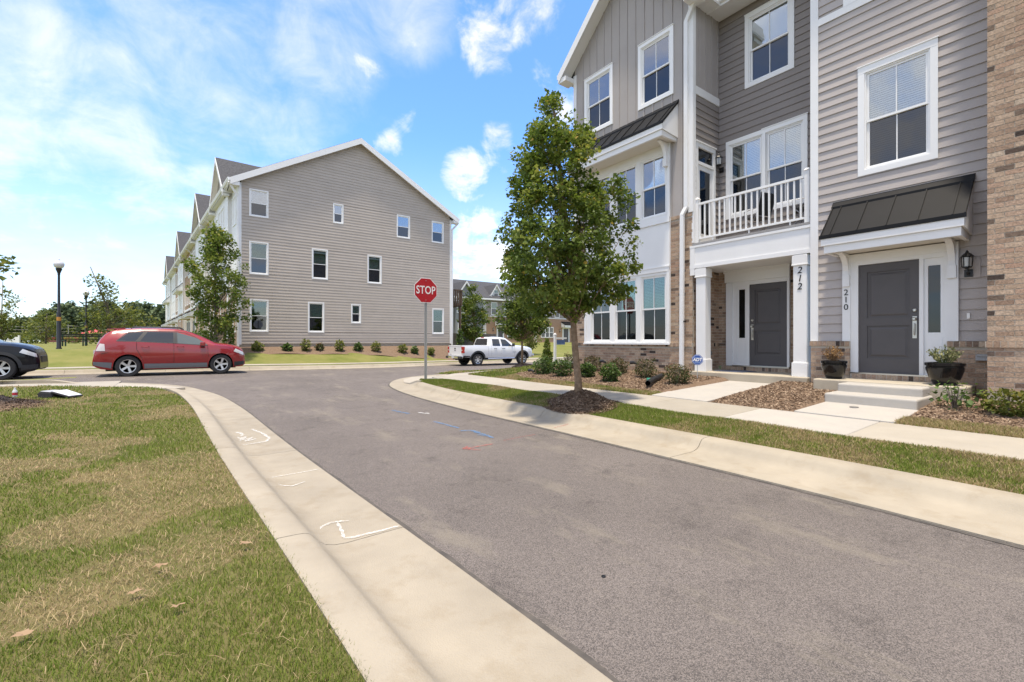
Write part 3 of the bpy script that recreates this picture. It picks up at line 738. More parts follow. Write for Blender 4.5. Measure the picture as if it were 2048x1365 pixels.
def panel_door(parent, fr, u0, u1, z0, z1, n, handle_at, m=None):
    """two-panel door slab with raised panels; children: panel, handle"""
    mb = MB(fr); m = m or M_DOOR
    P = [(u0+.13, u1-.13, z0+.28, z0+.28+.62), (u0+.13, u1-.13, z0+1.05, z1-.15)]
    for (a, b, c, d) in rects_minus(u0, u1, z0, z1, P): mb.box(a, b, n-.045, n, c, d)
    dr = mb.build('door', m, parent)
    for (a, b, c, d) in P:
        mb = MB(fr); k = .035
        mb.box(a, b, n-.045, n-.022, c, d)
        mb.hexa([(a+k, n-.022, c+k), (b-k, n-.022, c+k), (b-k, n-.022, d-k), (a+k, n-.022, d-k), (a+k*2, n-.006, c+k*2), (b-k*2, n-.006, c+k*2), (b-k*2, n-.006, d-k*2), (a+k*2, n-.006, d-k*2)])
        mb.build('panel', m, dr)
    u = handle_at; mb = MB(fr)
    mb.lathe([(.032, 0), (.032, .018), (.02, .03)], (u, n, z0+1.17), 12, 'y')
    mb.box(u-.03, u+.03, n, n+.012, z0+.66, z0+1.06)
    mb.lathe([(.03, 0), (.034, .01), (.02, .04), (.033, .055), (.02, .07)], (u, n, z0+1.01), 12, 'y')
    mb.tube([(u, n+.01, z0+.93), (u, n+.05, z0+.92), (u, n+.055, z0+.82), (u, n+.045, z0+.73), (u, n+.01, z0+.72)], .010, 6)
    mb.build('handle', M_NICK, dr, autos=40)
    return dr
def shed_hood(parent, fr, u0, u1, zw, zf, proj, fas=0.30, seams=6, nm='hood', soffit_m=None):
    """black standing-seam lean-to roof on a white box; zw/zf = height at the wall / front edge"""
    mb = MB(fr); t = .03
    mb.hexa([(u0, 0.0, zw-t), (u1, 0.0, zw-t), (u1, proj, zf-t), (u0, proj, zf-t), (u0, 0.0, zw), (u1, 0.0, zw), (u1, proj, zf), (u0, proj, zf)])
    rf = mb.build(nm+'_roof', M_METAL, parent)
    dx = proj; dz = zf-zw
    us = [u0+.006]+[u0+.012+(u1-u0-.024)*k/seams for k in range(1, seams)]+[u1-.006] if seams else []
    first = u0+.16; n_in = max(1, int(round((u1-u0-.32)/0.42))); us = [u0+.012]+[first+(u1-u0-.32)*k/n_in for k in range(n_in+1)]+[u1-.012]
    for u in us:
        mb = MB(fr); mb.hexa([(u-.008, .0, zw), (u+.008, .0, zw), (u+.008, proj, zf), (u-.008, proj, zf), (u-.008, .0, zw+.032), (u+.008, .0, zw+.032), (u+.008, proj, zf+.032), (u-.008, proj, zf+.032)]); mb.build('seam', M_METAL, rf)
    mb = MB(fr); mb.box(u0-.01, u1+.01, proj, proj+.018, zf-.05, zf+.02); mb.hexa([(u0-.01, 0.0, zw), (u1+.01, 0, zw), (u1+.01, .10, zw-.10*(zw-zf)/proj), (u0-.01, .10, zw-.10*(zw-zf)/proj), (u0-.01, 0, zw+.06), (u1+.01, 0, zw+.06), (u1+.01, .10, zw-.10*(zw-zf)/proj+.045), (u0-.01, .10, zw-.10*(zw-zf)/proj+.045)]); mb.build('flashing', M_METAL, rf)
    mb = MB(fr)
    z2 = zf-t-.005; a = z2-fas
    mb.box(u0+.02, u1-.02, proj-.03, proj, z2-fas*.5, z2)             # upper fascia
    mb.box(u0+.06, u1-.06, proj-.10, proj-.035, a, z2-fas*.42)         # lower beam
    mb.box(u0+.06, u0+.12, 0, proj-.10, a, z2-fas*.35); mb.box(u1-.12, u1-.06, 0, proj-.10, a, z2-fas*.35)
    # triangular cheeks
    for (p, q) in ((u0+.025, u0+.055), (u1-.055, u1-.025)):
        mb.prism([(0.0, a+fas*.3), (proj-.03, z2-fas*.5), (proj-.03, z2), (0.0, zw-.05)], 'u', p, q)
    mb.build(nm+'_fascia', M_WHITE, parent)
    mb = MB(fr); mb.box(u0+.12, u1-.12, 0.0, proj-.10, a+.03, a+.05); mb.build(nm+'_soffit', soffit_m or M_WHITE, parent)
def bracket(parent, fr, u, z, proj, h, w=.09, n0=0.02):
    mb = MB(fr); pts = [(n0, z-h), (n0+.07, z-h)]
    for k in range(7):
        t = k/6*math.pi/2; pts.append((n0+.07+(proj-.07)*(1-math.cos(t)), z-h+.18+(h-.20)*math.sin(t)))
    pts += [(n0+proj, z), (n0, z)]
    mb.prism(pts, 'u', u-w/2, u+w/2); mb.box(u-w/2-.012, u+w/2+.012, n0, n0+.10, z-h-.02, z-h+.20)
    mb.build('bracket', M_WHITE, parent)
# ================================================================== townhouse 212 (end unit with gable, porch and balcony)
FA = Frame((10.8, 0, 0), (0, 1, 0), (-1, 0, 0))         # street front
XB = 12.08; YS = 6.73
FB = Frame((XB, 0, 0), (0, 1, 0), (-1, 0, 0))           # back of the recess
FS = Frame((0, YS, 0), (1, 0, 0), (0, -1, 0))           # side wall of the recess, facing the camera
h212 = thing('townhouse', 'grey end townhouse numbered 212 with gable, porch, balcony and bay window', 'townhouse')
U0, U1 = YS, 11.07; ZE = 10.55; SL = 0.93
BW = Brickwork(h212)
BW.wall(FA, U0, U1, 0.35, 1.25, n=0.02); BW.soldier(FA, U0, U1, 1.25, 1.345, 0.045)
BW.wall(FA, U0, 7.37, 1.345, 4.66); BW.wall(FA, 10.54, U1, 1.345, 4.66); BW.soldier(FA, U0, 7.37, 4.66, 4.75, 0.02); BW.soldier(FA, 10.54, U1, 4.66, 4.75, .02)
BW.wall(FS, 10.835, XB, 0.63, 1.25, n=0.0); BW.soldier(FS, 10.86, XB, 1.25, 1.345, .02); BW.wall(FS, 10.835, XB, 1.345, 3.3)
BW.wall(FB, 3.98, YS, 0.72, 3.3, holes=[(4.92, 6.45, 0, 3.25)]); BW.soldier(FB, 4.6, 6.6, 0.63, 0.725, .10, depth=.14)
FE = Frame((0, U1, 0), (1, 0, 0), (0, 1, 0))            # far end wall
BW.wall(FE, 10.835, 13.5, 0.35, 1.3)
mb = MB(FA); mb.box(U0+.01, U1-.01, -.07, -.065, 0.3, 1.3); mb.build('wall_core', M_SHEATH, h212)
# board and batten front
W3 = [(9.40, 10.59, 8.07, 9.93), (7.28, 8.44, 8.07, 9.93)]
holes = [(a+.03, b-.03, c+.03, d-.03) for a, b, c, d in W3]
panel_wall(h212, FA, U0, U1, 4.75, ZE, holes+[(7.45, 10.46, 4.75, 6.8)], M_BATT)
um = (U0+U1)/2; mb = MB(FA); mb.prism([(U0, ZE), (U1, ZE), (um, ZE+SL*(U1-U0)/2)], 'n', -.08, 0.0); mb.build('gable_panel', M_BATT, h212)
k = U0+.30
while k < U1-.1:
    zt = ZE+SL*((U1-U0)/2-abs(k-um))-.02
    for (a, b) in [(7.72, zt)]:
        segs = [(a, b)]
        for (p, q, c, d) in W3:
            if p-.02 < k < q+.02:
                segs = [s for (x, y) in segs for s in ((x, min(y, c)), (max(x, d+.02), y)) if s[1]-s[0] > .05]
        for (x, y) in segs:
            mb = MB(FA); mb.box(k-.019, k+.019, 0.0, .019, x, y); mb.build('batten', M_BATT, h212)
    if k < 7.37 or k > 10.54:
        mb = MB(FA); mb.box(k-.019, k+.019, 0, .019, 4.75, 7.72); mb.build('batten', M_BATT, h212)
    k += 0.305
for w in W3: window(h212, FA, *w, cas=.10, head=.11)
# corner boards
for (a, b) in ((U0-.03, U0+.10), (U1-.10, U1+.03)):
    mb = MB(FA); mb.box(a, b, -.02, .028, 4.76, ZE-.25); mb.build('corner_board', M_WHITE, h212)
mb = MB(FS); mb.box(10.80, 10.9, -.02, .036, 3.95, 10.2); mb.build('corner_board', M_WHITE, h212)
# bay
mb = MB(FA)
gz = [(1.36, 3.24), (4.86, 6.56)]; gu = [(7.47, 8.335), (8.465, 9.315), (9.455, 10.295)]
bh = [(a, b, c, d) for (a, b) in gu for (c, d) in gz]
for (a, b, c, d) in rects_minus(7.37, 10.54, 1.345, 6.85, bh): mb.box(a, b, -.09, .06, c, d)
mb.box(7.37, 10.54, .06, .085, 3.30, 3.42); mb.box(7.36, 10.55, .06, .095, 3.42, 3.45); mb.box(7.37, 10.54, .06, .085, 4.66, 4.77); mb.box(7.36, 10.55, .06, .095, 4.63, 4.66)
mb.box(7.36, 7.45, .06, .08, 1.345, 3.30); mb.box(10.46, 10.55, .06, .08, 1.345, 3.30); mb.box(7.36, 7.45, .06, .08, 4.77, 6.85); mb.box(10.46, 10.55, .06, .08, 4.77, 6.85)
mb.box(7.35, 10.56, .06, .11, 1.30, 1.345)
mb.build('bay', M_WHITE, h212)
for (a, b) in gu:
    window(h212, FA, a, b, *gz[0], cas=.012, head=.012, n=.035, glass=(M_GLASSG, M_SCREENG), drip=False, deep=.03)
    window(h212, FA, a, b, *gz[1], cas=.012, head=.012, n=.035, drip=False, deep=.03)
shed_hood(h212, FA, 7.13, 10.8, 7.80, 7.08, .70, fas=.30, nm='awning', soffit_m=mat('warm_soffit', (.66, .63, .57), .7))
for u in (7.45, 10.46): bracket(h212, FA, u, 6.76, .36, .62, n0=.085)
# gable roof
gable_roof(h212, FA, U0, U1, ZE, SL, 9.0, over_n=.42, over_u=.34)
# recess: side wall, back wall
lap_wall(h212, FS, 10.90, XB, 3.95, 7.86, holes=[(10.93, 11.86, 3.9, 6.60)], m=M_LAPSHADE)
mb = MB(FS); mb.box(10.90, XB, 0.0, .03, 7.86, 8.07); mb.build('belt_board', M_WHITE, h212)
panel_wall(h212, FS, 10.82, XB, 8.07, 10.3, [], M_BATT, n0=-.05, n1=.005)
for x in (11.1, 11.4, 11.7, 12.0):
    mb = MB(FS); mb.box(x-.019, x+.019, .005, .022, 8.07, 10.25); mb.build('batten', M_BATT, h212)
WB = [(4.52, 6.51, 4.70, 6.80), (4.81, 6.00, 8.03, 9.95)]
lap_wall(h212, FB, 3.9, YS, 3.95, 10.25, holes=[(a+.03, b-.03, c+.03, d-.03) for a, b, c, d in WB], m=M_LAPSHADE)
um2 = 5.515
window(h212, FB, 4.52, um2+.045, 4.70, 6.80, cas=.09, head=.11); window(h212, FB, um2-.045+.0, 6.51, 4.70, 6.80, cas=.09, head=.112, n=.001, drip=False)
window(h212, FB, *WB[1], cas=.10, head=.11)
lantern(h212, FB, 6.63, .02, 6.02, .50)
# balcony door with transom on the side wall
mb = MB(FS)
for (a, b, c, d) in rects_minus(10.93, 11.86, 3.95, 6.62, [(11.02, 11.77, 4.0, 6.05), (11.02, 11.77, 6.13, 6.50)]): mb.box(a, b, -.04, .035, c, d)
mb.box(10.91, 11.88, -.02, .06, 6.62, 6.65); bd = mb.build('balcony_door', M_WHITE, h212)
mb = MB(FS)
for (a, b, c, d) in rects_minus(11.02, 11.77, 4.0, 6.05, [(11.14, 11.65, 4.25, 5.93)]): mb.box(a, b, -.04, .0, c, d)
mb.build('leaf', M_WHITE, bd)
mb = MB(FS); mb.box(11.14, 11.65, -.03, -.02, 4.25, 5.93); mb.build('pane', M_DGLASS, bd); mb = MB(FS); mb.box(11.02, 11.77, -.03, -.02, 6.13, 6.50); mb.build('pane', M_DGLASS, bd)
mb = MB(FS); mb.box(11.0, 11.8, -.06, -.045, 3.97, 6.55); mb.build('room', M_VOID, bd)
mb = MB(FS); mb.lathe([(.03, 0), (.02, .04), (.03, .06)], (11.08, 0, 4.95), 8, 'y'); mb.build('handle', M_BLACK, bd)
# porch beam, deck, columns
mb = MB(FA)
mb.box(3.985, 6.78, -.25, .0, 3.33, 3.83); mb.box(3.985, 6.80, -.26, .02, 3.27, 3.36); mb.box(3.985, 6.80, -.25, .022, 3.81, 3.87); mb.box(6.66, 6.79, .0, .018, 3.1, 3.81)
mb.build('porch_beam', M_WHITE, h212)
mb = MB(FA); mb.box(3.99, YS-.005, -(XB-10.8), -.26, 3.28, 3.33); mb.build('porch_ceiling', M_WHITE, h212)
M_DECK = mat('grey_deck', (.30, .29, .285), .8, var=.15, vscale=6)
for i in range(9):
    mb = MB(FA); mb.box(3.985, YS-.004, .03-(i+1)*.147, .03-i*.147-.006, 3.875, 3.925); mb.build('deck_board', M_DECK, h212)
for (a, b) in ((6.37, 6.63), (4.07, 4.33)):
    mb = MB(FA); mb.box(a, b, -.25, .0, .63, 3.27); mb.box(a-.025, b+.025, -.275, .025, .63, .93); mb.box(a-.02, b+.02, -.27, .02, 3.05, 3.25); mb.box(a-.03, b+.03, -.28, .03, 3.03, 3.06); mb.box(a-.008, b+.008, -.258, .008, .93, .95)
    mb.build('porch_column', M_WHITE, h212, bevel=.004, seg=1)
mb = MB(FA); mb.prism([(6.685, 3.95), (6.73, 3.95), (6.73, 10.0), (6.685, 10.0)], 'n', .0, .001); 
# railing
mb = MB(FA); n0 = -.15
mb.box(4.05, 6.66, n0-.03, n0+.03, 4.93, 4.985); mb.box(4.05, 6.66, n0-.022, n0+.022, 4.04, 4.085)
for u in (4.45, 5.35, 6.25): mb.box(u-.012, u+.012, n0-.012, n0+.012, 3.93, 4.04)
rl = mb.build('railing', M_WHITE, h212)
for (u) in (4.10, 6.68):
    mb = MB(FA); mb.box(u-.05, u+.05, n0-.05, n0+.05, 3.93, 5.08); mb.hexa([(u-.065, n0-.065, 5.08), (u+.065, n0-.065, 5.08), (u+.065, n0+.065, 5.08), (u-.065, n0+.065, 5.08), (u-.03, n0-.03, 5.13), (u+.03, n0-.03, 5.13), (u+.03, n0+.03, 5.13), (u-.03, n0+.03, 5.13)]); mb.build('newel_post', M_WHITE, rl)
for i in range(19):
    u = 4.235+i*(2.37/18); mb = MB(FA); mb.box(u-.017, u+.017, n0-.017, n0+.017, 4.085, 4.93); mb.build('baluster', M_WHITE, rl)
# eaves over the recess
mb = MB(FB); mb.box(3.9, YS, 0.0, .62, 10.20, 10.235); mb.build('soffit', M_WHITE, h212)
mb = MB(FB); mb.box(3.9, YS+.0, .60, .625, 10.16, 10.36); mb.build('fascia', M_WHITE, h212)
mb = MB(FB); mb.prism([(.63, 10.24), (.70, 10.24), (.76, 10.34), (.76, 10.37), (.63, 10.37)], 'u', 3.9, YS-.02); mb.build('gutter', M_WHITE, h212)
mb = MB(FB); mb.hexa([(3.9, .66, 10.37), (YS+2, .66, 10.37), (YS+2, -6, 13.6), (3.9, -6, 13.6), (3.9, .66, 10.45), (YS+2, .66, 10.45), (YS+2, -6, 13.7), (3.9, -6, 13.7)]); mb.build('roof', M_SHING, h212)
mb = MB(FA); mb.box(6.34, 6.72, -.72, .40, 10.17, 10.205); mb.box(6.34, 6.37, -.70, .40, 10.205, 10.5); mb.build('eave_return', M_WHITE, h212)
# downspout at the corner
def downspout(parent, fr, pts, w=.075, m=None):
    mb = MB(fr)
    for i in range(len(pts)-1):
        a, b = Vector(pts[i]), Vector(pts[i+1]); d = (b-a).normalized()
        s1 = Vector((1, 0, 0)) if abs(d.x) < .7 else Vector((0, 0, 1)); s2 = d.cross(s1).normalized(); s1 = s2.cross(d).normalized()
        a = a-d*.01; b = b+d*.01; hw, hd = w/2, w*.36
        vs = [a-s1*hw-s2*hd, a+s1*hw-s2*hd, a+s1*hw+s2*hd, a-s1*hw+s2*hd, b-s1*hw-s2*hd, b+s1*hw-s2*hd, b+s1*hw+s2*hd, b-s1*hw+s2*hd]
        mb._add([tuple(v) for v in vs], [(3, 2, 1, 0), (4, 5, 6, 7), (0, 1, 5, 4), (1, 2, 6, 5), (2, 3, 7, 6), (3, 0, 4, 7)])
    return mb.build('downspout', m or M_WHITE, parent)
downspout(h212, FA, [(6.55, .15, 10.25), (6.60, .12, 10.12), (6.87, .065, 9.75), (6.87, .065, 4.90), (6.96, .10, 4.72), (6.98, .10, .66)], w=.10)
mb = MB(FA); mb.box(6.90, 7.06, .02, .11, 1.9, 1.93); mb.box(6.92, 7.04, .055, .15, .58, .66); mb.build('downspout_shoe', M_BLACK, h212)
# far end wall (faces the cross street)
panel_wall(h212, FE, 10.8, 22, 1.3, 10.3, [], M_BATT, n0=-.06, n1=0.0)
# front door unit
mb = MB(FB)
for (a, b, c, d) in rects_minus(4.90, 6.47, .74, 3.28, [(4.955, 5.865, .76, 2.87), (5.94, 6.19, .80, 2.86)]): mb.box(a, b, -.02, .07, c, d)
mb.box(6.30, 6.47, .07, .10, .74, 2.95); mb.box(4.88, 6.50, .07, .12, 2.97, 3.22); mb.box(4.86, 6.52, .0, .15, 3.22, 3.29)
mb.build('door_frame', M_WHITE, h212)
panel_door(h212, FB, 4.96, 5.86, .765, 2.865, .05, 5.79)
mb = MB(FB)
for (a, b, c, d) in rects_minus(5.94, 6.19, .80, 2.86, [(5.985, 6.145, 1.48, 2.76)]): mb.box(a, b, .02, .045, c, d)
mb.box(5.97, 6.16, .045, .052, .95, 1.40)
sl = mb.build('sidelight', M_WHITE, h212)
mb = MB(FB); mb.box(5.985, 6.145, .03, .035, 1.48, 2.76); mb.build('pane', M_DGLASS, sl)
mb = MB(FB); mb.box(5.95, 6.18, .0, .015, .9, 2.84); mb.build('room', M_VOID, sl)
mb = MB(FB); mb.box(4.9, 6.3, -.02, .12, .728, .762); mb.build('threshold', M_NICK, h212)
for i, ch in enumerate('212'):
    text_mesh(ch, .20, .004, FA, 4.205, .006, 2.92-i*.175, 'house_number', M_BLACK, h212, shear=.18)
mb = MB(FS); mb.box(11.60, 11.635, .0, .02, 1.70, 1.82); mb.build('doorbell', M_VINYL, h212)
mb = MB(FS); mb.box(11.45, 11.60, .0, .05, 1.02, 1.16); mb.box(11.48, 11.57, .05, .09, 1.04, 1.13); mb.build('socket_cover', mat('grey_plastic', (.16, .155, .15), .5), h212)
mb = MB(FA); mb.box(3.99, 6.70, -1.28, .18, -.1, .63); mb.build('stoop', M_STOOP, h212, bevel=.015)
BW.finish(300)
settle(h212, (10.8, 8.9, .4))
dm = MB(); dm.box(11.05, 11.75, 5.55, 6.30, .632, .642); tag(dm.build('door_mat', mat('blue_mat', (.10, .12, .17), .95, var=.3, vscale=30)), 'flat blue-grey mat on the covered porch floor', 'door mat')

# ================================================================== townhouse 210
h210 = thing('townhouse', 'grey townhouse numbered 210 with black hood over its door and brick tower', 'townhouse')
B2 = Brickwork(h210); XT = 10.05; YT = 1.29
FT = Frame((XT, 0, 0), (0, 1, 0), (-1, 0, 0))
FTs = Frame((0, YT, 0), (1, 0, 0), (0, 1, 0))
holes = [(1.74, 3.37, 0, 1.5)]
B2.wall(FA, YT+.02, 3.955, .40, 1.30, n=.09, holes=[(1.86, 3.27, 0, 1.5)], depth=.12); B2.soldier(FA, 3.27, 3.97, 1.30, 1.395, .115, depth=.13); B2.soldier(FA, YT+.02, 1.86, 1.30, 1.395, .115, depth=.13)
B2.soldier(FA, 1.9, 3.25, .665, .765, .14, depth=.16)
B2.wall(FT, -4.0, YT, .62, 1.30); B2.soldier(FT, -4.0, YT+.02, 1.30, 1.395, .022); B2.wall(FT, -4.0, YT, 1.395, 10.6)
B2.wall(FTs, XT+.035, 10.8, .62, 10.6, n=0.0)
mb = MB(FT); mb.box(-4, YT-.002, -.8, -.002, .2, .62); mb.build('foundation', M_STOOP, h210)
mb = MB(FT); mb.box(-4, YT-.08, -2.5, -.08, .3, 10.6); mb.build('wall_core', M_SHEATH, h210)
W2 = [(1.985, 3.155, 4.62, 6.74), (2.0, 3.40, 8.10, 10.0)]
lap_wall(h210, FA, YT, 3.85, 1.40, 10.4, holes=[(1.74, 3.37, 1.0, 3.05)]+[(a+.03, b-.03, c+.03, d-.03) for a, b, c, d in W2])
window(h210, FA, *W2[0], cas=.105, head=.13); window(h210, FA, *W2[1], cas=.105, head=.13)
mb = MB(FA); mb.box(3.84, 3.985, -.05, .035, 1.40, 10.4); mb.box(3.955, 3.985, -.9, .03, 3.3, 10.4); mb.build('corner_board', M_WHITE, h210)
mb = MB(FA); mb.box(YT, 3.84, .02, .038, 7.95, 8.095); mb.build('belt_board', M_WHITE, h210)
mb = MB(FA); mb.box(YT, 3.97, .0, .40, 10.4, 10.45); mb.box(YT, 3.97, .38, .41, 10.36, 10.6); mb.build('soffit', M_WHITE, h210)
mb = MB(FA); mb.hexa([(-4, .5, 10.6), (4.0, .5, 10.6), (4.0, -8, 14), (-4, -8, 14), (-4, .5, 10.7), (4.0, .5, 10.7), (4, -8, 14.1), (-4, -8, 14.1)]); mb.build('roof', M_SHING, h210)
shed_hood(h210, FA, 1.53, 3.57, 4.17, 3.42, .72, fas=.29, nm='hood', soffit_m=mat('warm_soffit', (.66, .63, .57), .7))
for u in (3.33, 1.80): bracket(h210, FA, u, 3.12, .42, .62)
# door surround
mb = MB(FA)
for (a, b, c, d) in rects_minus(1.74, 3.38, .76, 3.10, [(2.235, 3.145, .78, 2.88), (1.90, 2.175, .80, 2.87)]): mb.box(a, b, -.03, .05, c, d)
mb.box(1.72, 1.86, .05, .075, 1.40, 3.1); mb.box(3.27, 3.40, .05, .075, 1.40, 3.1); mb.box(1.86, 3.27, .05, .07, 2.95, 3.1)
mb.build('door_frame', M_WHITE, h210)
mb = MB(FA); mb.box(1.9, 3.26, -.02, .13, .765, .79); mb.build('threshold', M_NICK, h210)
panel_door(h210, FA, 2.24, 3.14, .79, 2.875, .02, 2.30)
mb = MB(FA)
for (a, b, c, d) in rects_minus(1.90, 2.175, .80, 2.87, [(1.955, 2.12, 1.55, 2.74)]): mb.box(a, b, -.02, .015, c, d)
mb.box(1.93, 2.145, .015, .022, .95, 1.46); sl = mb.build('sidelight', M_WHITE, h210)
mb = MB(FA); mb.box(1.955, 2.12, -.01, -.005, 1.55, 2.74); mb.build('pane', M_DGLASS, sl); mb = MB(FA); mb.box(1.91, 2.17, -.06, -.045, .9, 2.86); mb.build('room', M_VOID, sl)
for i, ch in enumerate('210'):
    text_mesh(ch, .165, .004, FA, 3.335, .081, 2.36-i*.145, 'house_number', M_BLACK, h210)
mb = MB(FA); mb.box(1.46, 1.66, .02, .035, 2.46, 2.78); mb.build('lamp_block', M_LAP, h210)
lantern(h210, FA, 1.60, .036, 2.48, .44)
mb = MB(FA); mb.box(1.585, 1.62, .02, .045, 1.78, 1.87); mb.build('doorbell', M_VINYL, h210)
mb = MB(FA); mb.box(1.30, 1.50, .09, .17, 1.08, 1.17); mb.box(1.32, 1.48, .09, .19, 1.15, 1.18); mb.build('socket_cover', mat('grey_vent', (.35, .36, .37), .5), h210)
mb = MB(); mb.box(9.9, 10.72, 1.50, 3.62, -.1, .675); mb.build('stoop', M_STOOP, h210, bevel=.02)
mb = MB()
for (x0, zt, k) in ((8.93, .515, 0), (9.42, .655, .035)):
    mb = MB(); mb.hexa([(x0, 1.88+k, .05), (9.895, 1.88+k, .05), (9.895, 3.10-k, .05), (x0, 3.10-k, .05), (x0+.012, 1.88+k, zt), (9.895, 1.88+k, zt), (9.895, 3.10-k, zt), (x0+.012, 3.10-k, zt)])
    mb.build('step', M_NEWC, h210, bevel=.03, seg=3)
B2.finish(300)
settle(h210, (10.8, 2.6, .4))
# ================================================================== left building: row of townhouses, its gable end towards us
YG = 30.0; XG0, XG1 = 2.88, 16.5; XM = (XG0+XG1)/2; ZEV = 10.62; SG = (14.45-ZEV)/(XM-XG0)
FG = Frame((0, YG, 0), (1, 0, 0), (0, -1, 0))
tl = math.atan(0.067); FL = Frame((XG0, YG, 0), (-math.sin(tl), math.cos(tl), 0), (-math.cos(tl), -math.sin(tl), 0))
M_PARGE = mat('parged_foundation', (.30, .265, .215), .9, var=.15, vscale=4)
M_BROWNB = mat('small_brick', (.33, .215, .135), .9, var=.25, vscale=14, bump=.4, bscale=30, detail=8)
M_GLASSF = glass_mat('far_glass', (.50, .56, .57), 1.0, .28); M_SCREENF = glass_mat('far_screen', (.24, .25, .26), .6, .12)
M_GREENF = glass_mat('far_green_glass', (.45, .60, .50), .8, .12)
GW = [(3.385, 4.37, 8.59, 10.17), (8.02, 8.665, 8.90, 10.15), (12.25, 13.23, 8.56, 10.14), (14.90, 15.87, 8.56, 10.12), (3.385, 4.37, 5.25, 7.15), (6.755, 7.71, 5.25, 7.14), (10.215, 11.18, 5.24, 7.13), (3.40, 4.37, 1.93, 3.81), (6.53, 7.49, 1.92, 3.81), (9.147, 9.79, 2.55, 3.81), (14.95, 15.885, 1.91, 3.78)]
def front_unit(root, u0, u1, bay, brick_u, zg, first=False, style=0):
    """one unit of the row, seen along the front"""
    b0, b1 = bay; NB = .18
    core = MB(FL); core.box(u0+.01, u1-.01, -13.0 if not first else -1.2, -.06, .6, ZEV-.05); core.build('wall_core', M_SHEATH, root)
    # main front: brick below, white boards above
    mb = MB(FL)
    for (a, b) in ((u0+.01, b0), (b1, u1-.01)):
        mb = MB(FL); mb.box(a, b, -.06, 0, .7, 4.6); mb.build('brick_front', M_BROWNB, root)
        mb = MB(FL); mb.box(a, b, -.06, .01, 4.6, ZEV); mb.build('upper_front', (M_WHITE, M_LAPL, M_BROWNB)[style], root)
    # bay with its own gable
    mb = MB(FL); mb.box(b0, b1, 0, NB, .7, 1.5); mb.box(b0+.6, b1-.6, NB-.1, NB+.03, 1.5, 4.4); mb.build('bay_base', M_BROWNB, root)
    mb = MB(FL); mb.box(b0, b1, -.05, NB-.01, 1.5, ZEV); mb.box(b0-.03, b0+.12, NB-.02, NB+.02, 1.5, ZEV); mb.box(b1-.12, b1+.03, NB-.02, NB+.02, 1.5, ZEV); mb.box(b0-.03, b1+.03, NB-.02, NB+.03, 4.45, 4.7); mb.build('bay', M_WHITE, root)
    bm_ = (b0+b1)/2
    mb = MB(FL); mb.prism([(b0, ZEV), (b1, ZEV), (bm_, ZEV+.95*(b1-b0)/2)], 'n', NB-.1, NB-.012); mb.build('gable_panel', M_BATT, root)
    FBAY = Frame(FL((0, NB, 0)), FL.u, FL.n); FBAY.o.z = 0
    gable_roof(root, FBAY, b0, b1, ZEV, .95, 6.5, over_n=.32, over_u=.35)
    for (c, d) in ((1.9, 3.7), (5.1, 6.9), (8.2, 9.9)):
        for k in range(2):
            a = bm_-1.05+k*1.07; window(root, FBAY, a, a+1.03, c, d, cas=.07, head=.08, blind=None, muntin=False, glass=(M_GLASSF, M_SCREENF), drip=False)
    shed_hood(root, FBAY, b0+.5, b1-.5, 7.75, 7.15, .6, fas=.26, nm='awning')
    # openings of the flat part
    sp = [(u0+.25, b0-.15), (b1+.15, u1-.25)]
    for (p, q) in sp:
        if q-p < 1.1: continue
        n = max(1, int((q-p)/1.7))
        for i in range(n):
            c_ = p+(q-p)*(i+.5)/n
            for (c, d) in ((5.1, 6.8), (8.2, 9.9)): window(root, FL, c_-.5, c_+.5, c, d, cas=.07, head=.09, n=.012, blind=None, muntin=False, glass=(M_GLASSF, M_SCREENF), drip=False)
            if i == n-1: window(root, FL, c_-.5, c_+.5, 1.9, 3.6, cas=.07, head=.09, n=.002, blind=None, muntin=False, glass=(M_GLASSF, M_SCREENF), drip=False)
            else:
                mb = MB(FL); mb.box(c_-.6, c_+.6, 0, .05, 1.15, 3.5); fr_ = mb.build('door_frame', M_WHITE, root); mb = MB(FL); mb.box(c_-.46, c_+.46, .05, .07, 1.2, 3.28); mb.build('door', M_DOOR, root)
                shed_hood(root, FL, c_-.9, c_+.9, 4.35, 3.9, .8, fas=.25, nm='hood')
    # belt, eaves, gutter, roof
    for (a, b) in ((u0+.01, b0), (b1, u1-.01)):
        mb = MB(FL); mb.box(a, b, 0.011, .045, 4.5, 4.7); mb.build('belt_board', M_WHITE, root)
    mb = MB(FL); mb.box(u0, u1, -.05, .42, ZEV-.22, ZEV-.19); mb.box(u0, u1, .40, .43, ZEV-.22, ZEV+.02); mb.build('soffit', M_WHITE, root)
    mb = MB(FL); mb.prism([(.431, ZEV-.14), (.50, ZEV-.14), (.55, ZEV-.02), (.55, ZEV+.01), (.431, ZEV+.01)], 'u', u0+.02, u1-.02); mb.build('gutter', M_WHITE, root)
    if not first:
        mb = MB(FL); mb.hexa([(u0, .46, ZEV), (u1, .46, ZEV), (u1, -6.8, 14.4), (u0, -6.8, 14.4), (u0, .46, ZEV+.12), (u1, .46, ZEV+.12), (u1, -6.8, 14.52), (u0, -6.8, 14.52)]); mb.build('roof', M_SHING, root)
        mb = MB(FL); mb.hexa([(u0, -13.6, ZEV), (u1, -13.6, ZEV), (u1, -6.8, 14.4), (u0, -6.8, 14.4), (u0, -13.6, ZEV+.12), (u1, -13.6, ZEV+.12), (u1, -6.8, 14.52), (u0, -6.8, 14.52)]); mb.build('roof', M_SHING, root)
    downspout(root, FL, [(u1-.3, .46, ZEV-.15), (u1-.3, .06, ZEV-.55), (u1-.3, .06, 1.0)], w=.10)
hl1 = thing('townhouse', 'taupe end townhouse with eleven windows in its wide gable wall', 'townhouse')
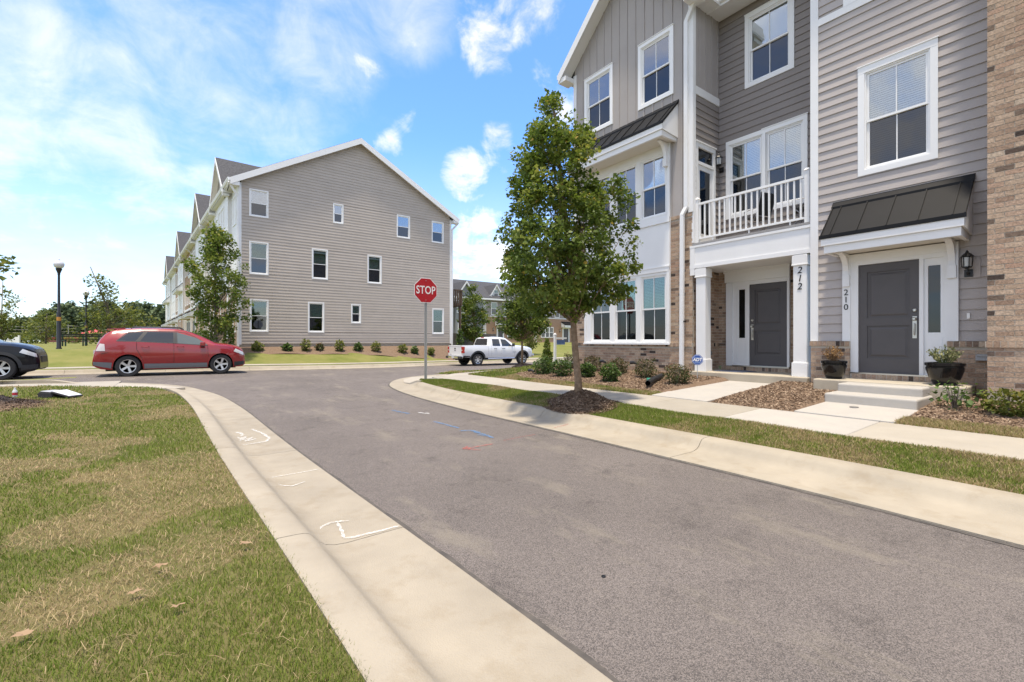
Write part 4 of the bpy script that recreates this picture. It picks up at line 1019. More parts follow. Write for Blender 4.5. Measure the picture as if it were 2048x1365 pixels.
lap_wall(hl1, FG, XG0+.1, XG1-.1, 1.25, 14.35, holes=[(a+.02, b-.02, c+.02, d-.02) for a, b, c, d in GW], m=M_LAPL, ulim=lambda z: (XG0+.1, XG1-.1) if z < ZEV else (XG0+max(.1, (z-ZEV)/SG), XG1-max(.1, (z-ZEV)/SG)))
mb = MB(FG); mb.prism([(XG0+.02, .6), (XG1-.02, .6), (XG1-.02, ZEV), (XM, 14.4), (XG0+.02, ZEV)], 'n', -.16, -.10); mb.build('wall_core', M_SHEATH, hl1)
mb = MB(FG); mb.box(XG0, XG1, -.3, -.01, .3, 1.25); mb.build('foundation', M_PARGE, hl1)
for (a, b) in ((XG0-.02, XG0+.12), (XG1-.12, XG1+.02)):
    mb = MB(FG); mb.box(a, b, -.15, .035, 1.2, ZEV-.2); mb.build('corner_board', M_WHITE, hl1)
for i, w in enumerate(GW): window(hl1, FG, *w, cas=.055, head=.06, muntin=False, blind='slats', glass=(M_GREENF if w[2] < 6 else M_GLASSF, M_SCREENF), drip=False, deep=.04, sash=.035)
gable_roof(hl1, FG, XG0, XG1, ZEV, SG, 11.0, over_n=.38, over_u=.45, fascia=.26)
mb = MB(FG); mb.box(XG1-.05, XG1, -12, -.1, .6, ZEV-.1); mb.build('rear_wall', M_LAPL, hl1)
downspout(hl1, FG, [(XG0-.50, .30, ZEV-.35), (XG0-.42, .2, ZEV-.5), (XG0-.05, .05, ZEV-1.05), (XG0-.05, .05, 1.1)], w=.11)
downspout(hl1, FG, [(XG1+.50, .2, ZEV-.3), (XG1+.42, .2, ZEV-.5), (XG1+.06, .05, ZEV-.95), (XG1+.06, .05, 1.1)], w=.11)
# weathered wooden deck at the back corner
M_OLDW = mat('weathered_wood', (.10, .065, .042), .9, var=.3, vscale=8)
mb = MB(); mb.box(16.52, 18.3, 31.6, 34.5, 4.14, 4.40)
dk = mb.build('rear_deck', M_OLDW, hl1)
for i in range(10):
    mb = MB(); x = 16.6+i*.185; mb.box(x, x+.12, 31.55, 31.6, 4.2, 5.45); mb.build('deck_slat', M_OLDW, dk)
mb = MB(); mb.box(16.5, 18.4, 31.53, 31.66, 5.38, 5.48); mb.box(18.15, 18.3, 31.6, 31.75, .3, 5.4); mb.build('deck_rail', M_OLDW, dk)
front_unit(hl1, 0.05, 11, (2.4, 7.6), None, 0, first=True)
settle(hl1, (9.7, 31, .9))
for i, (a, b, bay, st, lab) in enumerate(((11, 25, (13.2, 19.4), 1, 'second townhouse of the left row with white gabled front'), (25, 43, (31, 37.5), 2, 'third townhouse of the left row with brick front'), (43, 62, (50.5, 57), 0, 'farthest townhouse of the left row at its end'))):
    hx = thing('townhouse', lab, 'townhouse'); front_unit(hx, a, b, bay, None, 0, style=st); settle(hx, tuple(FL(((a+b)/2, 0, .9))))

# ================================================================== far row of two-storey houses behind the pickup
YF = 47.0; FF = Frame((0, YF, 0), (1, 0, 0), (0, -1, 0)); FZ = 1.2
M_GREYB = mat('grey_blue_siding', (.235, .245, .255), .8, var=.04, vscale=2)
M_BRKF = mat('far_brick', (.34, .215, .145), .9, var=.22, vscale=10, detail=9, bump=.3, bscale=25)
def small_window(root, u0, u1, z0, z1, n=0.0, fr=None):
    fr = fr or FF; mb = MB(fr); zm = (z0+z1)/2; k = .09
    for (a, b, c, d) in rects_minus(u0, u1, z0, z1, [(u0+k, u1-k, z0+k, zm-.03), (u0+k, u1-k, zm+.03, z1-k)]): mb.box(a, b, n-.01, n+.05, c, d)
    w = mb.build('window', M_WHITE, root)
    for (c, d, gm) in ((z0+k, zm-.03, M_SCREENF), (zm+.03, z1-k, M_GREENF)):
        mb = MB(fr); mb.box(u0+k, u1-k, n+.018, n+.022, c, d); mb.build('pane', gm, w)
        mb = MB(fr); mb.box(u0+k, u1-k, n+.002, n+.006, c, d); mb.build('room', M_VOID if c < zm-.1 else M_BLIND, w)
    return w
def far_unit(label, u0, u1, grey, gab=None, dormer=None, doors=(), trips=(), wins=()):
    h = thing('row_house', label, 'house')
    mb = MB(FF); mb.box(u0, u1, -9, -.05, .5, 6.6); mb.build('wall_core', M_SHEATH, h)
    if grey:
        mb = MB(FF); mb.box(u0, u1, -.05, 0, FZ-.5, 6.6); mb.build('siding', M_GREYB, h)
        for z in np.arange(FZ, 6.5, .6): mb = MB(FF); mb.box(u0, u1, 0, .008, z, z+.02); 
    else:
        mb = MB(FF); mb.box(u0, u1, -.05, 0, FZ-.5, 4.5); mb.build('brick_front', M_BRKF, h)
        mb = MB(FF); mb.box(u0, u1, -.05, .0, 4.5, 6.6); mb.build('siding', mat('far_siding', (.27, .24, .23), .8, var=.05), h)
        mb = MB(FF); mb.box(u0, u1, 0, .04, 4.44, 4.54); mb.build('belt_board', M_WHITE, h)
    for u in (u0+.06, u1-.18): mb = MB(FF); mb.box(u, u+.12, 0, .03, FZ-.3, 6.5); mb.build('corner_board', M_WHITE, h)
    mb = MB(FF); mb.hexa([(u0, .4, 6.62), (u1, .4, 6.62), (u1, -4.8, 9.3), (u0, -4.8, 9.3), (u0, .4, 6.74), (u1, .4, 6.74), (u1, -4.8, 9.42), (u0, -4.8, 9.42)]); mb.build('roof', M_SHING, h)
    mb = MB(FF); mb.hexa([(u0, -9.4, 6.62), (u1, -9.4, 6.62), (u1, -4.8, 9.3), (u0, -4.8, 9.3), (u0, -9.4, 6.74), (u1, -9.4, 6.74), (u1, -4.8, 9.42), (u0, -4.8, 9.42)]); mb.build('roof', M_SHING, h)
    mb = MB(FF); mb.box(u0, u1, .36, .44, 6.45, 6.66); mb.build('gutter', M_WHITE, h)
    if gab:
        a, b, zp = gab; um_ = (a+b)/2; s = (zp-6.6)/((b-a)/2)
        mb = MB(FF); mb.box(a, b, 0, .28, FZ-.5, 6.6); mb.prism([(a, 6.6), (b, 6.6), (um_, zp)], 'n', -1.5, .28); mb.build('front_gable', M_GREYB if grey else M_BATT, h)
        FFb = Frame((0, YF-.28, 0), (1, 0, 0), (0, -1, 0)); gable_roof(h, FFb, a, b, 6.6, s, 3.0, over_n=.3, over_u=.25, thick=.1, fascia=.22)
    if dormer:
        a, b, zp = dormer; um_ = (a+b)/2; zb = 7.0; s = (zp-zb-.35)/((b-a)/2); n = -.9
        FD = Frame((0, YF+.3, 0), (1, 0, 0), (0, -1, 0))
        mb = MB(FD); mb.box(a, b, -2.5, 0, 6.9, zp-s*(b-a)/2); mb.prism([(a, zp-s*(b-a)/2), (b, zp-s*(b-a)/2), (um_, zp)], 'n', -2.5, 0); mb.build('dormer', M_WHITE, h)
        gable_roof(h, FD, a, b, zp-s*(b-a)/2, s, 3.4, over_n=.25, over_u=.2, thick=.09, fascia=.16)
        small_window(h, um_-.36, um_+.36, 6.98, 7.85, 0, FD)
    for (a, b) in doors:
        mb = MB(FF); mb.box(a-.22, b+.22, 0, .06, FZ, 3.35); mb.build('door_frame', M_WHITE, h); mb = MB(FF); mb.box(a, b, .06, .08, FZ+.05, 3.12); mb.build('door', M_DOOR, h)
        shed_hood(h, FF, a-.45, b+.45, 4.05, 3.62, .8, fas=.32, nm='hood')
        mb = MB(FF); mb.box(a-.5, b+.5, 0, 1.3, .6, FZ); mb.build('stoop', M_STOOP, h)
        lantern(h, FF, a-.75, .0, 2.6, .5)
    for (a, b, c, d, k) in trips:
        w = (b-a)/k
        for i in range(k): small_window(h, a+w*i-.02+.02*(i % 2), a+w*(i+1)+.02, c, d, .003*(i % 2)+(.285 if gab else 0))
    for w in wins: small_window(h, *w)
    settle(h, ((u0+u1)/2, YF, FZ)); return h
far_unit('grey sided far house behind the fence, left of the brick one', 18.5, 30.55, True, gab=(26.3, 29.0, 8.45), wins=[(26.45, 27.55, 4.7, 6.2, .285), (27.6, 28.7, 4.7, 6.2, .285), (19.5, 20.5, 4.7, 6.2), (22.5, 23.5, 4.7, 6.2)], trips=[(26.6, 28.8, 2.0, 3.5, 2)])
far_unit('far brick house with small gabled dormer behind the pickup', 30.55, 38.6, False, dormer=(31.65, 33.15, 8.45), doors=[(32.5, 33.2)], trips=[(33.95, 36.15, 1.9, 3.42, 3)], wins=[(31.45, 32.38, 4.62, 6.24), (33.4, 34.3, 4.62, 6.24), (35.8, 36.7, 4.62, 6.24)])
far_unit('far brick house seen past the leaning street tree trunk', 38.6, 47.5, False, dormer=(40.2, 41.7, 8.45), doors=[(43.65, 44.55)], trips=[(39.55, 41.75, 1.86, 3.3, 3)], wins=[(39.6, 40.5, 4.62, 6.24), (42.0, 42.9, 4.62, 6.24), (44.9, 45.8, 4.62, 6.24)])
far_unit('farthest brick row house, mostly hidden by the end townhouse', 47.5, 58, False, doors=[(50, 50.9)], trips=[(52, 54.2, 1.86, 3.3, 3)], wins=[(49, 50, 4.62, 6.24)])
# grey privacy fence
M_FENCE = mat('grey_fence_wood', (.115, .105, .098), .9, var=.2, vscale=6, objvar=.12)
fe = thing('privacy_fence', 'dark grey wooden privacy fence left of the pickup cab', 'fence')
x = 17.2
while x < 23.2:
    z = zfar(x, 34.0); mb = MB(); mb.box(x, x+.138, 34.0, 34.03, z, z+1.75+.01*math.sin(x*9)); mb.build('fence_board', M_FENCE, fe); x += .15
mb = MB(); mb.box(17.2, 23.3, 34.03, 34.09, 1.75, 1.85); mb.build('fence_rail', M_FENCE, fe)
settle(fe, (20, 34, .4))
# mulch strip at the foot of the gable wall
rows = [[(x, y, zfar(x, y)+.02+.03*math.sin(x*2.3+y*3)*min(1, 30-y)+ .02*smooth(28.2, 28.5, y)) for y in np.linspace(28.1, 30.0, 12)] for x in np.arange(2.2, 17.3, .25)]
sheet('mulch_bed', rows, M_MULCHB, 'mulch strip along the foot of the gable wall')
# ================================================================== vegetation
LEAF_STOPS = [(0.0, (0.055, 0.092, 0.014)), (0.3, (0.10, 0.155, 0.023)), (0.6, (0.165, 0.215, 0.036)), (0.85, (0.24, 0.275, 0.053)), (0.95, (0.32, 0.30, 0.065)), (1.0, (0.46, 0.32, 0.06))]
M_LEAF = attr_mat('maple_leaf', LEAF_STOPS, 0.5, trans=0.45, spec=0.35)
M_LEAFY = attr_mat('yellow_green_leaf', [(0.0, (0.085, 0.115, 0.022)), (0.5, (0.17, 0.20, 0.042)), (1.0, (0.32, 0.29, 0.075))], 0.6, trans=0.45, spec=0.3)
M_LEAFB = attr_mat('boxwood_leaf', [(0.0, (0.03, 0.06, 0.012)), (0.5, (0.07, 0.13, 0.022)), (1.0, (0.14, 0.21, 0.035))], 0.5, trans=0.25, spec=0.4)
M_LEAFR = attr_mat('reddish_shrub_leaf', [(0.0, (0.035, 0.055, 0.015)), (0.35, (0.07, 0.085, 0.025)), (0.6, (0.115, 0.085, 0.035)), (0.85, (0.16, 0.085, 0.045)), (1.0, (0.22, 0.12, 0.055))], 0.6, trans=0.2, spec=0.3)
M_PINE = attr_mat('hazed_pine_needles', [(0.0, (0.080, 0.110, 0.058)), (0.5, (0.125, 0.160, 0.082)), (1.0, (0.19, 0.225, 0.115))], 0.8, trans=0.1, spec=0.1)  # needle greens lightened and greyed, distance haze painted into the colour
M_BARK = mat('bark', (0.15, 0.10, 0.065), 0.95, col2=(0.30, 0.215, 0.145), vscale=14, bump=1.0, bscale=30, detail=9, spec=0.15)
M_BARKG = mat('grey_bark', (0.14, 0.115, 0.095), 0.95, col2=(0.24, 0.205, 0.17), vscale=12, bump=0.8, bscale=30, spec=0.15)
def leaf_cloud(C, size, rng, up=0.35, out=None, jitter=0.35):
    """four-cornered folded leaves at the points C; returns verts, faces(tri)"""
    n = len(C); d = rng.normal(size=(n, 3)); d[:, 2] *= 0.6
    if out is not None: d += out*0.8
    d[:, 2] -= 0.25; d /= np.linalg.norm(d, axis=1)[:, None]+1e-9              # leaf axis, drooping a little
    nn = rng.normal(size=(n, 3))*0.7; nn[:, 2] += up*2.2
    s = np.cross(d, nn); s /= np.linalg.norm(s, axis=1)[:, None]+1e-9
    nn = np.cross(s, d)
    L = (size*(1+jitter*rng.normal(size=n)).clip(.4, 1.8))[:, None]; w = L*0.42
    b = C; t = C+d*L; m1 = C+d*L*.45+s*w+nn*L*.10; m2 = C+d*L*.45-s*w+nn*L*.10
    V = np.stack([b, m1, t, m2], 1).reshape(-1, 3); i = np.arange(n)[:, None]*4
    F = np.concatenate([i+np.array([[0, 1, 2]]), i+np.array([[0, 2, 3]])], 1).reshape(-1, 3)
    return V, F
def make_tree(name, label, base, path, prof, z0, z1, nclump, nleaf, lsize, seed, group=None, m=None, bark=None, r0=0.09, cl=0.22, ctr=(0, 0), shell=0.55, yel=0.0, cat='tree', limbs=True, squash=0.8):
    rng = np.random.default_rng(seed); root = thing(name, label, cat, group)
    bx, by, bz = base
    # trunk
    P = [Vector((bx+p[0], by+p[1], bz+p[2])) for p in path]; k = len(P)
    mb = MB(); mb.tube([tuple(p) for p in P], [r0*(1.25 if i == 0 else 1)*(1-.78*(i/(k-1))**1.2)+.006 for i in range(k)], 10)
    hs = [p.z for p in P]
    def trunk_at(z): return np.array([np.interp(z, hs, [p.x for p in P]), np.interp(z, hs, [p.y for p in P]), min(max(z, hs[0]), hs[-1])])
    cx, cy = bx+ctr[0], by+ctr[1]; C = []; CL = []
    ph, pr = zip(*prof)
    tries = 0
    while len(C) < nclump and tries < nclump*40:
        tries += 1
        h = rng.random()
        r = np.interp(h, ph, pr)
        if rng.random() > (r/max(pr))**1.3+.08: continue
        a = rng.random()*2*math.pi; q = r*(shell+(1-shell)*rng.random())*(0.9+.2*math.sin(3*a+seed)+.08*rng.normal()) if rng.random() < .72 else r*rng.random()*.7
        z = z0+(z1-z0)*h; t = trunk_at(z); f = min(1, max(0, (z-z0)/(z1-z0)))
        C.append((t[0]*f+cx*(1-f)+q*math.cos(a), t[1]*f+cy*(1-f)+q*math.sin(a), z+.05*rng.normal()))
    C = np.array(C)
    if limbs:
        for c in C[::max(1, len(C)//70)]:
            zs = max(P[0].z+.55*(z0-P[0].z)+.15, c[2]-.35*(z1-z0)*.5-np.hypot(c[0]-cx, c[1]-cy)*.6); zs = max(zs, z0-.25*(z1-z0)*.2)
            s = trunk_at(zs); mid = s*.45+c*.55; mid[2] -= .06*np.linalg.norm(c-s)
            rr = r0*.28*(1-.6*(zs-hs[0])/(hs[-1]-hs[0]+.01)); mb.tube([tuple(s), tuple(mid), tuple(c)], [rr, rr*.6, rr*.22], 5, cap=False)
    mb.build('trunk', bark or M_BARK, root, smooth=True)
    per = np.maximum(6, (nleaf/len(C)*(0.6+.8*rng.random(len(C)))).astype(int))
    idx = np.repeat(np.arange(len(C)), per); n = len(idx)
    off = rng.normal(size=(n, 3)); off /= np.linalg.norm(off, axis=1)[:, None]; off *= (rng.random(n)**.45)[:, None]*cl; off[:, 2] *= squash
    Q = C[idx]+off*(0.75+.5*rng.random(len(C)))[idx][:, None]
    mean = np.array([cx, cy, (z0+z1)/2]); out = Q-mean; out /= np.linalg.norm(out, axis=1)[:, None]+1e-6
    V, F = leaf_cloud(Q, lsize, rng, out=out)
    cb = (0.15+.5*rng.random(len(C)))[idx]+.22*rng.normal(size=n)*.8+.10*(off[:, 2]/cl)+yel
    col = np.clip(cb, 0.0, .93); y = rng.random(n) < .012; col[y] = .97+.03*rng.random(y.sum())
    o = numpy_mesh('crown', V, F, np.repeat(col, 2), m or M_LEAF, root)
    settle(root, base); return root
# street tree in front of the bay window
tx, ty, tz = 6.05, 6.10, 0.44
make_tree('street_tree', 'young maple in mulch ring before the bay window', (tx, ty, tz), [(0, 0, -.2), (-.01, .0, .25), (-.05, .04, .8), (-.085, .07, 1.5), (-.10, .10, 2.2), (-.17, .15, 3.2), (-.27, .23, 4.3), (-.34, .32, 5.35)],
          [(0, .5), (.06, 1.0), (.14, 1.26), (.25, 1.38), (.40, 1.33), (.54, 1.18), (.66, 1.02), (.78, .78), (.88, .52), (.95, .30), (1, .08)], 1.93, 5.95, 340, 38000, .058, 3, r0=.066, cl=.20, ctr=(-.28, .22), yel=.06, shell=.62)
# smaller trees
def gz(x, y): return zright(x, y)
make_tree('street_tree', 'small maple on mulch mound in front of the pickup', (11.4, 14.75, .33), [(0, 0, -.2), (.01, 0, .6), (0, .0, 1.4), (.02, .02, 2.4), (0, .05, 3.3)], [(0, .35), (.1, .95), (.3, 1.15), (.55, 1.0), (.8, .6), (1, .08)], 1.55, 4.0, 130, 8500, .085, 5, r0=.05, cl=.26)
make_tree('street_tree', 'leafy young tree rising behind the pickup bed', (20.0, 32.4, .3), [(0, 0, -.2), (0, 0, 1), (.05, 0, 2.5), (0, .05, 5.4)], [(0, .5), (.12, 1.3), (.4, 1.35), (.7, .95), (1, .1)], 1.5, 6.15, 110, 6500, .13, 8, r0=.07, cl=.38, ctr=(0, 0))
make_tree('street_tree', 'bushy tree beside the gable corner, behind the red car', (1.62, 27.9, .62), [(0, 0, -.2), (0, 0, 1), (.02, 0, 2.5), (0, 0, 6)], [(0, .3), (.1, .9), (.3, 1.5), (.5, 1.65), (.68, 1.4), (.85, .85), (1, .15)], 1.5, 7.3, 150, 9500, .115, 12, r0=.075, cl=.38, yel=.06, bark=M_BARKG, ctr=(.1, 0))
make_tree('young_tree', 'small yellow-green tree low between the pickup and far houses', (24.8, 31.0, .3), [(0, 0, -.1), (0, 0, 1), (0, 0, 2.4)], [(0, .5), (.4, 1.2), (1, .2)], .9, 2.9, 45, 1600, .12, 21, m=M_LEAFY, r0=.04, cl=.4)
# park trees
def at(px, d): rr = (px-1024)/910.0; return (rr*CT+ST)*d, (-rr*ST+CT)*d
make_tree('park_tree', 'wispy yellow-green tree beside the farther lamp post', (*at(222, 36), 1.05), [(0, 0, -.1), (0, 0, 1), (-.2, -.1, 3), (-1.1, -.9, 6.0)], [(0, 1.2), (.2, 2.2), (.45, 2.2), (.62, 1.2), (.8, .8), (1, .25)], 1.4, 6.4, 70, 3000, .15, 31, m=M_LEAFY, r0=.10, cl=.62, bark=M_BARKG, ctr=(.9, 0))
make_tree('park_tree', 'low yellow-green tree left of the nearer lamp post', (*at(92, 52), 1.08), [(0, 0, -.1), (0, 0, 1), (.1, 0, 4)], [(0, .8), (.3, 2.2), (.7, 1.8), (1, .3)], 1.7, 4.9, 45, 1700, .18, 33, m=M_LEAFY, r0=.08, cl=.65, bark=M_BARKG)
make_tree('park_tree', 'thin sparse tree at the left picture edge', (*at(2, 34), 1.06), [(0, 0, -.1), (0, 0, 1), (.1, 0, 4.8)], [(0, .4), (.3, 1.3), (.7, 1.0), (1, .15)], 1.6, 5.6, 42, 1300, .15, 35, m=M_LEAFY, r0=.06, cl=.5, bark=M_BARKG)
# tree whose branch reaches in at the left edge
make_tree('street_tree', 'tree standing left of the view, its leafy branch reaching in', (-3.0, 12.1, .42), [(0, 0, -.2), (0, 0, 1), (0, 0, 2.2), (0, 0, 3.2)], [(0, .3), (.2, .62), (.5, .72), (.75, .5), (1, .1)], 1.9, 3.5, 40, 1300, .085, 41, m=M_LEAFY, r0=.06, cl=.24, ctr=(-.2, 0))
# shrubs
def make_shrub(label, x, y, z, r, h, m, n, ls, seed, group=None, name='shrub', upright=False, sparse=False):
    rng = np.random.default_rng(seed); root = thing(name, label, 'shrub', group)
    mb = MB(); ns = 7
    for i in range(ns):
        a = rng.random()*6.28; q = r*.6*rng.random(); mb.tube([(x, y, z-.03), (x+q*.5*math.cos(a), y+q*.5*math.sin(a), z+h*.4), (x+q*math.cos(a), y+q*math.sin(a), z+h*.85)], [.012, .008, .003], 4, cap=False)
    mb.build('stem', M_BARKG, root)
    u = rng.normal(size=(n, 3)); u /= np.linalg.norm(u, axis=1)[:, None]; rad = (rng.random(n)**(.5 if sparse else .28))
    lump = 1+.16*np.sin(u[:, 0]*5+seed)*np.cos(u[:, 1]*4+seed*2)+.12*np.sin(u[:, 2]*7+seed)
    Q = u*(rad*lump)[:, None]*np.array([r, r, h*.52]); Q[:, 2] = np.abs(Q[:, 2]+h*.5) if not upright else Q[:, 2]+h*.52
    if upright: taper = 1-.65*np.clip(Q[:, 2]/h, 0, 1); Q[:, 0] *= taper; Q[:, 1] *= taper
    Q += np.array([x, y, z]); V, F = leaf_cloud(Q, ls, rng, up=.5, out=u)
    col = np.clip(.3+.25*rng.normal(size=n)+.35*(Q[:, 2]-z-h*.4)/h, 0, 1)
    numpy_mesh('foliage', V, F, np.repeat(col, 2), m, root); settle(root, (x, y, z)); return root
def on_ray(px, X):  # point at plane X seen at pixel column px
    r = (px-1024)/910.0; t = X/(r*CT+ST); return X, (-r*ST+CT)*t
BED = 'shrubs in the bay window bed'
for (px, X, r, h, kind, lab) in ((1417-330, 8.95, .30, .52, 'b', 'bright green shrub leftmost in the bed, beside the tall one'), (1122, 8.85, .30, .50, 'b', 'bright green shrub just left of the maple trunk'), (1174, 9.05, .22, .42, 'b', 'bright green shrub just right of the maple trunk'), (1220, 8.75, .25, .44, 'b', 'bright green shrub under the middle of the bay window'),
                           (1185, 10.15, .27, .48, 'r', 'reddish shrub against the brick right of the maple trunk'), (1237, 10.05, .27, .46, 'r', 'reddish shrub against the brick under the middle window'), (1291, 9.75, .29, .50, 'r', 'reddish brown shrub right of the two path lights'), (1354, 9.25, .30, .46, 'r', 'reddish brown shrub at the downspout beside the drain pipe'), (1140, 10.3, .25, .5, 'r', 'brown shrub against the brick behind the maple trunk')):
    x, y = on_ray(px, X); z = zright(x, y)+.02
    make_shrub(lab, x, y, z, r, h, M_LEAFB if kind == 'b' else M_LEAFR, 1500 if kind == 'b' else 1300, .042 if kind == 'b' else .036, px, BED)
x, y = on_ray(1094, 9.4); make_shrub('tall narrow dark evergreen shrub at the house corner', x, y, zright(x, y), .24, 1.02, M_LEAF, 1500, .05, 77, name='tall_shrub', upright=True)
x, y = on_ray(1910, 9.1); make_shrub('sparse glossy green shrub beside the front steps', x, y, zright(x, y)+.02, .30, .42, M_LEAFB, 200, .05, 78, sparse=True)
x, y = on_ray(2018, 8.95); make_shrub('yellow-green fine-leaved shrub under the brick tower', x, y, zright(x, y)+.02, .27, .36, attr_mat('gold_leaf', [(0, (.06, .08, .012)), (.5, (.13, .15, .025)), (1, (.26, .22, .04))], .6, trans=.3), 1100, .04, 79)
GS = 'young shrubs along the gable wall'
spot = [(515, .35, .45, 'y'), (575, .3, .34, 'd'), (612, .35, .55, 'y'), (639, .28, .36, 'r'), (679, .36, .55, 'y'), (716, .32, .42, 'd'), (752, .38, .55, 'y'), (806, .36, .5, 'y'), (829, .3, .4, 'd'), (862, .3, .4, 'y')]
names = ['first yellow-green', 'first dark', 'second yellow-green', 'dark reddish', 'third yellow-green', 'second dark', 'fourth yellow-green', 'fifth yellow-green', 'third dark', 'rightmost yellow-green']
for i, (px, r, h, kd) in enumerate(spot):
    rr = (px-1024)/910.0; t = 28.75/(-rr*ST+CT); x = (rr*CT+ST)*t; y = 28.75
    make_shrub(names[i]+' shrub from the left along the gable wall', x, y, zfar(x, y)+.03, r*.75, h*1.15, {'y': M_LEAFY, 'd': M_LEAFB, 'r': M_LEAFR}[kd], 330, .10, 200+i, GS)
x, y = 2.2, 29.4
make_shrub('rounded green shrub by the corner of the left row front', 1.2, 31.5, zfar(1.2, 31.5), .7, 1.0, M_LEAFB, 700, .12, 301)
make_shrub('climbing green shrub against the white corner of the gable wall', 2.35, 29.5, zfar(2.3, 29.5), .4, 1.6, M_LEAF, 500, .11, 302, upright=True)
make_shrub('small leafy shrub at the right foot of the gable wall', 16.9, 29.4, zfar(16.9, 29.4), .4, 1.5, M_LEAFB, 500, .11, 303, upright=True)
for i, (px, d, lab) in enumerate(((40, 52, 'low green bush at the park edge near the white fence'), (75, 60, 'low bush before the red-roofed store'), (205, 47, 'low bush just left of the red car roof'), (145, 60, 'low bush behind the park bench'))):
    rr = (px-1024)/910.0; x, y = (rr*CT+ST)*d, (-rr*ST+CT)*d
    make_shrub(lab, x, y, zfar(x, y), 1.3, 1.3, M_LEAFY, 400, .22, 320+i, name='bush')
# far-off pine wood: reads as one mass
def wood():
    rng = np.random.default_rng(5); QV = []; QF = []; RN = []; nb = 0; mb = MB()
    spots = []
    for i in range(60):
        px = -160+i*9.2+rng.normal()*4; d = rng.uniform(150, 210); spots.append((px, d, rng.uniform(.82, 1.08)))
    for (px, d, s) in spots:
        rr = (px-1024)/910.0; x, y = (rr*CT+ST)*d, (-rr*ST+CT)*d
        top = np.interp(px, [-200, 0, 75, 95, 130, 200, 260, 340, 420], [30, 40, 47, 66, 76, 78, 74, 72, 70])/910*d*s
        z0 = .5; n = 200; R_ = .16*top*rng.uniform(.85, 1.25)+1.2
        h = rng.random(n)**.8; a = rng.random(n)*6.28; q = R_*np.sqrt(rng.random(n))*np.interp(h, [0, .25, .6, 1], [.5, 1, .9, .3])
        lump = 1+.25*np.sin(a*3+px)
        C = np.stack([x+q*np.cos(a)*lump, y+q*np.sin(a)*lump, z0+top*(.22+.80*h)], 1)
        C = np.repeat(C, 4, 0)+rng.normal(size=(n*4, 3))*.55
        V, F = leaf_cloud(C, 1.15, rng, up=.6); QV.append(V); QF.append(F+nb); nb += len(V)
        base = .30+.25*rng.normal(); RN.append(np.repeat(np.clip(base+.22*rng.normal(size=n*4)+.30*(np.repeat(h, 4)-.5), 0, 1), 2))
        mb.tube([(x, y, .3), (x, y, top*.6)], [.3, .18], 5)
    tr = mb.build('pine_wood', M_BARKG); tag(tr, 'distant dark green pine wood behind the park', 'wood', None, 'stuff')
    numpy_mesh('foliage', np.concatenate(QV), np.concatenate(QF), np.concatenate(RN), M_PINE, tr)
wood()
# ------------------------------------------------------------------ mulch mounds and chips
def chips(P, Nrm, size, rng):
    n = len(P); a = rng.normal(size=(n, 3)); a[:, 2] *= .35; a /= np.linalg.norm(a, axis=1)[:, None]
    up = np.tile([0, 0, 1.0], (n, 1))+rng.normal(size=(n, 3))*.45; s = np.cross(a, up); s /= np.linalg.norm(s, axis=1)[:, None]
    L = size*(.5+rng.random(n))[:, None]; w = L*(.18+.2*rng.random(n))[:, None]
    V = np.stack([P-a*L-s*w, P+a*L-s*w*.6, P+a*L*.9+s*w*.7, P-a*L*.8+s*w], 1).reshape(-1, 3); i = np.arange(n)[:, None]*4
    return V, (i+np.array([[0, 1, 2, 3]]))
def mound(label, cx, cy, rx, ry, h, zf, seed, n=5000):
    rng = np.random.default_rng(seed); rows = []
    f = lambda q, a: h*(1-smooth(0.0, 1.0, q)*1.0)*(1+.10*math.sin(3*a+seed))
    for i in range(15):
        q = i/14
        rows.append([(cx+q*rx*math.cos(a)*(1+.06*math.sin(3*a+seed)), cy+q*ry*math.sin(a)*(1+.06*math.sin(3*a+seed)), zf(cx+q*rx*math.cos(a), cy+q*ry*math.sin(a))+f(q, a)-.02*smooth(.9, 1, q)) for a in np.linspace(0, 2*math.pi, 41)])
    o = sheet('mulch_mound', rows, M_MULCHB, label, kind='stuff', cat='mulch')
    q = np.sqrt(rng.random(n))*1.03; a = rng.random(n)*2*math.pi
    P = np.stack([cx+q*rx*np.cos(a)*(1+.06*np.sin(3*a+seed)), cy+q*ry*np.sin(a)*(1+.06*np.sin(3*a+seed)), np.zeros(n)], 1)
    P[:, 2] = [zf(p[0], p[1])+f(min(1, qq), aa)+.004 for p, qq, aa in zip(P, q, a)]
    V, F = chips(P, None, .021, rng); numpy_mesh('bark_chips', V, F, rng.random(n), M_CHIP, o); return o
mound('ring of dark bark mulch round the maple before the bay', 6.02, 6.05, .62, .82, .24, lambda x, y: .16+.11*smooth(5.5, 6.4, x), 3, 9000)
mound('bark mulch mound under the small tree by the pickup', 11.4, 14.75, .9, .75, .22, lambda x, y: zright(x, y), 4, 3000)
mound('bark mulch mound on the lawn at the left edge', -3.0, 12.1, 1.1, 1.0, .26, lambda x, y: zleft(x, y), 5, 6000)
def bed_chips(label, x0f, x1, y0, y1, n, m, seed, size=.021):
    rng = np.random.default_rng(seed); y = y0+(y1-y0)*rng.random(n); t = rng.random(n); P = []
    for yy, tt in zip(y, t):
        x0 = x0f(yy); x = x0+(x1-x0)*tt; P.append((x, yy, zright(x, yy)+bed_edge(yy, y0-.08, y1+.08)*.9+.03*(float(fbm(x, yy, 2.5, 9))-.3)*min(1, 6*tt)+.035*min(1, tt*8)+.008))
    V, F = chips(np.array(P), None, size, rng); o = numpy_mesh('bark_chips', V, F, rng.random(n), m); tag(o, label, 'mulch', None, 'stuff')
bed_chips('loose bark chips under the bay window shrubs', xm, 10.75, 5.85, 11.6, 22000, M_CHIPL, 1)
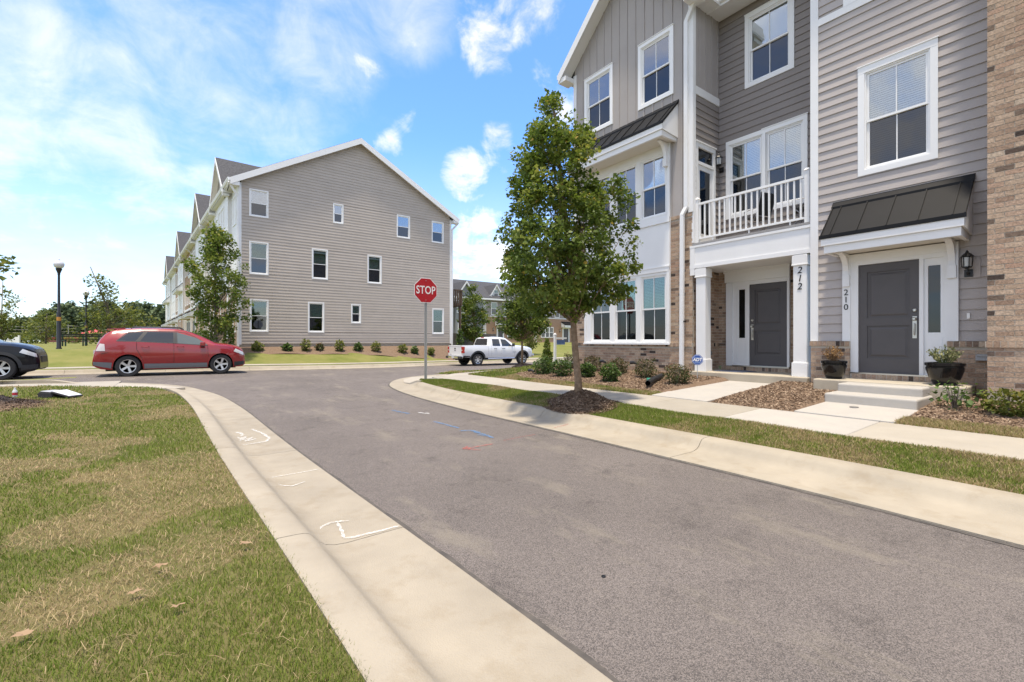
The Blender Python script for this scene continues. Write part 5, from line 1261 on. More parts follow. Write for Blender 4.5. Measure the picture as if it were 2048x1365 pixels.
bed_chips('pale loose bark chips between the two front walks', lambda y: 7.78, 10.7, 3.14, 4.52, 11000, M_CHIPL, 2)
bed_chips('loose bark chips beside the steps at lower right', xm, 10.7, -.4, 1.82, 9000, M_CHIPL, 3)
# ------------------------------------------------------------------ grass blades
def grass(label, P, L, w, dry, rng, flat=0.5):
    n = len(P); a = rng.random(n)*2*math.pi; d = np.stack([np.cos(a), np.sin(a), np.zeros(n)], 1)
    b = rng.random(n)*2*math.pi; lean = np.stack([np.cos(b), np.sin(b)], 1)*(flat*(.3+rng.random(n)))[:, None]
    L = L*(.55+.7*rng.random(n)); w = w*(.7+.6*rng.random(n))
    isdry = rng.random(n) < dry; L = np.where(isdry, L*1.15, L); lean *= np.where(isdry, 1.6, 1.0)[:, None]
    zt = L/np.sqrt(1+(lean**2).sum(1)); tip = P+np.stack([lean[:, 0]*zt, lean[:, 1]*zt, zt], 1)
    mid = P+np.stack([lean[:, 0]*zt*.35, lean[:, 1]*zt*.35, zt*.6], 1)
    V = np.stack([P-d*w[:, None]/2, P+d*w[:, None]/2, mid+d*w[:, None]*.4, tip, mid-d*w[:, None]*.4], 1).reshape(-1, 3); i = np.arange(n)[:, None]*5
    F = np.concatenate([i+np.array([[0, 1, 2]]), i+np.array([[0, 2, 4]]), i+np.array([[4, 2, 3]])], 1).reshape(-1, 3)
    col = np.where(isdry, .60+.36*rng.random(n), .02+.40*rng.random(n)); 
    o = numpy_mesh('grass', V, F, np.repeat(col, 3), M_BLADE); tag(o, label, 'grass', None, 'stuff'); return o
def dryness(x, y):
    f = fbm(x, y, .9, 27)*.6+fbm(x, y, 3.1, 23)*.4
    for (px, py, r_, k) in ((390, 1115, .42, .16), (300, 1300, .34, .15), (120, 1060, .45, .12), (470, 985, .35, .12), (250, 1190, .30, .10), (100, 1240, .30, .12)):
        gx, gy = ground_pt(px, py, .17); f = f+k*np.exp(-((x-gx)**2+(y-gy)**2)/(r_*r_*.6))
    return np.clip((f-.485)*11.0, .06, .95)
def lawn_left():
    rng = np.random.default_rng(2); N = 1400000
    # sample by distance from the camera so the near turf is dense
    r = .6+18.6*(rng.random(N)**1.5); a = rng.uniform(R(-125), R(40), N)      # angle from +Y towards +X
    x, y = r*np.sin(a), r*np.cos(a)
    dep = x*ST+y*CT; lat = x*CT-y*ST; px = 1024+910*lat/np.maximum(dep, .1)
    ex = np.array([xl(v) for v in np.linspace(-9, 17.3, 400)]); xe = np.interp(y, np.linspace(-9, 17.3, 400), ex)
    inside = (dep > .9) & (px > -120); ok = (inside | ((rng.random(N) < .5) & (r < 8))) & (x < xe+.03-.08*(rng.random(N)**2)) & (y < 17.2) & (y > -3)
    x, y = x[ok], y[ok]; r = r[ok]
    keep = rng.random(len(x)) < np.clip(1.25-.05*r, .25, 1); x, y, r = x[keep], y[keep], r[keep]
    if len(x) > 520000: sel = rng.choice(len(x), 520000, replace=False); x, y, r = x[sel], y[sel], r[sel]
    z = np.array([zleft(a_, b_) for a_, b_ in zip(x, y)]) if False else .158+.05*np.clip((y-7)/9, 0, 1)**2*(3-2*np.clip((y-7)/9, 0, 1))+.05*(lambda t: t*t*(3-2*t))(np.clip((.3-x)/4.3, 0, 1))+.03*(fbm(x, y, .8, 5)-.5)
    # bank down towards the kerb edge
    xe = np.interp(y, np.linspace(-9, 17.3, 400), ex); t = np.clip((xe-x)/.25, 0, 1); t = t*t*(3-2*t); zb = .148+.04*np.clip((y-8)/8, 0, 1)
    z = zb+(z-zb)*t
    d = dryness(x, y); edge = np.clip(1-(xe-x)/.22, 0, 1); d = np.clip(d*(1-.0*edge)-.25*((xe-x) < .6)*(r < 9), .08, .93)
    L = .030+.012*fbm(x, y, 1.7, 31)-.012*d; L = L*np.interp(r, [1, 6, 18], [1, 1.15, 1.5]); w = np.interp(r, [1, 4, 9, 18], [.0021, .0036, .0075, .013])
    grass('patchy mown grass and straw of the left lawn', np.stack([x, y, z-.004], 1), L, w, d, rng, .75)
lawn_left()
def straw():
    rng = np.random.default_rng(8); n = 60000; r = 1.3+9*(rng.random(n)**1.7); a = rng.uniform(R(-85), R(30), n); x, y = r*np.sin(a), r*np.cos(a)
    xe = np.array([xl(v) for v in y]); ok = (x < xe-.02) & (y > .3) & (rng.random(n) < dryness(x, y)*.35+.01); x, y = x[ok], y[ok]; n = len(x); r = r[ok]
    th = rng.random(n)*6.28; L = .03+.05*rng.random(n); c = np.stack([np.cos(th), np.sin(th)], 1); s_ = np.stack([-c[:, 1], c[:, 0]], 1)
    z = .165+.05*np.clip((y-7)/9, 0, 1)+.05*(lambda t: t*t*(3-2*t))(np.clip((.3-x)/4.3, 0, 1))+.03*(fbm(x, y, .8, 5)-.5)+.018+.012*rng.random(n)
    w = np.interp(r, [1, 4, 10], [.0009, .0015, .003])[:, None]; bend = (rng.random(n)-.5)[:, None]*.5
    p0 = np.stack([x, y], 1); p1 = p0+c*L[:, None]*.5; p2 = p0+c*L[:, None]+s_*bend*L[:, None]
    def v(p, dz, k): return np.concatenate([p+s_*w*k, (z+dz)[:, None]], 1)
    V = np.stack([v(p0, -.012, 1), v(p0, -.012, -1), v(p1, .008, -1), v(p1, .008, 1), v(p2, .0, .4), v(p2, .0, -.4)], 1).reshape(-1, 3); i = np.arange(n)[:, None]*6
    F = np.concatenate([i+np.array([[0, 1, 2, 3]]), i+np.array([[3, 2, 5, 4]])], 1).reshape(-1, 4)
    o = numpy_mesh('straw', V, F, np.repeat(.68+.28*rng.random(n), 2), M_BLADE); tag(o, 'dry straw clippings strewn over the left lawn', 'straw', None, 'stuff')
straw()
def strip(label, N, fx, y0, y1, zf, dryf, L, w, seed):
    rng = np.random.default_rng(seed); y = y0+(y1-y0)*rng.random(N); P = []
    for yy, t in zip(y, rng.random(N)):
        a, b = fx(yy); x = a+(b-a)*t; P.append((x, yy, zf(x, yy, t)))
    P = np.array(P); dist = np.hypot(P[:, 0], P[:, 1])
    grass(label, P, L*np.interp(dist, [5, 15], [1, 1.3]), w*np.interp(dist, [5, 9, 16], [.8, 1.15, 1.9]), dryf(P[:, 0], P[:, 1]), rng, .6)
strip('mown grass of the right verge between kerb and pavement', 170000, lambda y: (xrb(y)-.01, xr1(y)+.02), -2.5, 12.95, lambda x, y, t: .147+(zright(xr1(y), y)-.148)*min(1, t*1.15)+.008*math.sin(y*3+t*5)-(.012 if t > .98 else 0), lambda x, y: np.clip((fbm(x, y, 1.1, 51)-.47)*3.2+.5*np.clip((5.85-x)/.25,0,1)*(y<5), .06, .8), .036, .006, 6)
strip('grass strip along the front of the bay window bed', 22000, lambda y: (7.74, xm(y)+.05), 5.75, 11.6, lambda x, y, t: zright(x, y)+.002, lambda x, y: np.clip(.30+(fbm(x, y, 1.3, 61)-.45)*3, .15, .9), .045, .007, 7)
strip('dry tan grass strip along the pavement at lower right', 16000, lambda y: (7.72, xm(y)+.06), -.4, 1.86, lambda x, y, t: zright(x, y)+.002, lambda x, y: np.full(len(x), .78), .05, .006, 8)
strip('grass of the corner lawn beyond the bed', 12000, lambda y: (7.77, 11.5), 11.6, 13.04, lambda x, y, t: zright(x, y)+.002, lambda x, y: np.clip(.25+(fbm(x, y, 1.3, 63)-.45)*3, .1, .8), .045, .011, 9)
strip('grass of the corner verge along the cross street', 14000, lambda y: (8.0+max(0, (y-15.5)*.9), 15.5), 14.32, 17.0, lambda x, y, t: zright(x, y)+.002, lambda x, y: np.clip(.2+(fbm(x, y, 1.3, 65)-.45)*3, .1, .7), .05, .014, 10)
# ================================================================== vehicles (built round their own origin, nose towards +X)
def paint(name, col, rough=.28, metal=.0, coat=1.0, spec=.5):
    m = mat(name, col, rough, metal=metal, coat=coat, spec=spec); m.node_tree.nodes['Principled BSDF'].inputs['Coat Roughness'].default_value = .04; return m
M_TYRE = mat('tyre_rubber', (.022, .022, .023), .85, var=.2, vscale=20)
M_ALLOY = mat('alloy', (.55, .55, .56), .3, metal=.9)
M_DARKP = mat('dark_plastic', (.03, .031, .033), .6); M_WELL = mat('wheel_well', (.008, .008, .008), .9)
M_CARGL = mat('car_glass', (.018, .020, .023), .04, spec=.9); M_CARGL2 = mat('clear_car_glass', (.085, .105, .105), .04, spec=.9)
M_CHROME = mat('chrome', (.75, .75, .76), .12, metal=1.0)
M_LAMPW = mat('headlamp_lens', (.62, .62, .60), .12, coat=1.0); M_LAMPR = mat('tail_lamp', (.42, .012, .015), .15, coat=1.0); M_SEAT = mat('car_seat', (.16, .15, .14), .9)
class Car:
    def __init__(s, root, top, belt, w, wr, wheels, ra, bot, xs, wr_in=None):
        s.root = root; s.T, s.B, s.Wd, s.WR = top, belt, w, wr; s.wh = wheels; s.ra = ra; s.bt = bot; s.xs = xs
    def f(s, tab, x): return float(np.interp(x, [p[0] for p in tab], [p[1] for p in tab]))
    def zb(s, x):
        z = s.f(s.bt, x)
        for (wx, wz) in s.wh:
            if abs(x-wx) < s.ra: z = max(z, wz+math.sqrt(max(0, s.ra**2-(x-wx)**2)))
        return z
    def ring(s, x):
        zb, zl, zt = s.zb(x), s.f(s.B, x), s.f(s.T, x); w, wr = s.f(s.Wd, x), s.f(s.WR, x); lo = s.f(s.bt, x)
        def yl(z):
            t = max(0, min(1, (z-lo)/(zl-lo+1e-6))); return w*float(np.interp(t, [0, .12, .35, .62, .85, 1], [.90, .955, .99, 1.0, .985, .955]))
        zs = [zb+(zl-zb)*k for k in (0, .1, .25, .45, .65, .85, 1)]
        pts = [(yl(z), z) for z in zs]
        for k in (.33, .66, 1.0): pts.append((yl(zl)+(wr-yl(zl))*k+.012*math.sin(k*math.pi), zl+(zt-.03-zl)*k))
        pts += [(wr*.93, zt-.008), (wr*.6, zt+.012), (0, zt+.022)]
        return pts
    def y(s, x, z):
        r = s.ring(x); zs = [p[1] for p in r[:10]]; ys = [p[0] for p in r[:10]]
        return float(np.interp(z, zs, ys)) if zs[-1] > zs[0] else ys[0]
    def body(s, m):
        mb = MB(); n = len(s.ring(0)); rows = []
        for x in s.xs:
            r = s.ring(x); rows.append([(x, -a, b) for a, b in r]+[(x, a, b) for a, b in r[::-1][1:]])
        mb.grid([p for r in rows for p in r], len(rows), len(rows[0]), flip=True)
        mb.poly(rows[0]); mb.poly(rows[-1][::-1])
        return mb.build('body', m, s.root, autos=38)
    def patch(s, pts, off, m, name, side=-1, parent=None, nx=10, nz=5):
        """panel lying on the body side: quad of (x,z) corners, bilinear"""
        a, b, c, d = pts; P = []
        for i in range(nx+1):
            u = i/nx
            for j in range(nz+1):
                v = j/nz; x = (a[0]*(1-u)+b[0]*u)*(1-v)+(d[0]*(1-u)+c[0]*u)*v; z = (a[1]*(1-u)+b[1]*u)*(1-v)+(d[1]*(1-u)+c[1]*u)*v
                P.append((x, side*(s.y(x, z)+off), z))
        mb = MB(); mb.grid(P, nx+1, nz+1); return mb.build(name, m, parent or s.root, smooth=True)
    def seam(s, pts, name='door_seam', side=-1, w=.007, m=None):
        mb = MB(); Q = []
        for i in range(len(pts)-1):
            for k in range(6):
                t = k/6; Q.append((pts[i][0]*(1-t)+pts[i+1][0]*t, pts[i][1]*(1-t)+pts[i+1][1]*t))
        Q.append(pts[-1]); mb.tube([(x, side*(s.y(x, z)-.001), z) for x, z in Q], w, 4); return mb.build(name, m or M_WELL, s.root)
    def top_strip(s, x0, x1, k, off, m, name, nx=10, ny=8, k1=None):
        """glass lying on the roof line between two stations (windscreen, rear window)"""
        P = []
        for i in range(nx+1):
            x = x0+(x1-x0)*i/nx; z = s.f(s.T, x); e = .01; sl = (s.f(s.T, x+e)-s.f(s.T, x-e))/(2*e); nl = math.hypot(1, sl)
            for j in range(ny+1):
                v = -1+2*j/ny; kk = k+((k1 if k1 else k)-k)*i/nx; y = v*s.f(s.WR, x)*kk; dz = .022-.032*abs(v)**1.5
                P.append((x-sl/nl*off, y, z+dz+off/nl))
        mb = MB(); mb.grid(P, nx+1, ny+1); return mb.build(name, m, s.root, smooth=True)
def wheel(root, x, y, r, rim_r, spokes, side, width=.235, twin=True, dark=False):
    """wheel > tyre, rim"""
    mb = MB(); c = (x, y, r); s = side
    prof = [(rim_r, -.5*width), (r*.93, -.5*width), (r, -.36*width), (r, .36*width), (r*.93, .5*width), (rim_r*1.02, .47*width), (rim_r, .30*width)]
    mb.lathe(prof, c, 36, 'y', caps=False); w = mb.build('wheel', M_TYRE, root, autos=50)
    mb = MB(); yo = y+s*.40*width
    mb.lathe([(rim_r*1.0, s*.44*width), (rim_r*1.03, s*.49*width), (rim_r*.92, s*.47*width), (rim_r*.90, s*.1*width)], c, 36, 'y', caps=False)
    mb.lathe([(.001, s*.40*width), (.055, s*.42*width), (.065, s*.36*width)], c, 14, 'y')
    for k in range(spokes):
        for dd in ((-.10, .10) if twin else (0,)):
            a = 2*math.pi*k/spokes+dd; ca, sa = math.cos(a), math.sin(a); w0 = .026 if twin else .045; w1 = .018 if twin else .03
            q = []
            for (rr, hw, yy) in ((.05, w0, .40), (rim_r*.93, w1, .44)):
                for sg in (-1, 1): q.append((x+rr*ca-sg*hw*sa, y+s*yy*width, r+rr*sa+sg*hw*ca))
            b_ = [(p[0], p[1]-s*.03, p[2]) for p in q]
            mb.hexa([b_[0], b_[2], b_[3], b_[1], q[0], q[2], q[3], q[1]])
    mb.build('rim', M_ALLOY, w, autos=40)
    mb = MB(); mb.lathe([(.001, s*.12*width), (rim_r*.9, s*.12*width)], c, 24, 'y'); mb.build('brake_disc', M_WELL, w)
def finish_car(root, loc, rz=0, sc=1.0, zs=1.0):
    root.location = loc; root.rotation_euler = (0, 0, rz); root.scale = (sc, sc, sc*zs)
def arch_xs(x0, x1, wheels, ra, extra=()):
    X = set(np.round(np.linspace(x0, x1, 44), 4)) | set(extra)
    for (wx, wz) in wheels:
        for k in range(13): X.add(round(wx-ra*math.cos(math.pi*k/12), 4))
        X.add(round(wx-ra-.004, 4)); X.add(round(wx+ra+.004, 4))
    return sorted(X)
def well_liners(c, root, width=.5):
    for (wx, wz) in c.wh:
        for sd in (-1, 1):
            mb = MB(); P = []
            for k in range(13):
                a = math.pi*k/12; xx, zz = wx-(c.ra-.004)*math.cos(a), wz+(c.ra-.004)*math.sin(a); yo = c.f(c.Wd, wx)*.93
                P += [(xx, sd*yo, zz), (xx, sd*(yo-width), zz)]
            mb.grid(P, 13, 2); 
            mb.poly([(wx-(c.ra-.004)*math.cos(math.pi*k/12), sd*(c.f(c.Wd, wx)*.93-width), wz+(c.ra-.004)*math.sin(math.pi*k/12)) for k in range(13)])
            mb.build('wheel_arch', M_WELL, root)
def arch_lip(c, root, m, off=.006, wid=.045, parent=None):
    for (wx, wz) in c.wh:
        for sd in (-1, 1):
            mb = MB(); P = []
            for k in range(25):
                a = math.pi*k/24
                for q in (-.012, wid):
                    x = wx-(c.ra+q)*math.cos(a); z = wz+(c.ra+q)*math.sin(a); y = c.y(x, max(z, c.zb(x)+.001)); P.append((x, sd*(y+off), z))
            mb.grid(P, 25, 2); mb.build('arch_trim', m, root, smooth=True)
# ------------------------------------------------------------------ red crossover
def suv(name, label, col, blk=False):
    root = thing(name, label, 'car'); P = paint(name+'_paint', col, .25) if not blk else paint(name+'_paint', col, .3, 0, .35, .2)
    wh = [(-1.36, .365), (1.47, .365)]; ra = .425
    top = [(-2.33, .62), (-2.31, .74), (-2.26, .95), (-2.20, 1.16), (-2.13, 1.30), (-2.0, 1.47), (-1.84, 1.59), (-1.70, 1.635), (-1.45, 1.665), (-1.0, 1.69), (-.5, 1.695), (0, 1.675), (.3, 1.625), (.55, 1.54), (.85, 1.40), (1.10, 1.275), (1.26, 1.18), (1.38, 1.15), (1.7, 1.12), (1.95, 1.065), (2.12, 1.005), (2.23, .93), (2.30, .80), (2.33, .60)]
    belt = [(-2.33, .55), (-2.31, .68), (-2.26, .88), (-2.20, 1.08), (-2.05, 1.20), (-1.65, 1.235), (-.04, 1.15), (.83, 1.09), (1.28, 1.08), (1.7, 1.04), (1.95, .99), (2.12, .93), (2.23, .86), (2.30, .73), (2.33, .53)]
    w = [(-2.33, .80), (-2.28, .87), (-2.1, .935), (-1.4, .965), (0, .955), (1.4, .96), (1.9, .92), (2.1, .86), (2.24, .77), (2.33, .62)]
    wr = [(-2.33, .72), (-2.15, .78), (-1.9, .70), (-1.6, .64), (0, .64), (.5, .645), (1.0, .72), (1.28, .80), (1.45, .80), (1.9, .76), (2.15, .68), (2.33, .50)]
    bot = [(-2.33, .40), (-2.1, .28), (-1.8, .25), (1.9, .24), (2.2, .25), (2.33, .32)]
    c = Car(root, top, belt, w, wr, wh, ra, bot, arch_xs(-2.33, 2.33, wh, ra, [p[0] for p in top]))
    c.body(P); well_liners(c, root)
    mb = MB(); mb.box(-2.0, 2.0, -.6, .6, .2, .5); mb.build('underbody', M_WELL, root)
    for sd in (-1, 1):
        q = c.patch([(-1.66, 1.245), (-1.13, 1.225), (-.90, 1.565), (-1.36, 1.53)], .006, M_CARGL, 'quarter_window', sd)
        c.patch([(-1.04, 1.215), (-.03, 1.16), (-.04, 1.555), (-.82, 1.565)], .006, M_CARGL, 'rear_window', sd)
        c.patch([(.07, 1.155), (.80, 1.10), (.60, 1.375), (.05, 1.55)], .006, M_CARGL2, 'front_window', sd)
        c.patch([(.80, 1.10), (1.02, 1.085), (.90, 1.215), (.60, 1.375)], .006, M_CARGL2, 'front_window', sd)
        c.patch([(-.05, 1.16), (.08, 1.15), (.06, 1.55), (-.05, 1.555)], .008, M_DARKP, 'pillar_trim', sd)
        c.patch([(-1.15, 1.225), (-1.03, 1.22), (-.80, 1.57), (-.92, 1.57)], .008, M_DARKP, 'pillar_trim', sd)
        c.patch([(-.90, .27), (1.02, .26), (1.02, .43), (-.90, .44)], .012, mat('grey_cladding', (.16, .165, .175), .6), 'sill_cladding', sd)
        c.patch([(-2.30, .42), (-1.82, .30), (-1.80, .50), (-2.31, .54)], .012, mat('grey_cladding', (.16, .165, .175), .6), 'bumper_cladding', sd)
        c.patch([(1.93, .27), (2.28, .33), (2.30, .46), (1.93, .44)], .010, M_DARKP, 'bumper_cladding', sd)
        c.seam([(-1.68, 1.235), (-1.1, 1.215), (-.03, 1.155), (.80, 1.09), (1.03, 1.075)], 'window_trim', sd, .010, M_DARKP); c.seam([(-1.68, 1.24), (-1.38, 1.545), (-.88, 1.585), (-.04, 1.575), (.06, 1.57), (.34, 1.53), (.62, 1.39), (1.03, 1.085)], 'window_trim', sd, .010, M_DARKP)
        c.seam([(-.03, .46), (-.03, 1.15)], side=sd); c.seam([(1.10, .50), (1.04, .80), (1.03, 1.08)], side=sd); c.seam([(-.93, .50), (-1.0, .70), (-1.12, .95), (-1.12, 1.22)], side=sd)
        c.seam([(-2.1, .80), (-1.9, .85)], side=sd)
        for x in (-.92+.04, .16):
            mb = MB(); y = c.y(x, 1.03); mb.tube([(x-.10, sd*(y-.005), 1.03), (x-.07, sd*(y+.03), 1.035), (x+.09, sd*(y+.03), 1.035), (x+.12, sd*(y-.005), 1.03)], .014, 6); mb.build('door_handle', P, root)
        mb = MB(); y = c.y(.86, 1.10); mb.box(.80, .94, sd*(y-.02), sd*(y+.05), 1.06, 1.10); mb.box(.78, .95, sd*(y+.04), sd*(y+.24), 1.05, 1.20); mb.build('wing_mirror', P, root, bevel=.03, seg=2)
        mb = MB(); mb.box(.785, .945, sd*(y+.045), sd*(y+.235), 1.035, 1.06); mb.build('mirror_base', M_DARKP, root)
        c.patch([(-2.235, .90), (-1.98, .90), (-2.0, 1.13), (-2.13, 1.15)], .010, mat('pale_tail_lamp', (.60, .55, .54), .15, coat=1.0) if not blk else M_LAMPR, 'tail_lamp', sd)
        c.patch([(1.90, .84), (2.28, .68), (2.26, .80), (1.97, .95)], .010, M_LAMPW, 'headlamp', sd)
        mb = MB(); mb.tube([(-1.30, sd*.55, 1.675), (-1.22, sd*.55, 1.735), (.15, sd*.55, 1.73), (.28, sd*.55, 1.655)], .02, 6); mb.build('roof_rail', M_DARKP, root)
        wheel(root, -1.36, sd*.82, .365, .235, 5 if not blk else 6, sd); wheel(root, 1.47, sd*.82, .365, .235, 5 if not blk else 6, sd)
    c.top_strip(.36, 1.24, .86, .008, M_CARGL2, 'windscreen'); c.top_strip(-2.13, -1.86, .86, .008, mat('rear_glass', (.20, .22, .24), .08, coat=1.0), 'tailgate_window')
    mb = MB(); mb.hexa([(-1.98, -.58, 1.61), (-1.45, -.60, 1.665), (-1.45, .60, 1.665), (-1.98, .58, 1.61), (-1.96, -.58, 1.645), (-1.45, -.60, 1.69), (-1.45, .60, 1.69), (-1.96, .58, 1.645)]); mb.build('spoiler', P, root, bevel=.012)
    mb = MB(); mb.box(2.25, 2.345, -.42, .42, .50, .72); mb.build('grille', M_CHROME if not blk else M_DARKP, root, bevel=.02)
    mb = MB(); mb.box(-2.36, -2.30, -.26, .26, .78, .92); mb.build('number_plate', mat('plate', (.6, .6, .6), .5), root)
    mb = MB(); mb.box(-.2, .35, -.62, -.1, .5, 1.25); mb.box(-.2, .35, .1, .62, .5, 1.25); mb.build('seats', M_SEAT, root, bevel=.06)
    arch_lip(c, root, P if not blk else M_DARKP, wid=.03 if not blk else .08)
    return root
car = suv('red_crossover', 'parked red crossover with pale tail lamp on the cross street', (.26, .004, .008)); finish_car(car, (-.03, 22.36, zc(0)+.005), zs=1.05)
car = suv('black_crossover', 'black crossover entering at the left edge, parked behind the red car', (.008, .009, .012), True); finish_car(car, (-6.0, 22.34, zc(-5)+.005), zs=1.05)
# ------------------------------------------------------------------ white pickup
def pickup():
    root = thing('pickup_truck', 'white crew-cab pickup with black wheel arches parked beyond the corner', 'truck'); P = paint('white_paint', (.74, .75, .76), .3)
    wh = [(-1.72, .40), (1.93, .40)]; ra = .50
    e = .012
    top = [(-2.86, 1.33), (-.93, 1.34), (-.93+e, 1.36), (-.80, 1.80), (-.70, 1.86), (-.2, 1.905), (.35, 1.885), (.65, 1.82), (1.0, 1.58), (1.30, 1.36), (1.40, 1.335), (1.9, 1.30), (2.5, 1.22), (2.75, 1.14), (2.85, 1.02), (2.90, .8)]
    belt = [(-2.86, 1.29), (-.93, 1.295), (-.8, 1.30), (1.0, 1.27), (1.3, 1.27), (1.9, 1.24), (2.5, 1.16), (2.75, 1.08), (2.85, .96), (2.90, .74)]
    w = [(-2.86, .97), (-2.7, .995), (2.3, 1.0), (2.65, .96), (2.82, .90), (2.90, .84)]
    wr = [(-2.86, .93), (-.93, .94), (-.93+e, .92), (-.78, .74), (-.4, .70), (.4, .70), (.8, .76), (1.3, .88), (2.4, .90), (2.75, .86), (2.90, .78)]
    bot = [(-2.86, .60), (-2.2, .56), (-1.2, .52), (2.3, .50), (2.9, .50)]
    c = Car(root, top, belt, w, wr, wh, ra, bot, arch_xs(-2.86, 2.90, wh, ra, [p[0] for p in top]))
    c.body(P); well_liners(c, root)
    mb = MB(); mb.box(-2.75, 2.6, -.55, .55, .42, .62); mb.box(-2.6, 2.4, -.48, -.38, .36, .5); mb.box(-2.6, 2.4, .38, .48, .36, .5); mb.build('chassis', M_WELL, root)
    # tailgate, tail lamps, bumper
    mb = MB(); mb.box(-2.885, -2.862, -.78, .78, .68, 1.32); mb.box(-2.895, -2.86, -.80, .80, 1.27, 1.335); tg = mb.build('tailgate', P, root, bevel=.008)
    mb = MB(); mb.box(-2.90, -2.884, -.07, .07, 1.08, 1.18); mb.build('tailgate_handle', M_DARKP, tg)
    mb = MB(); mb.box(-2.892, -2.884, -.10, .10, .98, 1.035); mb.build('emblem', mat('grey_emblem', (.18, .18, .19), .5), tg)
    mb = MB(); mb.box(-2.889, -2.884, .45, .72, .735, .76); mb.build('badge', mat('grey_emblem', (.18, .18, .19), .5), tg)
    for sd in (-1, 1):
        mb = MB(); mb.box(-2.89, -2.72, sd*.79, sd*.985, .84, 1.26); tl_ = mb.build('tail_lamp', M_LAMPR, root, bevel=.02); mb = MB(); mb.box(-2.896, -2.885, sd*.82, sd*.93, 1.0, 1.07); mb.build('reversing_lamp', M_LAMPW, tl_)
    mb = MB(); mb.box(-3.05, -2.84, -.95, .95, .50, .66); mb.build('rear_bumper', M_CHROME, root, bevel=.04)
    for sd in (-1, 1): mb = MB(); mb.box(-3.055, -2.9, sd*.62, sd*.98, .50, .645); mb.build('bumper_step', M_DARKP, root, bevel=.02)
    mb = MB(); mb.box(-3.06, -3.05, -.16, .16, .52, .64); mb.build('number_plate', mat('plate', (.6, .6, .6), .5), root)
    mb = MB(); mb.box(2.82, 2.98, -.95, .95, .52, .72); mb.build('front_bumper', M_CHROME, root, bevel=.05); mb = MB(); mb.box(2.86, 2.94, -.62, .62, .74, 1.08); mb.build('grille', M_CHROME, root, bevel=.02)
    # cab windows
    P_ = []
    for (x, z) in ((-.925, 1.37), (-.80, 1.78)):
        k = c.f(wr, x)
        P_.append([(x-.018, v*k*.86, z) for v in (-1, -.5, 0, .5, 1)])
    mb = MB(); mb.grid(P_[0]+P_[1], 2, 5); mb.build('rear_window', M_CARGL, root)
    mb = MB(); mb.box(-.80, -.74, -.16, .16, 1.84, 1.885); mb.build('brake_light', M_LAMPR, root)
    for sd in (-1, 1):
        c.patch([(-.58, 1.30), (.05, 1.29), (.04, 1.76), (-.52, 1.76)], .006, M_CARGL, 'rear_door_window', sd)
        c.patch([(.19, 1.285), (1.05, 1.275), (.58, 1.72), (.18, 1.76)], .006, M_CARGL, 'front_door_window', sd)
        for pts in ([(-.66, .56), (-.68, 1.28), (-.60, 1.8)], [(.12, .56), (.12, 1.82)], [(1.22, .60), (1.24, .95), (1.18, 1.27)], [(-.935, .54), (-.935, 1.30)]): c.seam(pts, side=sd, w=.006, m=M_DARKP)
        for x in (-.02-.34, .12+.17):
            mb = MB(); y = c.y(x, 1.12); mb.tube([(x-.11, sd*(y-.004), 1.12), (x-.08, sd*(y+.03), 1.13), (x+.08, sd*(y+.03), 1.13), (x+.11, sd*(y-.004), 1.12)], .018, 6); mb.build('door_handle', M_DARKP, root)
        mb = MB(); y = c.y(1.0, 1.27); mb.box(.97, 1.05, sd*(y-.03), sd*(y+.12), 1.28, 1.33); mb.box(.94, 1.07, sd*(y+.09), sd*(y+.28), 1.26, 1.47); mb.build('wing_mirror', M_DARKP, root, bevel=.02)
        mb = MB(); mb.tube([(-.95, sd*.93, .46), (1.25, sd*.93, .46)], .045, 8); mb.build('side_step', M_CHROME, root)
        c.patch([(-2.80, .60), (-2.30, .60), (-2.30, .66), (-2.80, .68)], .008, M_DARKP, 'sill_trim', sd, nz=1)
        c.patch([(1.60-.26, .86), (1.05, .86), (1.05, .885), (1.34, .885)], .004, mat('grey_emblem', (.18, .18, .19), .5), 'door_badge', sd, nz=1)
        c.patch([(2.45, .90), (2.83, .84), (2.80, 1.03), (2.45, 1.08)], .01, M_LAMPW, 'headlamp', sd)
        wheel(root, -1.72, sd*.84, .40, .255, 6, sd, width=.27, twin=False); wheel(root, 1.93, sd*.84, .40, .255, 6, sd, width=.27, twin=False)
    c.top_strip(.72, 1.28, .88, .008, M_CARGL2, 'windscreen')
    arch_lip(c, root, M_DARKP, off=.02, wid=.10)
    mb = MB(); mb.box(-.3, .7, -.6, .6, .6, 1.25); mb.build('seats', M_SEAT, root, bevel=.08)
    return root
pk = pickup(); finish_car(pk, (16.55, 24.62, zc(16)+.005), 0, .945)
# ================================================================== small things
M_GALV = mat('galvanised_steel', (.42, .43, .43), .45, metal=.6, var=.1, vscale=20)
M_SIGNR = mat('sign_red', (.42, .010, .018), .35, spec=.5); M_SIGNW = mat('sign_white', (.78, .78, .77), .4); M_SIGNB = mat('sign_blue', (.022, .085, .34), .4)
def octagon(fr, u, n0, n1, z, r): 
    mb = MB(fr); mb.prism([(u+r*math.cos(R(22.5+45*k)), z+r*math.sin(R(22.5+45*k))) for k in range(8)], 'n', n0, n1); return mb
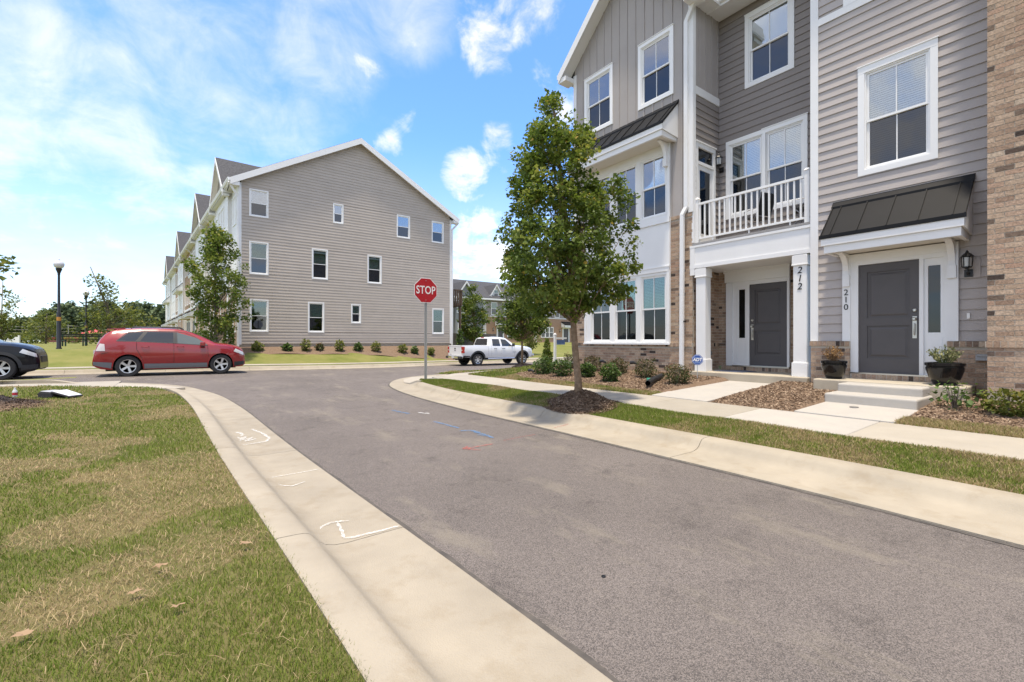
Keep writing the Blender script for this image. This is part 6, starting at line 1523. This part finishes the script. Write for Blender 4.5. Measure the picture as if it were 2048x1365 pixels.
# ------------------------------------------------------------------ stop sign
ss = thing('stop_sign', 'red octagonal stop sign on thin galvanised post at the corner', 'stop sign')
FSG = Frame((6.08, 12.62, 0), (1, 0, 0), (0, -1, 0)); zs_ = 2.93; rs = .405
mb = MB(FSG); z0 = .2; z1 = 3.28
for (a, b, c, d) in ((-.030, .030, -.004, .0), (-.030, -.026, .0, .022), (.026, .030, .0, .022)): mb.box(a, b, c-.03, d-.03, z0, z1)
mb.box(-.045, -.030, -.012, -.008, z0, z1); mb.box(.030, .045, -.012, -.008, z0, z1)
mb.build('post', M_GALV, ss)
octagon(FSG, 0, -.004, 0.0, zs_, rs).build('plate', M_SIGNW, ss)
octagon(FSG, 0, .0005, .003, zs_, rs*.955).build('face', M_SIGNR, ss)
text_mesh('STOP', .335, .0015, FSG, 0, .0042, zs_+.0, 'lettering', M_SIGNW, ss, sx_=.78, bold=.004, spacing=1.02)
mb = MB(FSG)
for dz in (.29, -.29): mb.lathe([(.012, 0), (.012, .006)], (0, .003, zs_+dz), 8, 'y')
mb.build('bolt', M_GALV, ss); settle(ss, (6.08, 12.62, .27))
# ------------------------------------------------------------------ planters
def planter(label, x, y, z, r, h, plant):
    root = thing('planter', label, 'planter', 'planters flanking the front door')
    mb = MB(); mb.lathe([(r*.52, 0), (r*.60, .01), (r*.82, h*.35), (r*.95, h*.65), (r*.97, h*.78), (r*.93, h*.80), (r*.93, h*.83), (r*1.0, h*.86), (r*1.01, h*.98), (r*.97, h), (r*.88, h), (r*.86, h*.9)], (x, y, z), 28); mb.build('pot', mat('glazed_black', (.008, .008, .009), .14, coat=.3, spec=.3), root, autos=40)
    mb = MB(); mb.lathe([(.001, h*.9), (r*.88, h*.9)], (x, y, z), 20); mb.build('soil', M_MULCHB, root)
    rng = np.random.default_rng(int(x*100+y*10)); mb = MB(); Q = []
    for i in range(70):
        a = rng.random()*6.28; t = rng.random()**.7; R_ = r*.95*t; H = (.30+.06*rng.random())*(1-.35*t); p0 = (x+R_*.25*math.cos(a), y+R_*.25*math.sin(a), z+h*.9); p2 = (x+R_*math.cos(a), y+R_*math.sin(a), z+h*.9+H)
        p1 = tuple((p0[k]*.5+p2[k]*.5) for k in range(3)); mb.tube([p0, p1, p2], [.003, .0025, .001], 3, cap=False)
        for k in range(9 if plant == 'green' else 5): s = .3+.7*rng.random(); Q.append([p0[j]*(1-s)+p2[j]*s for j in range(3)])
    mb.build('stems', mat('dry_twig', (.24, .14, .07), .9) if plant == 'dry' else mat('green_twig', (.10, .13, .04), .9), root)
    Q = np.array(Q); V, F = leaf_cloud(Q, .03, rng, up=.2)
    numpy_mesh('foliage', V, F, np.repeat(rng.random(len(Q)), 2), attr_mat('dry_leaf', [(0, (.16, .085, .035)), (1, (.40, .25, .11))], .8, trans=.2) if plant == 'dry' else attr_mat('rosemary', [(0, (.12, .14, .055)), (1, (.30, .29, .14))], .7, trans=.2), root)
    settle(root, (x, y, z))
planter('glossy black pot with dried brown plant left of door 210', 10.2, 3.37, .676, .215, .35, 'dry')
planter('larger glossy black pot with green plant right of door 210', 10.22, 1.80, .676, .25, .37, 'green')
# ------------------------------------------------------------------ security yard sign
ys = thing('yard_sign', 'small blue octagonal security yard sign by the porch column', 'yard sign')
nv_ = Vector((-.85, -.52, 0)).normalized(); FY = Frame((10.16, 6.2, 0), (nv_.y, -nv_.x, 0), tuple(nv_))
mb = MB(FY); mb.box(-.008, .008, -.02, -.012, .45, .88); mb.build('stake', M_GALV, ys)
octagon(FY, 0, -.010, -.004, .945, .135).build('plate', M_SIGNB, ys); octagon(FY, 0, -.003, -.0015, .945, .122).build('rim', M_SIGNW, ys); octagon(FY, 0, -.001, .0005, .945, .115).build('face', M_SIGNB, ys)
mb = MB(FY); mb.box(-.085, .085, .001, .002, .965+.032, .965+.036); mb.box(-.085, .085, .001, .002, .888, .892); mb.box(-.07, .07, .001, .002, .868, .876); mb.build('stripes', mat('pale_blue', (.35, .48, .70), .5), ys)
text_mesh('ADT', .105, .0008, FY, 0, .0025, .945, 'lettering', M_SIGNW, ys, shear=.15, bold=.004, sx_=.95); settle(ys, (10.16, 6.2, .45))
# ------------------------------------------------------------------ drain pipe, path lights, lids
mb = MB(); P0, P1 = Vector((8.35, 6.28, .47)), Vector((9.75, 6.90, .54)); k = 64
mb.tube([tuple(P0.lerp(P1, i/k)+Vector((0, .05*math.sin(i/k*3), -.01*math.sin(i/k*3.1)))) for i in range(k+1)], [.058+.005*(i % 2) for i in range(k+1)], 14, cap=False)
tag(mb.build('drain_pipe', mat('black_corrugated', (.012, .012, .013), .5)), 'black corrugated drain pipe lying on the mulch bed', 'pipe')
for (px, X, lab) in ((1210, 9.85, 'black path spotlight left of its pair, before the brick wall'), (1272, 9.85, 'black path spotlight right of its pair, before the brick wall'), (1066, 8.75, 'low black path light at the left end of the bed')):
    x, y = on_ray(px, X); z = zright(x, y); h = .40 if px > 1100 else .16
    root = thing('path_light', lab, 'light', 'path lights in the mulch bed')
    mb = MB(); mb.tube([(x, y, z-.05), (x, y, z+h-.05)], .010, 6); mb.build('stake', M_BLACK, root)
    mb = MB(); mb.tube([(x+.02, y-.03, z+h-.04), (x-.02, y+.06, z+h), (x-.05, y+.15, z+h-.01)], [.02, .042, .046], 10); mb.build('lamp_head', M_BLACK, root); settle(root, (x, y, z))
def lid(label, px, py, z, r, m, name='valve_lid', h=.012):
    x, y = ground_pt(px, py, z); mb = MB(); mb.lathe([(r, -.03), (r, h*.6), (r*.9, h), (.001, h)], (x, y, z), 20); tag(mb.build(name, m, autos=40), label, 'lid')
lid('green round valve lid in the mulch between the walks', 1612, 800, .35, .055, mat('green_plastic', (.03, .28, .19), .5))
lid('green round valve lid on the mulch near the drain pipe', 1298, 759, .47, .06, mat('green_plastic', (.03, .28, .19), .5), h=.03)
lid('grey cleanout lid set in the walk below the steps', 1708, 815, .355, .06, mat('grey_lid', (.18, .17, .16), .6))
lid('small black survey disc on the asphalt', 1207, 1153, .004, .013, M_BLACK, 'survey_disc', .004)
# ------------------------------------------------------------------ estate sign post
rp_ = thing('sign_post', 'white wooden sign post with hanging arm beyond the shrubs', 'post'); X_, Y_ = at(1110, 22.5); zb_ = zright(X_, Y_) if Y_ < 17 else 0
mb = MB(); mb.box(X_-.05, X_+.05, Y_-.05, Y_+.05, -.1, 1.72); mb.hexa([(X_-.06, Y_-.06, 1.72), (X_+.06, Y_-.06, 1.72), (X_+.06, Y_+.06, 1.72), (X_-.06, Y_+.06, 1.72), (X_-.01, Y_-.01, 1.80), (X_+.01, Y_-.01, 1.80), (X_+.01, Y_+.01, 1.80), (X_-.01, Y_+.01, 1.80)]); mb.build('post', M_WHITE, rp_)
mb = MB(); mb.box(X_+.05, X_+.75, Y_-.04, Y_+.04, 1.50, 1.58); mb.build('arm', M_WHITE, rp_)
mb = MB(); mb.box(X_+.12, X_+.66, Y_-.012, Y_+.012, 1.22, 1.46); mb.build('panel', mat('blue_panel', (.10, .17, .36), .5), rp_); settle(rp_, (X_, Y_, .2))
# ------------------------------------------------------------------ street lamps
def street_lamp(label, x, y, z, h=4.3):
    root = thing('street_lamp', label, 'lamp', 'globe street lamps in the park'); s = h/4.3
    mb = MB(); mb.lathe([(.11*s, 0), (.11*s, .04), (.085*s, .08), (.082*s, 1.7*s), (.065*s, 1.78*s), (.055*s, 1.8*s), (.045*s, 3.55*s)], (x, y, z), 12); mb.build('pole', M_BLACK, root, autos=50)
    mb = MB(); mb.lathe([(.04*s, 3.55*s), (.055*s, 3.57*s), (.05*s, 3.62*s), (.075*s, 3.70*s), (.12*s, 3.83*s), (.125*s, 3.86*s), (.10*s, 3.88*s)], (x, y, z), 14); mb.build('fitter', M_BLACK, root, autos=40)
    mb = MB(); mb.lathe([(.09*s, 3.88*s), (.17*s, 3.94*s), (.205*s, 4.05*s), (.19*s, 4.15*s), (.12*s, 4.22*s), (.05*s, 4.24*s), (.035*s, 4.28*s), (.045*s, 4.30*s), (.001, 4.34*s)], (x, y, z), 18); mb.build('globe', mat('lamp_globe', (.60, .60, .62), .25, spec=.6), root, smooth=True)
    mb = MB(); mb.lathe([(.084*s, 1.35*s), (.086*s, 1.36*s), (.086*s, 1.52*s), (.084*s, 1.53*s)], (x, y, z), 12); mb.build('tag_band', mat('orange_tag', (.45, .20, .03), .6), root); settle(root, (x, y, z))
x, y = at(118, 21.9); street_lamp('nearer tall black street lamp with white globe at left', x, y, zfar(x, y)); x, y = at(172.5, 35.6); street_lamp('farther small black street lamp with white globe at left', x, y, zfar(x, y))
# ------------------------------------------------------------------ park bench
bn = thing('park_bench', 'long dark green park bench behind the nearer lamp post', 'bench'); x0, y0 = at(114, 31); x1, y1 = at(203, 33.5); d_ = Vector((x1-x0, y1-y0, 0)); Lb = d_.length; d_.normalize(); FBN = Frame((x0, y0, 0), tuple(d_), (d_.y, -d_.x, 0)); zz = 1.03
M_BENCH = mat('bench_green', (.012, .045, .032), .5)
for (z_, n_) in ((.78, 0), (.66, .02), (.45, .12), (.45, .26)): mb = MB(FBN); mb.box(0, Lb, n_, n_+.10, zz+z_, zz+z_+.045) if z_ < .5 else mb.box(0, Lb, n_-.02, n_+.02, zz+z_, zz+z_+.09); mb.build('slat', mat('dark_slat', (.02, .022, .022), .6), bn)
for u in (Lb*.1, Lb*.55, Lb*.92): mb = MB(FBN); mb.box(u, u+.07, 0, .05, zz-.05, zz+.85); mb.box(u, u+.07, .30, .36, zz-.05, zz+.45); mb.box(u, u+.07, .0, .36, zz+.38, zz+.44); mb.build('leg', M_BENCH, bn)
settle(bn, tuple(FBN((Lb/2, 0, zz))))
# ------------------------------------------------------------------ far store, fence, poles
st = thing('store_building', 'low distant store with red tower roof behind the park', 'building')
FST = Frame((*at(85, 120), 0), (CT, -ST, 0), (-ST, -CT, 0)); s_ = 120/910.0
mb = MB(FST); mb.box(0, 88*s_, -12, 0, 0, 1.4+5*s_); mb.build('wall', mat('store_wall', (.33, .13, .10), .9), st)
mb = MB(FST); mb.hexa([(15*s_, .6, 1.4+8*s_), (82*s_, .6, 1.4+8*s_), (82*s_, -8, 1.4+14*s_), (15*s_, -8, 1.4+14*s_), (15*s_, .6, 1.4+8.6*s_), (82*s_, .6, 1.4+8.6*s_), (82*s_, -8, 1.4+14.6*s_), (15*s_, -8, 1.4+14.6*s_)]); mb.build('roof', M_SHING, st)
mb = MB(FST); mb.box(0, 80*s_, 0, .5, 1.4+5*s_, 1.4+8*s_); mb.build('red_band', mat('store_red', (.45, .07, .06), .7), st)
mb = MB(FST); mb.box(82*s_, 112*s_, -4, .4, 0, 1.4+15*s_); mb.build('tower', mat('store_tan', (.36, .26, .18), .9), st)
mb = MB(FST); a, b = 78*s_, 116*s_; mb._add([(a, .9, 1.4+15*s_), (b, .9, 1.4+15*s_), (b, -4.5, 1.4+15*s_), (a, -4.5, 1.4+15*s_), ((a+b)/2, -1.8, 1.4+24*s_)], [(0, 1, 4), (1, 2, 4), (2, 3, 4), (3, 0, 4), (3, 2, 1, 0)]); mb.build('tower_roof', mat('store_red_roof', (.50, .06, .06), .6), st)
settle(st, (*at(130, 122), .8))
wf = thing('white_fence', 'white panel fence at the left edge of the park', 'fence'); FWF = Frame((*at(-60, 46), 0), (CT, -ST, 0), (-ST, -CT, 0)); s_ = 46/910.0
for i in range(6): mb = MB(FWF); mb.box(i*16.3*s_, i*16.3*s_+.8, -.03, 0, .8, 1.4+10*s_-.02*i); mb.build('panel', M_WHITE, wf); mb = MB(FWF); mb.box(i*16.3*s_+.78, i*16.3*s_+.92, -.06, .05, .8, 1.4+11.5*s_); mb.build('fence_post', M_WHITE, wf)
settle(wf, (*at(-20, 46), .9))
M_POLE = mat('pole_grey', (.34, .33, .31), .8)
poles = []
for (px, d, top, lab) in ((137, 150, 9.5, 'distant utility pole left of the store'), (325, 165, 9.8, 'distant utility pole beside the left row'), (-60, 140, 9.4, 'utility pole beyond the left edge')):
    x, y = at(px, d); mb = MB(); mb.tube([(x, y, .3), (x, y, top*.72)], [.16, .11], 8); mb.box(x-1.1, x+1.1, y-.06, y+.06, top*.66, top*.69); tag(mb.build('utility_pole', M_POLE), lab, 'pole'); poles.append((px, x, y, top))
poles.sort()
for k, zf_ in enumerate((.68, .58, .48)):
    mb = MB()
    for i in range(2):
        a, b = poles[i], poles[i+1]; mb.tube([(a[1]+(b[1]-a[1])*t/10, a[2]+(b[2]-a[2])*t/10, zf_*(a[3]+(b[3]-a[3])*t/10)-.5*math.sin(math.pi*t/10)) for t in range(11)], .035, 4)
    tag(mb.build('overhead_wire', M_POLE), ['topmost', 'middle', 'lowest'][k]+' overhead wire before the pine wood', 'wire')
x, y = at(273, 100); mb = MB(); mb.tube([(x, y, .3), (x, y, 5.4), (x-.6, y+.3, 5.9), (x-1.3, y+.7, 5.8)], [.11, .08, .05, .05], 6); tag(mb.build('road_light', M_POLE), 'pale curved road light pole before the pine wood', 'road light')
# ------------------------------------------------------------------ bag and bottle on the lawn
bg_ = thing('cooler_bag', 'open black backpack with white lined flap lying on the lawn', 'bag'); x, y = ground_pt(112, 796, .22); zg = .215; FBG = Frame((x, y, 0), (.76, -.65, 0), (-.65, -.76, 0))
mb = MB(FBG); mb.hexa([(-.24, -.17, zg), (.10, -.17, zg), (.10, .17, zg), (-.24, .17, zg), (-.22, -.15, zg+.15), (.12, -.15, zg+.13), (.12, .15, zg+.13), (-.22, .15, zg+.15)]); mb.build('body', mat('black_fabric', (.016, .016, .019), .9, var=.3, vscale=20), bg_, bevel=.03, seg=3)
mb = MB(FBG); mb.hexa([(-.19, -.14, zg+.152), (.10, -.14, zg+.135), (.10, .14, zg+.135), (-.19, .14, zg+.152), (-.17, -.12, zg+.160), (.08, -.12, zg+.143), (.08, .12, zg+.143), (-.17, .12, zg+.160)]); mb.build('lining', mat('grey_lining', (.36, .37, .40), .7), bg_)
mb = MB(FBG); mb.hexa([(.06, -.17, zg+.12), (.46, -.15, zg+.02), (.46, .15, zg+.02), (.06, .17, zg+.12), (.06, -.17, zg+.155), (.46, -.15, zg+.05), (.46, .15, zg+.05), (.06, .17, zg+.155)]); fl = mb.build('flap', mat('black_fabric', (.016, .016, .019), .9), bg_, bevel=.02)
mb = MB(FBG); mb.hexa([(.08, -.15, zg+.152), (.44, -.13, zg+.057), (.44, .13, zg+.057), (.08, .15, zg+.152), (.08, -.15, zg+.165), (.44, -.13, zg+.068), (.44, .13, zg+.068), (.08, .15, zg+.165)]); mb.build('white_lining', mat('white_lining', (.62, .63, .67), .5, bump=.5, bscale=25), fl, bevel=.006)
mb = MB(FBG); mb.tube([(-.23, .05, zg+.10), (-.31, .08, zg+.09), (-.35, .02, zg+.04), (-.28, -.03, zg+.03)], .016, 6); mb.tube([(-.2, .16, zg+.03), (-.3, .22, zg+.02), (-.38, .2, zg+.02)], .012, 5); mb.build('strap', mat('black_fabric', (.016, .016, .019), .9), bg_)
settle(bg_, (x, y, zg))
x, y = ground_pt(30, 797, .23); bo = thing('water_bottle', 'clear plastic bottle with red label standing by the left mulch', 'bottle'); M_PET = mat('clear_plastic', (.60, .62, .62), .15, spec=.6)
mb = MB(); mb.lathe([(.035, 0), (.04, .01), (.038, .05), (.04, .06), (.04, .15), (.036, .17), (.016, .205), (.014, .215)], (x, y, .21), 14); mb.build('bottle_body', M_PET, bo, smooth=True)
mb = MB(); mb.lathe([(.0405, .085), (.0410, .087), (.0410, .135), (.0405, .137)], (x, y, .21), 14, caps=False); mb.build('label_band', mat('label_red', (.50, .03, .05), .4), bo); mb = MB(); mb.lathe([(.017, .212), (.017, .235), (.001, .236)], (x, y, .21), 12); mb.build('cap', M_VINYL, bo); settle(bo, (x, y, .21))
# ------------------------------------------------------------------ balcony chairs
def chair(label, x, y, ry):
    root = thing('patio_chair', label, 'chair', 'patio chairs on the balcony'); fr = Frame((x, y, 0), (math.cos(ry), math.sin(ry), 0), (-math.sin(ry), math.cos(ry), 0)); z = 3.926; M_CH = mat('patio_black', (.018, .018, .02), .6)
    mb = MB(fr)
    for sd in (-.24, .24):
        mb.tube([(sd, -.22, z), (sd, .10, z+.45), (sd, .26, z+.98)], .012, 5); mb.tube([(sd, .26, z), (sd, -.20, z+.45), (sd, -.22, z+.62), (sd, .16, z+.64)], .012, 5)
    mb.build('frame', mat('patio_grey', (.25, .25, .27), .4, metal=.6), root); mb = MB(fr); mb.hexa([(-.23, -.20, z+.43), (.23, -.20, z+.43), (.23, .10, z+.43), (-.23, .10, z+.43), (-.23, -.20, z+.455), (.23, -.20, z+.455), (.23, .10, z+.455), (-.23, .10, z+.455)]); mb.build('seat', M_CH, root)
    mb = MB(fr); mb.hexa([(-.23, .095, z+.48), (.23, .095, z+.48), (.23, .115, z+.48), (-.23, .115, z+.48), (-.23, .245, z+.97), (.23, .245, z+.97), (.23, .265, z+.97), (-.23, .265, z+.97)]); mb.build('backrest', M_CH, root); settle(root, (x, y, z))
chair('black folding patio chair in the middle of the balcony', 11.35, 5.30, R(165)); chair('black folding patio chair at the right end of the balcony', 11.40, 4.35, R(200))
# ------------------------------------------------------------------ spray paint marks
def spray(label, strokes, z, col, w=.035, name='paint_mark', seed=1):
    rng = np.random.default_rng(seed); mb = MB()
    for st_ in strokes:
        P = [Vector((*ground_pt(px, py, z), z)) for px, py in st_]; Q = []
        for i in range(len(P)-1):
            n = max(2, int((P[i+1]-P[i]).length/.03))
            for k in range(n): Q.append(P[i].lerp(P[i+1], k/n))
        Q.append(P[-1]); rows = []
        for i, p in enumerate(Q):
            t = (Q[min(i+1, len(Q)-1)]-Q[max(i-1, 0)]).normalized(); s = Vector((-t.y, t.x, 0)); ww = w*(.55+.6*rng.random())*(.35 if i in (0, len(Q)-1) else 1); j = (rng.random()-.5)*w*.25
            rows += [tuple(p+s*(ww/2+j)+Vector((0, 0, .004))), tuple(p-s*(ww/2-j)+Vector((0, 0, .004)))]
        mb.grid(rows, len(Q), 2)
    tag(mb.build(name, col), label, 'paint mark', 'utility spray marks')
def spraym(name, col):
    m = mat(name, col, .85); nt = m.node_tree; N = nt.nodes; L = nt.links; geo = N.new('ShaderNodeNewGeometry')
    n = N.new('ShaderNodeTexNoise'); n.inputs['Scale'].default_value = 55; n.inputs['Detail'].default_value = 6; n.inputs['Roughness'].default_value = .75; L.new(geo.outputs['Position'], n.inputs['Vector'])
    mr = N.new('ShaderNodeMapRange'); mr.inputs[1].default_value = .40; mr.inputs[2].default_value = .60; mr.inputs[3].default_value = .08; mr.inputs[4].default_value = .72; L.new(n.outputs['Fac'], mr.inputs[0])
    t = N.new('ShaderNodeBsdfTransparent'); ms = N.new('ShaderNodeMixShader'); L.new(mr.outputs[0], ms.inputs[0]); L.new(t.outputs[0], ms.inputs[1]); L.new(N['Principled BSDF'].outputs[0], ms.inputs[2]); L.new(ms.outputs[0], N['Material Output'].inputs[0]); return m
SW, SB_, SR_ = spraym('white_spray', (.74, .74, .72)), spraym('blue_spray', (.08, .25, .50)), spraym('red_spray', (.50, .10, .08))
q = lambda l: [(a/3.2, 730+b/3.2) for a, b in l]
spray('white sprayed bracket and letters on the left gutter', [q([(1612, 412), (1690, 445), (1726, 473), (1700, 492), (1600, 508), (1470, 525)]), q([(1462, 436), (1490, 446), (1496, 455), (1478, 462)]), q([(1508, 432), (1545, 440), (1556, 450), (1540, 460)]), q([(1515, 478), (1575, 462), (1535, 486), (1612, 468), (1570, 492), (1640, 474)]), q([(1490, 462), (1540, 470)])], .024, SW, .045, seed=2)
q2 = lambda l: [(600+a/2.184, 740+b/2.184) for a, b in l]
spray('white sprayed arrow shape near the gutter joint', [q2([(68, 708), (100, 684), (135, 668), (215, 660)]), q2([(162, 668), (180, 700), (192, 735)]), q2([(190, 738), (230, 733), (300, 716), (370, 700), (432, 683)])], .024, SW, .028, seed=3)
spray('thin white sprayed line across the left gutter', [[(522, 959), (560, 953), (600, 946), (639, 939)]], .024, SW, .018, seed=4)
spray('small white sprayed hook on the left gutter', [[(549, 968), (566, 972), (585, 973), (610, 964)]], .024, SW, .022, seed=5)
spray('short blue sprayed dash nearest the corner', [[(784, 821), (800, 824.5), (819, 828)]], .006, SB_, .07, seed=6)
spray('long blue sprayed dashes on the asphalt', [[(868, 843.7), (893, 850), (918, 857)], [(918, 862.5), (943, 861.5), (960, 866)], [(948, 865), (968, 869), (986, 877)], [(955, 870), (975, 872)]], .006, SB_, .06, seed=7)
spray('white sprayed patch beside the blue dash', [[(836, 825.6), (859, 828.5)], [(845, 827.5), (858, 826.5)]], .006, SW, .08, seed=8)
spray('faint white stroke on the asphalt at left', [[(563, 833), (590, 828.5), (620, 824)]], .006, SW, .022, seed=12)
spray('red sprayed arrow pointing left on the asphalt', [[(924.6, 898.4), (955, 894), (986, 888.5)], [(924.6, 898.4), (962, 901)], [(924.6, 898.4), (936, 893)], [(930, 899), (948, 897)]], .006, SR_, .035, seed=9)
spray('faint red sprayed line on the asphalt', [[(1006.6, 882), (1040, 875), (1071, 869.7)]], .006, SR_, .020, seed=10)
spray('red sprayed tick on the right gutter', [[(1107, 856.4), (1130, 851), (1148, 845)], [(1130, 848), (1147, 846)]], .024, SR_, .025, seed=11)
# dry fallen leaves on the left lawn
ml = attr_mat('fallen_leaf', [(0, (.30, .20, .12)), (1, (.38, .27, .17))], .8)
for (px, py, lab) in ((76, 938, 'dry tan leaf lying farthest up the left lawn'), (355, 1212, 'large dry tan leaf low in the middle of the lawn'), (490, 1086, 'dry leaf near the kerb on the lawn'), (45, 1268, 'dark dry leaf at the lower left of the lawn'), (268, 1183, 'small dry leaf in a green patch of the lawn'), (320, 1130, 'small pale dry leaf on the straw patch')):
    x, y = ground_pt(px, py, .20); zl_ = zleft(x, y)+.036; rng = np.random.default_rng(px); V = []; n = 11
    for k in range(n): a = 2*math.pi*k/n; r_ = .026*(1 if k % 2 == 0 else .55)*(.8+.4*rng.random()); V.append((x+r_*math.cos(a)*1.3, y+r_*math.sin(a), zl_+.012*rng.random()))
    mb = MB(); mb._add(V+[(x, y, zl_+.004)], [(i, (i+1) % n, n) for i in range(n)]); tag(mb.build('fallen_leaf', ml), lab, 'leaf', 'dry leaves on the lawn')
